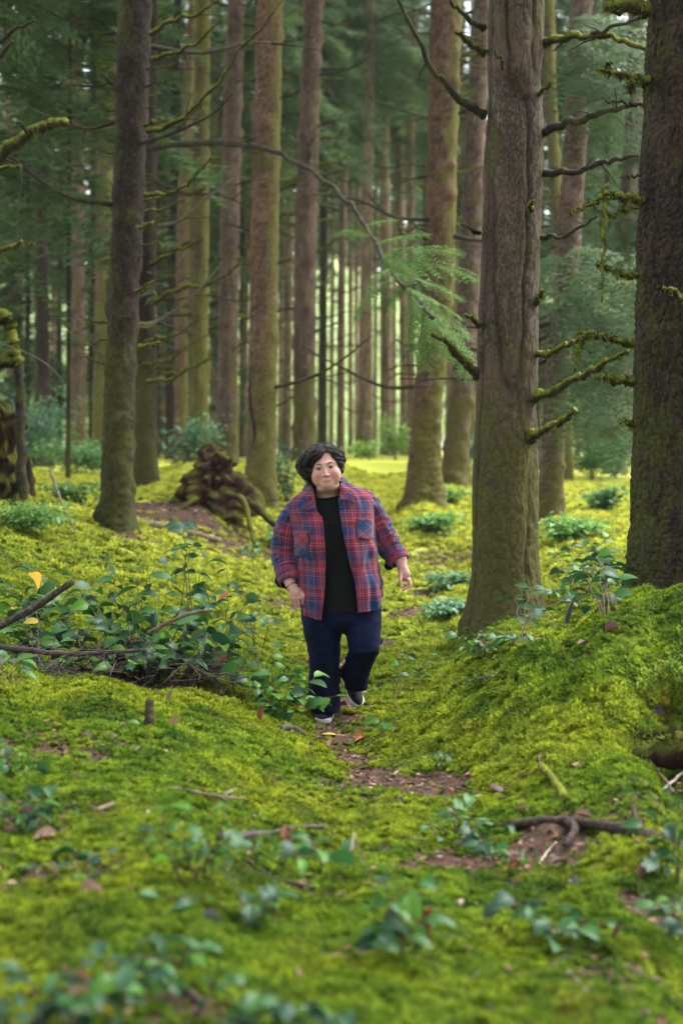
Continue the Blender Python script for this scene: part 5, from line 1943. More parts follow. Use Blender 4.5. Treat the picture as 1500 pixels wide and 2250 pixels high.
# ------------------------------------------------------------------ broad glossy leaves
def leaf_mat(name, c, rough=.38, trans=.28, var=.3):
    t = NT(name)
    f = t.noise(t.pos((1, 1, 1), 'obj'), 40, 3)
    rn = t.n('ShaderNodeObjectInfo').outputs['Random']
    cc = t.mix(.9, t.ramp(f, [(.3, tuple(x * (1 - var) for x in c)), (.7, tuple(x * (1 + var) for x in c))]), t.ramp(rn, [(0, (.6, .65, .7)), (.5, (1, 1, 1)), (1, (1.4, 1.35, 1.1))]), 'MULTIPLY')
    return t.bsdf(cc, rough, t.bump(f, .1, .002), .24, trans=trans)


ML = [leaf_mat('leaf_blue_green', (.024, .072, .032), .45), leaf_mat('leaf_green', (.030, .098, .022), .45), leaf_mat('leaf_bright', (.075, .19, .024), trans=.45), leaf_mat('leaf_yellow', (.42, .28, .02), .6)]
MD = {'brown': leaf_mat('dead_leaf_brown', (.105, .048, .030), .7, .1), 'rust': leaf_mat('dead_leaf_rust', (.190, .065, .030), .7, .15), 'tan': leaf_mat('dead_leaf_tan', (.24, .14, .09), .75, .15),
      'grey': leaf_mat('dead_leaf_grey', (.17, .145, .14), .75, .1), 'mauve': leaf_mat('dead_leaf_mauve', (.13, .070, .062), .6, .1), 'yellow': leaf_mat('dead_leaf_yellow', (.50, .34, .05), .65, .2)}
M_STEM = plain('plant_stem', (.075, .045, .028), .8, .4, 40, .2)


def leaf_mesh(m, wid=.30, fold=.10, droop=.22, curl=0.0, seed=0, name='leaf'):
    r = np.random.default_rng(seed)
    ss = np.array([0, .10, .26, .46, .68, .87, 1.0])
    ww = np.array([.02, .62, .95, 1.0, .78, .40, .0]) * wid
    V = []
    for s_, w_ in zip(ss, ww):
        z0 = -droop * s_ ** 2 + .08 * math.sin(3 * s_)
        for k in (-1, -.5, 0, .5, 1):
            V.append((s_, k * w_ * (1 - .25 * abs(curl) * abs(k)), z0 + fold * abs(k) * (w_ / wid) + curl * k * k * w_ + r.normal(0, .008)))
    return mesh(name, np.array(V), grid_faces(7, 5), [m])


LEAF = [[leaf_mesh(m, .28 + .04 * (k % 3), .03 + .03 * k, .06 + .07 * k, seed=k * 7 + j) for k in range(4)] for j, m in enumerate(ML)]
DEADM = {k: [leaf_mesh(m, .30 + .05 * j, .06, -.05 + .12 * j, (.6, -.5, .9)[j], seed=60 + j, name='dead_leaf') for j in range(3)] for k, m in MD.items()}


def put_leaf(parent, me, pos, dirv_, size, roll, name='leaf'):
    o = bpy.data.objects.new(name, me)
    col.objects.link(o)
    o.parent = parent
    x = Vector(dirv_).normalized()
    up = Vector((0, 0, 1))
    y = up.cross(x)
    if y.length < .05:
        y = Vector((0, 1, 0))
    y.normalize()
    z = x.cross(y)
    M = Matrix((x, y, z)).transposed()
    M = M @ Matrix.Rotation(roll, 3, 'X')
    o.matrix_local = Matrix.Translation(Vector(pos)) @ M.to_4x4() @ Matrix.Scale(size, 4)
    return o


def sprig(label, base, tips, nl=8, size=.085, mats=(5, 4, 1, 0), seed=0, cat='shrub', name='salal_plant', group='salal plants on the forest floor', bare=.3, stem_r=.0028, tilt=.25, joined=False, face=.45):
    """a leafy plant: each stem and each leaf a part"""
    r = np.random.default_rng(seed + 4000)
    b = on_ground(*base) if len(base) == 3 else np.array(base[:3])
    T = thing(name, label, cat, b, group)
    mats = np.array(mats, float) / sum(mats)
    allb = MB()
    for ti in tips:
        px, py, Yt = ti[:3]
        n_ = ti[3] if len(ti) > 3 else nl
        tip = P(px, py, Yt) - b
        st = np.array((r.normal(0, .03), r.normal(0, .03), -.02))
        mid = st * .5 + tip * .5 + np.array((r.normal(0, .03), r.normal(0, .03), .10 * np.linalg.norm(tip[:2]) + .01))
        p = smoothpath([st, mid, tip], 16)
        k = np.arange(16)
        L = np.linalg.norm(tip)
        zig = .010 * min(1, L / .3)
        p[:, 0] += zig * np.sin(k * 2.1 + seed) * (k > 3)
        p[:, 1] += zig * np.cos(k * 1.7) * (k > 3)
        mb = MB()
        rad = np.linspace(stem_r * 1.3, stem_r * .5, 16)
        if joined:
            add_tube(allb, p, rad, 4)
        else:
            add_tube(mb, p, rad, 5)
            obj('stem', mb.mesh('stem', [M_STEM]), T)
        for i in range(n_):
            f = bare + (1 - bare) * (i + .6) / n_
            q = np.array([np.interp(f * 15, k, p[:, j]) for j in range(3)])
            if i == n_ - 1:
                q = p[-1]
            d = p[min(15, int(f * 15) + 1)] - p[max(0, int(f * 15) - 1)]
            az = math.atan2(d[1], d[0]) + (1 if i % 2 else -1) * r.uniform(.6, 1.6)
            if i == n_ - 1:
                az = math.atan2(d[1], d[0])
            # leaves turn their faces to the light coming down the gap above the path
            dv = np.array((math.cos(az), math.sin(az) * .8 - .25 * face, r.normal(-.05, tilt)))
            mj = r.choice(4, p=mats)
            sz = size * r.uniform(.65, 1.25)
            if joined:
                continue
            put_leaf(T, LEAF[mj][r.integers(0, 4)], q, dv, sz, r.normal(0, .45) + face * (.5 if az % 6.28 < 3.14 else -.5))
    return T


def clumpy(label, px, py, Y, hgt, wpx, n, size, mat, name='shrub', cat='shrub', group=None, seed=0, stems=5, base=None, flat=.6):
    """a shrub far enough back that its leaves merge: stems as parts, leaves as one part"""
    r = np.random.default_rng(seed + 7000)
    b = on_ground(px, py, Y) if base is None else np.array(base)
    hw = wpx / 2 / F_PX * b[1]
    T = thing(name, label, cat, b, group)
    tips = []
    for i in range(stems):
        tip = np.array((r.uniform(-1, 1) * hw * .8, r.uniform(-.6, .6) * hw, hgt * r.uniform(.55, 1)))
        mb = MB()
        p = smoothpath([(0, 0, -.03), tip * .5 + (0, 0, .12 * hgt), tip], 8)
        add_tube(mb, p, np.linspace(.012, .004, 8) * min(1, hgt), 5)
        obj('stem', mb.mesh('stem', [M_STEM]), T)
        tips.append(p)
    tp = np.array(tips)
    i = r.integers(0, stems, n)
    j = r.integers(2, 8, n)
    c_ = tp[i, j] + r.normal(0, 1, (n, 3)) * np.array((hw * .30, hw * .25, hgt * .13))
    c_[:, 2] = np.maximum(c_[:, 2], .02)
    az = r.uniform(0, 6.28, n)
    d = np.stack([np.cos(az), np.sin(az), r.normal(-.1, .3, n)], 1)
    s_ = np.stack([-np.sin(az), np.cos(az), r.normal(0, .4, n)], 1)
    L = size * r.uniform(.6, 1.3, n)[:, None]
    V = np.stack([c_, c_ + d * L * .5 + s_ * L * flat * .5, c_ + d * L + (0, 0, -1) * L * .15, c_ + d * L * .5 - s_ * L * flat * .5], 1).reshape(-1, 3)
    me = mesh('foliage', V, np.arange(4 * n).reshape(-1, 4), [mat], smooth=False)
    o = obj('foliage', me, T)
    o['kind'] = 'stuff'
    return T


# ------------------------------------------------------------------ rotten stumps, snag and log
t = NT('rotten_wood')
f = t.noise(t.pos((1, 1, .45)), 9, 6, .72)
c = t.ramp(f, [(.30, (.010, .006, .005)), (.48, (.026, .013, .009)), (.63, (.060, .028, .018)), (.8, (.11, .060, .038))])
m = t.step(t.noise(t.pos(), 3.4, 5, .7), .38, .54)
nrm = t.n('ShaderNodeNewGeometry').outputs['Normal']
sp = t.n('ShaderNodeSeparateXYZ')
t.l(nrm, sp.inputs[0])
m = t.math('MULTIPLY', m, t.step(sp.outputs[2], -.1, .6))
c = t.mix(m, c, (.075, .085, .012))
M_ROT = t.bsdf(c, .95, t.bump(f, 1.0, .04), .1)


def rot_mound(rows, Y, seed, n=48, nseg=64, amp=.20, depth=.7):
    """lumpy decayed wood from photo rows (px centre, py, half width px)"""
    a_ = smoothpath(np.array(rows, float), n)
    th = np.linspace(0, 2 * np.pi, nseg, endpoint=False)
    px = a_[:, 0][:, None] + a_[:, 2][:, None] * np.cos(th)[None]
    hw = a_[:, 2][:, None] / F_PX * Y
    V = np.stack([(px - CX) / F_PX * Y, Y + hw * depth * np.sin(th)[None], EYE + (HY - np.broadcast_to(a_[:, 1][:, None], px.shape)) / F_PX * Y], -1)
    nz = fbm(V * (5, 5, 3.2), 4, seed) * amp + amp * .6 * fbm(V * (14, 14, 5), 3, seed + 5) - amp * .45 * np.clip(1 - np.abs(vnoise(V * (19, 19, 4), seed + 7)) * 2.5, 0, 1)
    ctr = V.mean(1, keepdims=True)
    out = V - ctr
    ln = np.linalg.norm(out, axis=-1, keepdims=True) + 1e-6
    V = V + out / ln * nz[..., None] * np.clip(ln / .2, .2, 1)
    V[..., 2] += .10 * fbm(V * (9, 9, 2), 3, seed + 9) * np.linspace(0, 1, n)[:, None]
    top = V[-1].mean(0)
    VV = np.concatenate([V.reshape(-1, 3), top[None]])
    F = [list(x) for x in grid_faces(n, nseg, True)] + [[(n - 1) * nseg + j, (n - 1) * nseg + (j + 1) % nseg, n * nseg] for j in range(nseg)]
    return VV, F


bs = on_ground(460, 1110, 16.4)
T = thing('rotten_stump', 'crumbling reddish-brown rotten stump between the close pair and the split trunk', 'stump', bs)
V, F = rot_mound([(462, 1135, 112), (462, 1100, 92), (468, 1070, 72), (468, 1045, 56), (470, 1015, 42), (468, 990, 27), (464, 974, 9)], bs[1], 3)
obj('stump_wood', mesh('stump_wood', V - bs, F, [M_ROT]), T)
V, F = rot_mound([(548, 1130, 42), (542, 1095, 32), (535, 1070, 24), (528, 1050, 10)], bs[1] - .1, 8, 16, 26, .08)
obj('root', mesh('root', V - bs, F, [M_ROT]), T)
for k, pl in enumerate(([(500, 1085), (535, 1100), (548, 1150), (560, 1200)], [(430, 1095), (395, 1120), (330, 1150), (300, 1165)], [(540, 1095), (600, 1150), (660, 1190)])):
    q = smoothpath([P(a_, b_, bs[1] - .25 - .25 * i) - bs for i, (a_, b_) in enumerate(pl)], 14)
    mb = MB()
    add_tube(mb, q, np.linspace(.045, .02, 14), 8, 0, .6, k)
    obj('root', mb.mesh('root', [M_ROT]), T)

b2 = on_ground(20, 1100, 13.3)
T = thing('rotten_stump', 'dark decayed stump at the left edge behind the mossy upright snag', 'stump', b2)
V, F = rot_mound([(-20, 1130, 95), (-15, 1080, 72), (-8, 1020, 58), (-12, 960, 50), (-20, 900, 40), (-30, 860, 18)], b2[1], 21)
obj('stump_wood', mesh('stump_wood', V - b2, F, [M_ROT]), T)
V, F = rot_mound([(64, 1090, 15), (64, 1050, 11), (62, 1015, 8), (58, 985, 3)], b2[1] - .1, 5, 14, 16, .04)
obj('splinter', mesh('splinter', V - b2, F, [M_ROT]), T)

b3 = on_ground(54, 1120, 12.3)
T = thing('mossy_snag', 'crooked mossy upright snag with elbowed arms at the left edge', 'snag', b3)
for k, (pl, r0, r1, ms) in enumerate((([(56, 1130), (50, 1060), (46, 980), (44, 900), (42, 815), (40, 795)],   .055, .040, .2), ([(45, 800), (32, 792), (0, 796), (-40, 805)], .052, .045, .7), ([(38, 800), (30, 765), (22, 720), (8, 695), (-20, 680)], .045, .05, .8))):
    q = np.array([P(a_, b_, b3[1]) for a_, b_ in pl])
    o = obj('snag_post' if k == 0 else 'snag_arm', branch_mesh('snag', q, r0, r1, ms, seed=k + 3, nseg=10, sag=.02, base=b3), T)
V, F = rot_mound([(50, 1140, 45), (52, 1115, 34), (52, 1095, 22), (50, 1075, 12)], b3[1], 31, 14, 26, .05)
o = obj('moss_foot', mesh('moss_foot', V - b3, F, [M_BRMOSS]), T)
for pl in ([(0, 755), (60, 775), (110, 805), (140, 838)],):
    q = np.array([P(a_, b_, b3[1] - .2) for a_, b_ in pl])
    mb = MB()
    add_tube(mb, smoothpath(q - b3, 12), np.linspace(.006, .003, 12), 5)
    obj('twig', mb.mesh('twig', [M_DEAD]), T)

tO, cO = tree('trunk just outside the left edge whose thick mossy limb reaches into view', [(-95, 1180, 55), (-92, 1000, 48), (-85, 600, 45), (-78, 200, 43), (-72, -100, 42)], 12.6, 'dark', 40, 90, stubs=0, crown=12, seed=77)
for a_, ys_, r0, r1, ms, tw, sd_ in [
    ([(-60, 430), (-5, 352), (35, 312), (75, 285), (110, 272), (143, 268)], [12.4, 11.6], .045, .030, .6, 0, 1),
    ([(60, 292), (45, 272), (30, 280)], [11.8, 11.7], .016, .006, .2, 1, 2),
    ([(70, 280), (90, 330), (110, 370), (128, 425)], [11.7, 11.6], .005, .003, .0, 1, 3),
    ([(-60, 190), (0, 92), (30, 66), (78, 45)], [12.4, 11.8], .035, .010, .1, 2, 4),
    ([(-60, 160), (0, 118), (28, 92)], [12.4, 12.0], .03, .016, .1, 0, 5),
    ([(-60, 560), (0, 548), (30, 542), (48, 530)], [12.4, 11.9], .03, .012, .8, 1, 6),
    ([(-60, 380), (0, 370), (45, 364)], [12.4, 12.0], .03, .010, .3, 1, 7),
    ([(47, 365), (44, 420), (38, 480), (35, 520)], [12.1, 12.0], .008, .004, .1, 1, 8),
]:
    limb(tO, a_, ys_, r0, r1, ms, tw, sd_)

bl = on_ground(1445, 1660, 6.0)
T = thing('fallen_log', 'short mossy log end lying in the dark hollow at the right edge', 'log', bl)
q = np.array([P(1405, 1660, 5.80), P(1460, 1655, 5.72), P(1520, 1648, 5.64), P(1640, 1640, 5.5)])
mb = MB()
add_tube(mb, smoothpath(q - bl, 18), np.linspace(.055, .085, 18), 20, 0, .35, 4)
obj('log_wood', mb.mesh('log_wood', [M_ROT]), T)
mb = MB()
pp = smoothpath(q - bl + (0, 0, .035), 18)
fuzz(mb, pp, np.full(18, .06), 700, .03, 0, .1)
o = obj('moss', mb.mesh('moss', [M_BRMOSS]), T)
o['kind'] = 'stuff'

# moss hanging over the lip of the bank
mb = MB()
r = np.random.default_rng(8)
for i in range(260):
    px = r.uniform(1395, 1540)
    q = on_ground_cache = P(px, 1478 + 18 * math.sin(px * .05) + r.normal(0, 15), 6.22 + r.normal(0, .03))
    L = r.uniform(.012, .035)
    a_ = q + (r.normal(0, .006), -.01, 0)
    tip = q + (r.normal(0, .012), -.03, -L)
    w_ = np.array((.0035, 0, 0))
    mb.add(np.array([a_ - w_, a_ + w_, (a_ + tip) / 2 + (0, -.015, .004) + w_, (a_ + tip) / 2 + (0, -.015, .004) - w_, tip]), np.array([(0, 1, 2, 3)]))
    mb.add(np.array([(a_ + tip) / 2 + (0, -.015, .004) - w_, (a_ + tip) / 2 + (0, -.015, .004) + w_, tip]), np.array([(0, 1, 2)]))
tag(obj('hanging_moss', mb.mesh('hanging_moss', [M_MOSS], False)), kind='stuff')

# ------------------------------------------------------------------ leafy plants
S_ = 'salal plants on the forest floor'
sprig('tall upright leafy sprig topping the big bush left of the walker', (418, 1345, 8.4), [(400, 1150, 8.3, 11), (440, 1215, 8.3, 7), (380, 1215, 8.4, 6)], size=.10, seed=1, bare=.25, tilt=.12, face=.2)
sprig('broad tangled salal bush filling the left slope beside the walker', (330, 1500, 7.95), [(150, 1262, 8.3), (60, 1250, 8.4), (90, 1315, 8.2), (232, 1228, 8.4), (292, 1248, 8.3), (345, 1236, 8.3), (455, 1236, 8.2), (478, 1292, 8.1), (525, 1280, 8.1), (515, 1360, 7.9), (385, 1372, 7.8), (283, 1372, 7.9), (205, 1362, 8), (102, 1362, 8.1), (255, 1432, 7.7), (340, 1428, 7.6), (428, 1452, 7.6), (172, 1438, 7.8), (300, 1310, 8.1), (420, 1310, 8), (460, 1400, 7.7), (190, 1310, 8.2), (370, 1285, 8.2), (240, 1300, 8.2), (330, 1345, 8), (130, 1400, 8), (400, 1420, 7.7), (60, 1400, 8.2), (20, 1330, 8.3), (440, 1350, 7.9)], nl=10, size=.108, mats=(5, 5, 1.3, .08), seed=2, bare=.16)
sprig('second salal bush at the left edge behind the thick brown stick', (90, 1480, 8.3), [(20, 1290, 8.6), (60, 1330, 8.5), (110, 1290, 8.6), (140, 1330, 8.5), (180, 1400, 8.3), (40, 1390, 8.3), (100, 1420, 8.1), (0, 1360, 8.4), (150, 1450, 8.0), (210, 1300, 8.6), (70, 1255, 8.8), (10, 1440, 8.1), (230, 1450, 8.0), (30, 1340, 8.5)], nl=9, size=.10, mats=(6, 4, 1, .1), seed=29, bare=.2)
sprig('right flank of the tangled bushes, airy salal above the dark red withered leaf', (480, 1500, 7.9), [(430, 1260, 8.2), (500, 1250, 8.2), (540, 1310, 8.1), (470, 1330, 8.0), (540, 1380, 7.9), (400, 1340, 8.0), (490, 1420, 7.8), (440, 1440, 7.7), (370, 1460, 7.6), (520, 1450, 7.7), (310, 1455, 7.6), (250, 1470, 7.6)], nl=9, size=.098, mats=(6, 4, 1.5, .1), seed=31, bare=.2)
sprig('bright-leaved salal sprays reaching in front of the trouser leg of the walker', (612, 1590, 7.45), [(560, 1432, 7.6), (602, 1420, 7.6), (650, 1462, 7.6), (690, 1488, 7.5), (738, 1530, 7.5), (700, 1545, 7.5), (560, 1500, 7.4), (640, 1520, 7.4), (520, 1470, 7.5), (590, 1540, 7.35)], nl=8, size=.096, mats=(3, 4, 5, .2), seed=3)
sprig('low pale-leaved salal clump at the left edge below the big bush', (25, 1530, 7.2), [(5, 1440, 7.2), (62, 1455, 7.2), (42, 1480, 7.1), (-20, 1470, 7.2)], nl=6, size=.08, mats=(3, 5, 2, 0), seed=4)
sprig('small salal sprig in the moss below the dark fallen stick, left of the bush foot', (345, 1500, 7.3), [(335, 1430, 7.3), (360, 1440, 7.3), (300, 1460, 7.2)], nl=5, size=.075, mats=(2, 4, 4, 0), seed=5)
sprig('out-of-focus salal by the left edge, above the curled brown leaf', (60, 1820, 4.6), [(55, 1692, 4.55), (108, 1728, 4.5), (8, 1745, 4.5), (150, 1772, 4.5), (10, 1795, 4.5), (70, 1770, 4.5)], nl=4, size=.064, mats=(5, 4, 1, 0), seed=6)
sprig('out-of-focus salal with three hanging leaves, second plant up the left edge', (200, 1960, 4.1), [(160, 1868, 4.1), (236, 1876, 4.1), (212, 1925, 4.05), (58, 1912, 4.1), (20, 1960, 4.1)], nl=3, size=.070, mats=(6, 3, 1, 0), seed=7)
sprig('blurred salal with its topmost leaves crossing the long pale stick', (440, 1940, 4.0), [(350, 1782, 4.0), (412, 1780, 4.0), (336, 1826, 4.0), (482, 1862, 4.0), (500, 1775, 4.0), (546, 1792, 3.95), (450, 1830, 4.0)], nl=4, size=.064, mats=(4, 4, 3, 0), seed=8)
sprig('blurred dark-leaved salal in the left centre of the near moss', (530, 2040, 3.8), [(482, 1905, 3.8), (590, 1942, 3.8), (345, 1970, 3.75), (424, 1988, 3.75), (532, 2010, 3.75), (604, 1962, 3.75), (560, 1990, 3.7)], nl=4, size=.064, mats=(6, 3, 2, 0), seed=9)
sprig('tall blurred salal sprig with a drooping rust-brown leaf, right of centre in the near moss', (872, 2100, 3.6), [(786, 1888, 3.6), (850, 1910, 3.6), (932, 1935, 3.55), (820, 1972, 3.6), (905, 1965, 3.55), (840, 2055, 3.5), (935, 2030, 3.5), (880, 2000, 3.5)], nl=4, size=.068, mats=(3, 4, 4, 0), seed=10)
sprig('single small leafy shoot left of the tall blurred sprig', (712, 1905, 4.2), [(704, 1868, 4.2, 3), (800, 1890, 4.1, 2)], size=.06, mats=(1, 3, 4, 0), seed=11)
sprig('trailing blurred salal crossing the near moss on the right', (1190, 2060, 3.9), [(1130, 1975, 3.9), (1172, 2000, 3.9), (1090, 1992, 3.9), (1236, 2038, 3.85), (1264, 2018, 3.85), (1335, 2030, 3.85), (1220, 2070, 3.8)], nl=4, size=.062, mats=(6, 4, 1, 0), seed=12)
sprig('salal with large bluish leaves at the right edge by the thick fallen branch', (1445, 1930, 4.6), [(1408, 1832, 4.6), (1462, 1815, 4.6), (1472, 1735, 4.7), (1430, 1890, 4.5), (1398, 1745, 4.7), (1495, 1765, 4.6), (1500, 1850, 4.5)], nl=4, size=.070, mats=(6, 3, 1, 0), seed=13)
sprig('low shoots with shiny leaves among the twigs right of the path', (1010, 1840, 5.0), [(1024, 1748, 5.1), (978, 1782, 5.1), (1042, 1832, 5.0), (1108, 1815, 5.0), (960, 1840, 4.95), (1060, 1860, 4.9)], nl=4, size=.062, mats=(4, 4, 3, 0), seed=14)
sprig('dark blurred leaves filling the bottom left corner', (60, 2290, 2.85), [(42, 2135, 2.9), (18, 2180, 2.85), (112, 2198, 2.85), (190, 2190, 2.8), (260, 2180, 2.85), (20, 2240, 2.8)], nl=4, size=.060, mats=(6, 3, 1, .3), seed=15)
sprig('blurred leaves at the bottom beside the small yellow leaf', (545, 2260, 3.0), [(480, 2132, 3.0), (522, 2142, 3.0), (606, 2222, 2.95), (520, 2232, 2.95), (588, 2180, 2.95)], nl=4, size=.060, mats=(5, 4, 1, 0), seed=16)
sprig('blurred leaves just above the dark diagonal stick near the bottom', (400, 2110, 3.25), [(306, 2076, 3.3), (362, 2080, 3.3), (432, 2100, 3.2), (274, 2106, 3.25), (452, 2080, 3.25)], nl=3, size=.060, mats=(5, 4, 1, 0), seed=17)
sprig('slender two-stemmed salal standing on the ridge in front of the furrowed trunk', (1165, 1470, 7.9), [(1128, 1318, 8.0), (1160, 1288, 8.0), (1192, 1345, 7.95), (1152, 1372, 7.9)], nl=6, size=.078, mats=(5, 4, 2, 0), seed=18, bare=.45)
sprig('leafy salal leaning against the foot of the massive edge trunk', (1335, 1420, 7.85), [(1312, 1212, 8.1), (1268, 1258, 8.1), (1352, 1288, 7.9), (1322, 1300, 7.9), (1288, 1332, 7.9), (1362, 1248, 8.0), (1240, 1290, 8.2), (1340, 1240, 8.1)], nl=7, size=.088, mats=(5, 5, 2, .1), seed=19, bare=.35)
sprig('low salal carpet at the left foot of the furrowed trunk', (1060, 1440, 9.2), [(1000, 1395, 9.3), (1030, 1380, 9.3), (1065, 1380, 9.2), (1100, 1395, 9.1), (1130, 1405, 9.0), (1020, 1425, 9.1), (1080, 1425, 9.0), (1150, 1395, 9.0), (1180, 1400, 9.0)], nl=6, size=.075, mats=(6, 4, 2, 0), seed=20)
sprig('single pair of fresh leaves at the lip of the path below the raised shoe', (852, 1615, 7.2), [(845, 1588, 7.2, 2), (870, 1600, 7.15, 2)], size=.09, mats=(1, 3, 5, 0), seed=21)
sprig('tiny round-leaved seedling beside the upright broken stick', (292, 1630, 6.2), [(275, 1596, 6.2, 2), (302, 1590, 6.2, 2), (285, 1612, 6.1, 2), (125, 1612, 6.2, 2)], size=.055, mats=(3, 4, 2, 0), seed=22)
sprig('bare-stemmed huckleberry shoots right of the walker behind the ridge', (870, 1545, 8.9), [(880, 1440, 9.0, 3), (910, 1470, 9.0, 3), (860, 1460, 9.0, 3), (950, 1440, 9.1, 4), (900, 1420, 9.2, 4), (930, 1490, 8.9, 3)], size=.060, mats=(5, 4, 2, .3), seed=23, stem_r=.002)
sprig('salal thicket behind the ridge between the furrowed trunk and the edge trunk', (1270, 1330, 10.5), [(1215, 1215, 11), (1250, 1190, 11), (1290, 1200, 11), (1330, 1180, 11), (1355, 1205, 10.8), (1230, 1250, 10.6), (1280, 1260, 10.5), (1200, 1300, 10), (1240, 1330, 10)], nl=8, size=.082, mats=(6, 4, 2, .1), seed=24)

for i, (lb, bx, by, Yb, tp, sz) in enumerate([
    ('blurred leaves at the left bottom beside the large orange-brown leaf', 215, 2290, 2.9, [(180, 2120), (230, 2105), (300, 2150), (150, 2150)], .060),
    ('dark blurred leaves at the bottom right of the small yellow leaf', 700, 2290, 2.95, [(650, 2215), (700, 2190), (760, 2230)], .055),
    ('low blurred leaves left of the dark diagonal stick', 330, 2180, 3.1, [(290, 2120), (350, 2125), (380, 2150)], .055),
    ('blurred shoots between the two blurred salals of the left centre', 600, 1920, 4.0, [(570, 1840), (630, 1850), (660, 1890)], .058),
    ('blurred leaves high on the left edge under the salal clump', 20, 1720, 5.2, [(-5, 1640), (30, 1650), (70, 1690)], .062),
    ('shady blurred leaves at the right edge low in the moss', 1480, 2060, 3.9, [(1440, 1990), (1490, 1970), (1500, 2030)], .060),
    ('low dark sprig on the moss right of the path near the thick branch', 1090, 1890, 4.75, [(1060, 1850), (1120, 1862), (1100, 1880)], .050),
    ('small leafy shoots at the left foot of the near bank', 960, 1690, 6.2, [(940, 1655), (985, 1660)], .055),
    ('short leafy shoots on the open moss left of the trouser leg', 560, 1420, 9.0, [(545, 1365), (580, 1360), (610, 1385)], .065),
    ('little leafy shoots on the far bank left of the arm of the walker', 560, 1250, 13.2, [(535, 1215), (560, 1208), (590, 1225)], .075),
]):
    sprig(lb, (bx, by, Yb), [(a_, b_, Yb) for a_, b_ in tp], nl=5, size=sz, mats=(5, 4, 2, 0), seed=60 + i)

M_SHB = leaf_mat('shrub_leaf_bluish', (.085, .19, .095), .5, .35)
M_SHG = leaf_mat('shrub_leaf_fresh', (.10, .22, .055), .5, .4)
M_SHY = leaf_mat('shrub_leaf_pale', (.20, .34, .07), .5, .45)
for i, a_ in enumerate([
    ('tall blue-green shrub at the left edge in front of the dark brown trunk', 70, 1035, 21, 1.35, 230, 2300, .085, M_SHB),
    ('wide fresh green shrub under the two-toned purplish trunk', 165, 1045, 22, .62, 170, 1500, .075, M_SHG),
    ('rounded blue-green shrub just left of the close pair', 205, 1035, 25, .5, 100, 800, .075, M_SHB),
    ('airy sapling with bluish leaves right of the split trunk', 632, 1110, 16.5, .75, 110, 420, .075, M_SHB),
    ('fresh green saplings in the bright gap left of the thick leaning trunk', 868, 1012, 36, 1.0, 90, 700, .10, M_SHY),
    ('low pale shrub at the back of the bright gap behind the walker', 812, 1010, 36, .5, 90, 400, .10, M_SHY),
    ('fresh green shrub right of the purplish trunk', 1300, 1055, 25, .75, 130, 1300, .085, M_SHG),
    ('blue-green shrub left of the massive edge trunk, tallest of the two there', 1352, 1050, 22, .85, 110, 1200, .085, M_SHB),
    ('low leafy patch on the sunny moss right of the walker', 935, 1170, 17.5, .22, 150, 650, .085, M_SHG),
    ('low leafy patch behind the walker on the far side of the path', 980, 1360, 11.6, .16, 150, 420, .06, M_SHB),
    ('dark low patch of leaves left of the furrowed trunk', 985, 1300, 13.5, .18, 120, 380, .07, M_SHB),
    ('leafy ground patch right of the furrowed trunk', 1240, 1190, 14.5, .25, 160, 700, .08, M_SHG),
    ('small blue-green plant growing on the rotten stump', 480, 1080, 16.0, .28, 110, 190, .09, M_SHB),
    ('young hemlock shoot at the left edge, feathery and pale green', 50, 1165, 11.5, .22, 190, 900, .05, M_SHG),
    ('leafy tuft on the slope between the stump roots and the walker', 612, 1200, 14.5, .2, 90, 260, .07, M_SHB),
    ('pale leafy tuft right of the thick leaning trunk, on the sunny moss', 985, 1105, 20, .25, 90, 300, .09, M_SHG),
    ('leafy mound on sunny moss in front of the two trees right of the furrowed trunk', 1325, 1125, 17, .3, 110, 520, .085, M_SHG),
    ('low leaves on the bright moss left of the dark mossy trunk', 150, 1105, 17, .2, 120, 320, .08, M_SHG),
    ('dark green undergrowth behind the moss-coated trunk', 400, 1030, 34, .8, 160, 700, .10, M_SHB),
    ('dark green undergrowth right of the dark leaning trunk', 1020, 1040, 30, .7, 70, 500, .10, M_SHB),
]):
    clumpy(*a_, group='shrubs under the trees', seed=i, stems=7)

# the needle sprays on the long arching branch
FD = [frond(1.0, .34, .22 + .08 * k, 20, 6, 40 + k, .05) for k in range(4)]
FDM = [mesh('needle_spray', v, f_, [M_FRESH], smooth=False) for v, f_ in FD]
FDD = [mesh('needle_spray', v, f_, [M_NEEDLE], smooth=False) for v, f_ in FD]


def spray(T, a_, b_, Y0, Y1, pool, seed, wide=1.0):
    r = np.random.default_rng(seed)
    p0, p1 = P(*a_, Y0), P(*b_, Y1)
    d = Vector(p1 - p0)
    o = obj('needle_spray', pool[seed % 4], T)
    x = d.normalized()
    y = Vector((0, 0, 1)).cross(x)
    if y.length < .15:
        y = Vector((1, .3, 0))
    y.normalize()
    z = x.cross(y)
    M = Matrix((x, y, z)).transposed() @ Matrix.Rotation(r.normal(.35, .25), 3, 'X')
    L = d.length
    o.matrix_local = Matrix.Translation(Vector(p0) - T.location) @ M.to_4x4() @ Matrix.Diagonal((L, L * wide, L, 1))
    return o


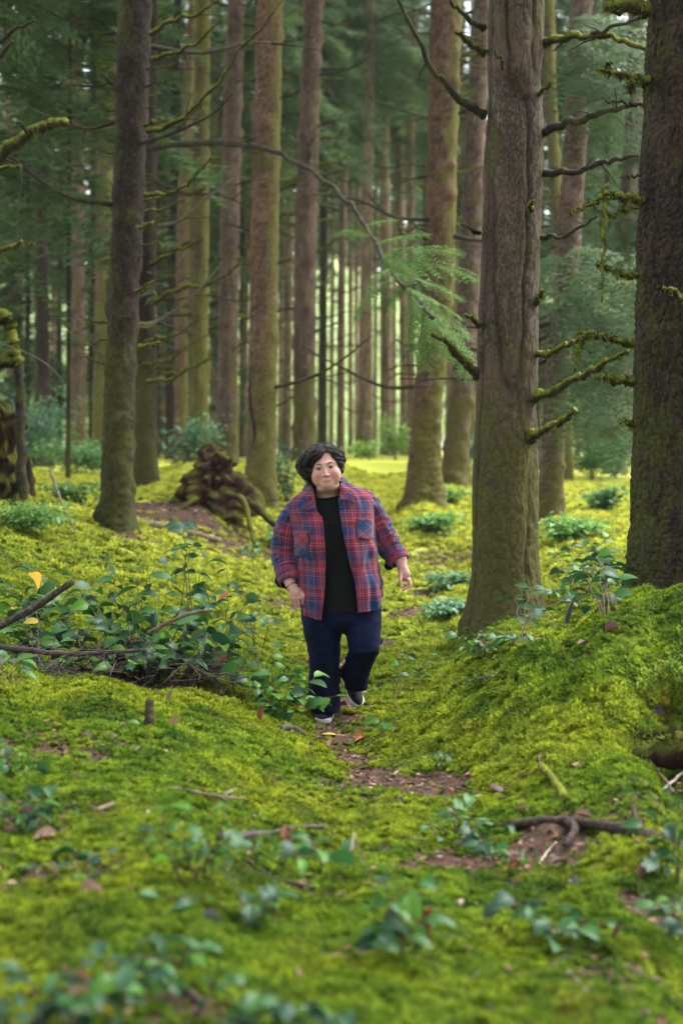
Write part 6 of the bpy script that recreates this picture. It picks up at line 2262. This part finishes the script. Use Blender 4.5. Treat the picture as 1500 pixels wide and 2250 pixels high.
for i, (a_, b_) in enumerate([((822, 535), (930, 492)), ((835, 555), (1000, 512)), ((845, 575), (1045, 548)), ((850, 580), (965, 566)), ((815, 520), (752, 492)), ((862, 600), (1015, 612)), ((870, 610), (752, 660)), ((880, 625), (822, 690)),
                              ((900, 640), (1020, 672)), ((915, 655), (1045, 705)), ((930, 670), (938, 790)), ((905, 650), (872, 760)), ((800, 495), (862, 468)), ((840, 560), (900, 600)), ((925, 668), (1040, 760)), ((858, 590), (800, 600)), ((890, 632), (960, 650)), ((945, 695), (1046, 800))]):
    spray(tG, a_, b_, 12.6 - i * .05, 12.4 - i * .05, FDM, i, .95)
for i, (a_, b_) in enumerate([((1275, 590), (1400, 640)), ((1270, 540), (1385, 560)), ((1268, 620), (1350, 740)), ((1262, 690), (1330, 690)), ((1265, 640), (1410, 720)), ((1250, 780), (1400, 850)), ((1248, 800), (1340, 880)), ((1240, 880), (1390, 950)), ((1280, 60), (1400, 110)), ((1280, 90), (1380, 190)), ((1275, 120), (1320, 190)), ((1285, 30), (1420, 50)), ((1278, 160), (1390, 230)), ((1250, 730), (1310, 790)), ((1200, 560), (1150, 640))]):
    spray(tX, a_, b_, 16.8, 15.6, FDD, i + 50, 1.3)

# ------------------------------------------------------------------ sticks and fallen wood
def stick(label, pl, Yg, r0, r1, m=None, name='fallen_branch', cat='stick', lift=.006, forks=(), group='sticks lying on the moss', jit=.18, seed=0, air=None):
    m = m or M_DEAD
    if air is None:
        pts = np.array([on_ground(a_, b_, Yg) for a_, b_ in pl]) + (0, 0, lift + r0 * .6)
    else:
        pts = np.array([P(a_, b_, y_) for (a_, b_), y_ in zip(pl, air)])
    b = pts[0]
    n = 8 * len(pts)
    p = smoothpath(pts - b, n)
    k = np.arange(n)
    p += np.stack([vnoise(np.stack([k * .5 + seed, 0 * k + j, 0 * k], -1), 7 + j) for j in range(3)], -1) * min(r0 * .45, .003)
    mb = MB()
    add_tube(mb, p, np.linspace(r0, r1, n), 9, 0, jit, seed)
    if not forks:
        o = obj(name, mb.mesh(name, [m]), None, b)
        return tag(o, label, cat, group)
    T = thing(name, label, cat, b, group)
    obj('main_stem', mb.mesh('main_stem', [m]), T)
    for fk in forks:
        q = np.array([on_ground(a_, b_, Yg) for a_, b_ in fk]) + (0, 0, lift + r0) - b
        j = np.argmin(np.linalg.norm(p - q[0], axis=1))
        q[0] = p[j]
        q[1:, 2] += .02
        mb = MB()
        add_tube(mb, smoothpath(q, 8), np.linspace(r1 * .9, r1 * .4, 8), 6, 0, jit, seed + 1)
        obj('fork', mb.mesh('fork', [m]), T)
    return T


M_DARKW = plain('dark_wet_wood', (.050, .034, .030), .75, .5, 26, .3, bump=.5)
t = NT('barky_wood')
f = t.noise(t.pos(), 34, 6, .75)
M_BARKY = t.bsdf(t.mix(t.step(t.noise(t.pos(), 7, 4, .7), .52, .66), t.ramp(f, [(.3, (.018, .012, .010)), (.5, (.055, .038, .032)), (.72, (.13, .095, .08))]), (.06, .062, .014)), .9, t.bump(f, 1.0, .02), .12)
M_PALEW = plain('pale_twig', (.33, .28, .22), .85, .3, 30, .2)
stick('short broken stick standing upright in the moss left of the path', [(325, 1628), (328, 1590), (331, 1538)], 6.2, .024, .019, M_BARKY, air=(6.2, 6.2, 6.22))
stick('long forked pale-brown stick across the moss above the blurred leaves', [(205, 1790), (330, 1747), (400, 1742), (470, 1756), (535, 1738)], 5.1, .007, .009, forks=[[(400, 1742), (460, 1768), (540, 1776)], [(470, 1756), (500, 1780)]])
stick('thick brown stick rising from the left edge into the bush', [(-15, 1385), (80, 1332), (162, 1278)], 7.9, .022, .018, M_BARKY, air=(7.9, 7.9, 7.85))
stick('slender dark stick lying through the middle of the bush', [(325, 1392), (405, 1352), (468, 1340)], 7.7, .012, .009, air=(7.8, 7.65, 7.6))
stick('long dark stick along the foot of the bush from the left edge', [(-10, 1420), (150, 1436), (330, 1428)], 8, .018, .010, M_DARKW, air=(7.9, 7.75, 7.6))
stick('thick mossy fallen branch across the lower right', [(1115, 1822), (1250, 1815), (1400, 1842), (1485, 1868)], 4.95, .018, .023, M_BARKY, forks=[[(1250, 1815), (1262, 1850), (1240, 1885)], [(1400, 1842), (1390, 1800)]])
stick('stubby mossy branch poking down the bank beside the mauve leaf', [(1188, 1690), (1222, 1735), (1242, 1765)], 5.6, .016, .019, M_BRMOSS)
stick('thin dark twig across the path in front of the mound', [(640, 1702), (725, 1738), (885, 1762)], 5.9, .006, .004, M_DARKW, forks=[[(725, 1738), (790, 1730)]])
stick('dark broken bough left of centre under the blurred leaves', [(480, 1852), (600, 1840), (640, 1830), (720, 1826)], 4.6, .015, .007, M_DARKW)
stick('brown stick slanting into the bottom right corner', [(1248, 2150), (1300, 2200), (1425, 2245)], 3.3, .010, .009)
stick('short dark stick fragment, leftmost of three in the lower right moss', [(1230, 2112), (1292, 2116)], 3.6, .007, .006, M_DARKW)
stick('short dark stick fragment, middle one of three in the lower right moss', [(1330, 2122), (1388, 2142)], 3.55, .007, .006, M_DARKW)
stick('short dark stick fragment, rightmost of three in the lower right moss', [(1394, 2152), (1448, 2164)], 3.5, .007, .006, M_DARKW)
stick('dark purplish stick slanting down between the leaves near the bottom', [(338, 2135), (395, 2180), (445, 2216)], 3.15, .011, .009, M_DARKW)
stick('curved bark-covered stick beneath the tall blurred sprig', [(920, 2042), (970, 2070), (1062, 2082)], 3.75, .010, .007, M_DARKW)
stick('spindly dead twig with side shoots at the right edge', [(1285, 1992), (1400, 1990), (1510, 1962)], 4.2, .004, .003, M_DARKW, forks=[[(1400, 1990), (1450, 1955)], [(1330, 1992), (1380, 1975)], [(1430, 1985), (1490, 2010)]])
stick('curled strip of dark bark lying on the crest of the ridge', [(1028, 1510), (1070, 1500), (1104, 1488)], 7.6, .018, .014, M_DARKW)
stick('splinter of dark wood on the near side of the ridge', [(985, 1556), (1030, 1540)], 7.4, .012, .008, M_DARKW)
stick('stick beside the brown leaf in the left foreground', [(62, 1668), (100, 1695), (135, 1728)], 5.3, .008, .007, M_DARKW)
stick('branchy grey dead limb on the slope left of the close pair', [(112, 1035), (135, 1100), (165, 1165)], 12.6, .012, .008, M_DEAD, air=(12.9, 12.6, 12.2))
stick('brown fallen pole on the slope below the rotten stump', [(295, 1152), (380, 1168), (485, 1195)], 14.6, .035, .028)
stick('reddish twig leaning over the hollow at the right edge', [(1412, 1655), (1450, 1700), (1482, 1742)], 5.6, .005, .004, M_DEAD, air=(5.75, 5.6, 5.4))
stick('grey twig crossing the reddish one at the right edge', [(1510, 1690), (1470, 1722), (1438, 1752)], 5.5, .006, .004, M_PALEW, air=(5.6, 5.5, 5.4))
stick('pale bare twig standing above the single leafy shoot', [(778, 1832), (770, 1870), (757, 1905)], 4.2, .003, .004, M_PALEW, air=(4.25, 4.22, 4.2))
stick('thin whitish twig among leaves right of the path', [(1184, 1905), (1200, 1880), (1222, 1858)], 4.75, .004, .003, M_PALEW)
stick('grey stone-like slab of bark at the left lip of the path', [(615, 1612), (640, 1608), (668, 1622)], 6.95, .022, .016, M_DARKW)
stick('thin bent pale stem arching beside the curled grey leaf', [(1222, 1385), (1212, 1350), (1228, 1322), (1262, 1322)], 8, .0028, .002, M_PALEW, air=(8.05, 8.05, 8.05, 8.05))
stick('dark stick lying under the leaves at the bottom left', [(95, 2160), (200, 2210), (330, 2222)], 3.0, .009, .007, M_DARKW)
stick('grey-brown stick half sunk in moss below the dark broken bough', [(520, 1880), (600, 1935), (690, 1960)], 4.2, .006, .005, M_DARKW)
stick('brown twig in the moss right of the long pale stick', [(690, 1745), (760, 1770), (850, 1800)], 5.3, .005, .004, M_DARKW)

for i, (lb, pl, Yg, r0) in enumerate([
    ('dark twig near the bottom edge left of centre', [(560, 2090), (640, 2110), (720, 2100)], 3.4, .005),
    ('thin dark twig lying along the bottom of the lower right moss', [(900, 2200), (1010, 2185), (1120, 2210)], 3.2, .005),
    ('thin wavy twig above the trailing salal', [(1000, 1935), (1080, 1950), (1180, 1935)], 4.35, .004),
    ('slim dark twig under the low shoots right of the path', [(900, 1850), (1000, 1862), (1100, 1845)], 4.9, .006),
    ('slim bent twig on the left moss crest', [(150, 1560), (220, 1572), (290, 1565)], 6.5, .004),
    ('slim dark twig left of the long forked stick', [(20, 1890), (110, 1880), (190, 1895)], 4.2, .006),
    ('broken twig below the dark-leaved salal', [(470, 2060), (560, 2050), (650, 2065)], 3.55, .006),
    ('dark twig near the foot of the bank at right', [(1000, 1735), (1080, 1760), (1150, 1752)], 5.6, .005),
]):
    stick(lb, pl, Yg, r0, r0 * .6, M_DARKW, seed=90 + i, forks=[[pl[1], (pl[1][0] + 45, pl[1][1] - 22)]] if i % 2 else ())

# ------------------------------------------------------------------ fallen leaves
LV_ = [
    (375, 1552, 6.6, 24, 'tan', 'tan fallen leaf up the slope behind the upright broken stick'),
    (378, 1607, 6.3, 26, 'tan', 'dull brown fallen leaf right of the upright broken stick'),
    (490, 1612, 6.3, 22, 'tan', 'pale tan fallen leaf on the crest between the stick and the path'),
    (575, 1585, 6.9, 26, 'rust', 'upright rusty leaf at the left lip of the path'),
    (520, 1580, 7.2, 16, 'tan', 'tiny pale leaf under the bright salal sprays'),
    (640, 1585, 7.3, 20, 'brown', 'brown leaf tucked under the sprays left of the planted shoe'),
    (690, 1632, 6.9, 24, 'tan', 'tan leaf on the path just below the planted shoe'),
    (738, 1618, 7.3, 28, 'yellow', 'pale greenish-yellow leaf lying on the dark path litter'),
    (800, 1628, 7.2, 26, 'rust', 'rusty leaf on the path below the raised shoe'),
    (725, 1650, 6.9, 24, 'brown', 'dark brown leaf in the middle of the path litter'),
    (812, 1578, 8.0, 18, 'tan', 'pinkish leaf on moss right of the raised shoe'),
    (740, 1560, 8.6, 22, 'mauve', 'mauve leaf on the path just behind the planted shoe'),
    (502, 1440, 7.5, 22, 'rust', 'dark red withered leaf hanging low on the right of the big bush'),
    (502, 1298, 8.0, 24, 'rust', 'curled orange-brown leaf caught at the right tip of the big bush'),
    (62, 1262, 8.3, 30, 'yellow', 'yellow-brown leaf in the upper left of the big bush'),
    (262, 1438, 7.6, 30, 'tan', 'pinkish dead leaf beneath the big bush'),
    (310, 1480, 7.5, 28, 'mauve', 'dull mauve dead leaf at the foot of the big bush'),
    (430, 1500, 7.4, 26, 'brown', 'brown dead leaf at the right end of the bush litter'),
    (150, 1718, 5.0, 26, 'tan', 'pale pinkish leaf beside the stick in the left foreground'),
    (88, 1660, 5.4, 34, 'rust', 'long rusty leaf left of the pale pinkish one'),
    (55, 1800, 4.6, 36, 'mauve', 'mauve leaf under the salal at the left edge'),
    (130, 1850, 4.3, 50, 'tan', 'orange-tan leaf above the three hanging leaves'),
    (215, 1980, 3.9, 55, 'brown', 'broad dark brown leaf in the left foreground moss'),
    (152, 2215, 2.95, 75, 'rust', 'large orange-brown leaf at the bottom left corner'),
    (625, 1862, 4.4, 34, 'rust', 'rusty leaf at the right end of the dark broken bough'),
    (425, 1908, 4.1, 26, 'tan', 'small tan leaf with yellow edge under the blurred leaves'),
    (442, 2030, 3.6, 34, 'grey', 'greyish-pink leaf under the dark-leaved salal'),
    (545, 2180, 3.1, 36, 'yellow', 'small bright yellow leaf near the bottom'),
    (660, 2130, 3.3, 26, 'yellow', 'narrow yellow-brown leaf between dark stick and tall sprig'),
    (935, 2000, 3.75, 62, 'rust', 'drooping rust-brown leaf beside the tall blurred sprig'),
    (842, 2030, 3.7, 44, 'brown', 'dark mauve-brown leaf left of the tall blurred sprig'),
    (1108, 1746, 5.5, 32, 'mauve', 'round mauve leaf lying flat on the bank at right'),
    (1185, 1682, 5.7, 28, 'mauve', 'mauve leaf at the top of the stubby mossy branch'),
    (1135, 1720, 5.6, 20, 'tan', 'pale curled leaf just right of the round mauve one'),
    (1295, 1688, 5.7, 30, 'tan', 'pinkish leaf on the moss right of the stubby branch'),
    (1160, 1790, 5.2, 28, 'tan', 'tan leaf behind the thick fallen branch'),
    (1262, 1795, 5.1, 30, 'tan', 'pale torn leaf propped behind the thick fallen branch'),
    (965, 1815, 5.2, 26, 'tan', 'orange-tan leaf in the litter right of the path'),
    (935, 1918, 4.6, 24, 'rust', 'small orange leaf on the moss above the tall sprig'),
    (980, 1905, 4.7, 18, 'rust', 'tiny reddish leaf near the litter'),
    (1053, 1908, 4.7, 22, 'tan', 'small tan leaf right of the tiny reddish one'),
    (1142, 1908, 4.7, 26, 'rust', 'flat orange-brown leaf near the thin whitish twig'),
    (1245, 1910, 4.6, 32, 'mauve', 'rounded pinkish leaf right of the whitish twig'),
    (1318, 1878, 4.75, 24, 'brown', 'brown leaf under the thick fallen branch'),
    (1385, 1925, 4.5, 22, 'rust', 'small round rusty leaf below the bluish salal'),
    (1430, 1898, 4.5, 44, 'brown', 'blackish hanging leaf among the bluish salal'),
    (1345, 2065, 3.8, 36, 'brown', 'brown leaf stuck upright in the trailing salal'),
    (1270, 1955, 4.3, 26, 'grey', 'greyish leaf fragment above the spindly twig'),
    (1012, 2000, 4.0, 22, 'grey', 'grey chip of leaf right of the drooping rust-brown one'),
    (1240, 1372, 8.05, 44, 'grey', 'curled grey-brown leaf standing behind the ridge'),
    (1328, 1398, 7.8, 34, 'mauve', 'flat pinkish-brown chip at the foot of the edge trunk'),
    (1290, 1422, 7.75, 24, 'mauve', 'small pinkish-brown chip left of the flat one by the edge trunk'),
    (1190, 1465, 7.7, 28, 'rust', 'reddish leaf lying on the litter of the ridge'),
    (1440, 1565, 6.5, 24, 'grey', 'pale grey leaf on the bank above the hollow'),
    (1460, 1622, 6.2, 24, 'grey', 'grey leaf by the log end at the right edge'),
    (960, 1470, 9.0, 18, 'yellow', 'orange-yellow leaf on the moss right of the raised shoe, farther back'),
    (1065, 1425, 9.2, 18, 'tan', 'orange leaf in front of the furrowed trunk'),
    (870, 1605, 7.2, 16, 'brown', 'brown scrap beside the pair of fresh leaves'),
]
for i, (px, py, Yg, sz, cn, lb) in enumerate(LV_):
    r = np.random.default_rng(i + 300)
    high = lb.startswith(('dark red withered', 'curled orange-brown', 'yellow-brown leaf in', 'blackish hanging', 'drooping rust', 'upright rusty', 'brown leaf stuck', 'curled grey-brown'))
    q = P(px, py, Yg) if high else on_ground(px, py, Yg)
    az = r.uniform(0, 6.28)
    L = sz * 1.35 / F_PX * q[1]
    d = (math.cos(az), math.sin(az) * .6, r.normal(0, .2) - (.8 if high else 0))
    if 'upright' in lb or 'standing' in lb:
        d = (.25, -.1, 1)
    o = put_leaf(None, DEADM[cn][i % 3], q + (0, 0, .012 if not high else 0), d, L, r.normal(0, .3), 'fallen_leaf')
    tag(o, lb, 'leaf', 'fallen leaves on the forest floor')

# ------------------------------------------------------------------ litter nobody could count
r = np.random.default_rng(17)
n = 120000
y = np.sqrt(r.uniform(2.5 ** 2, 17.5 ** 2, n))
x = r.uniform(-.26, .26, n) * y
bmk = bare_mask(x, y)
keep = r.uniform(0, 1, n) < bmk * np.clip(1.4 - y / 16, .3, 1) * .9 + .024
x, y, bmk = x[keep], y[keep], bmk[keep]
n = len(x)
z = ground_z(x, y) + np.where(bmk > .4, .006, .022)
az = r.uniform(0, 6.28, n)
L = r.uniform(.010, .034, n) * (1 + y / 16)
twig = r.uniform(0, 1, n) < .45
W_ = np.where(twig, .06, .42) * L
L = np.where(twig, L * 1.9, L)
d = np.stack([np.cos(az), np.sin(az), r.normal(0, .25, n)], 1)
s_ = np.stack([-np.sin(az), np.cos(az), r.normal(0, .35, n)], 1)
c_ = np.stack([x, y, z], 1)
V = np.stack([c_ - d * L[:, None] * .5, c_ + s_ * W_[:, None] * .5, c_ + d * L[:, None] * .5, c_ - s_ * W_[:, None] * .5], 1)
me = mesh('leaf_litter', V.reshape(-1, 3), np.arange(4 * n).reshape(-1, 4), [], smooth=False)
t = NT('litter')
c = t.ramp(t.attr('tone').outputs['Fac'], [(0, (.020, .012, .009)), (.4, (.085, .042, .027)), (.7, (.15, .072, .045)), (.9, (.22, .13, .088)), (1, (.30, .22, .17))])
me.materials.append(t.bsdf(c, .85, None, .2))
at = me.attributes.new('tone', 'FLOAT', 'POINT')
at.data.foreach_set('value', np.repeat(r.uniform(0, 1, n), 4).astype(np.float32))
tag(obj('leaf_litter', me), kind='stuff')
# the tangle of bare twigs under the big bush
mb = MB()
for i in range(150):
    px = r.uniform(20, 520)
    py = 1500 - 95 * r.uniform(0, 1) * (1 - abs(px - 280) / 420) + r.normal(0, 6)
    a_ = P(px, py, r.uniform(7.4, 8.1))
    dd = np.array((r.normal(0, 1), r.normal(0, .5), r.normal(0.15, .45)))
    dd /= np.linalg.norm(dd)
    L = r.uniform(.12, .42)
    g_ = gz(a_[0], a_[1])
    a_[2] = max(a_[2], g_ + .01)
    q = smoothpath([a_ - dd * L * .5, a_ + r.normal(0, .03, 3), a_ + dd * L * .5], 6)
    add_tube(mb, q, np.linspace(.0035, .0015, 6), 4)
tag(obj('twig_tangle', mb.mesh('twig_tangle', [M_DARKW])), kind='stuff')
# ------------------------------------------------------------------ damp forest air
bmh = MB()
lo_, hi_ = np.array((-90, -14, -3.0)), np.array((90, 185, 60.0))
c8 = np.array([[(lo_, hi_)[i][0], (lo_, hi_)[j][1], (lo_, hi_)[k][2]] for i in (0, 1) for j in (0, 1) for k in (0, 1)])
haze = obj('haze', mesh('haze', c8, np.array([(0, 1, 3, 2), (4, 6, 7, 5), (0, 4, 5, 1), (2, 3, 7, 6), (0, 2, 6, 4), (1, 5, 7, 3)]), smooth=False))
tag(haze, kind='stuff')
t = NT('haze_air')
pv = t.n('ShaderNodeVolumePrincipled')
pv.inputs['Color'].default_value = (.97, .98, .94, 1)
pv.inputs['Density'].default_value = 0.0003
pv.inputs['Anisotropy'].default_value = 0.2
t.l(pv.outputs[0], t.out.inputs['Volume'])
haze.data.materials.append(t.m)
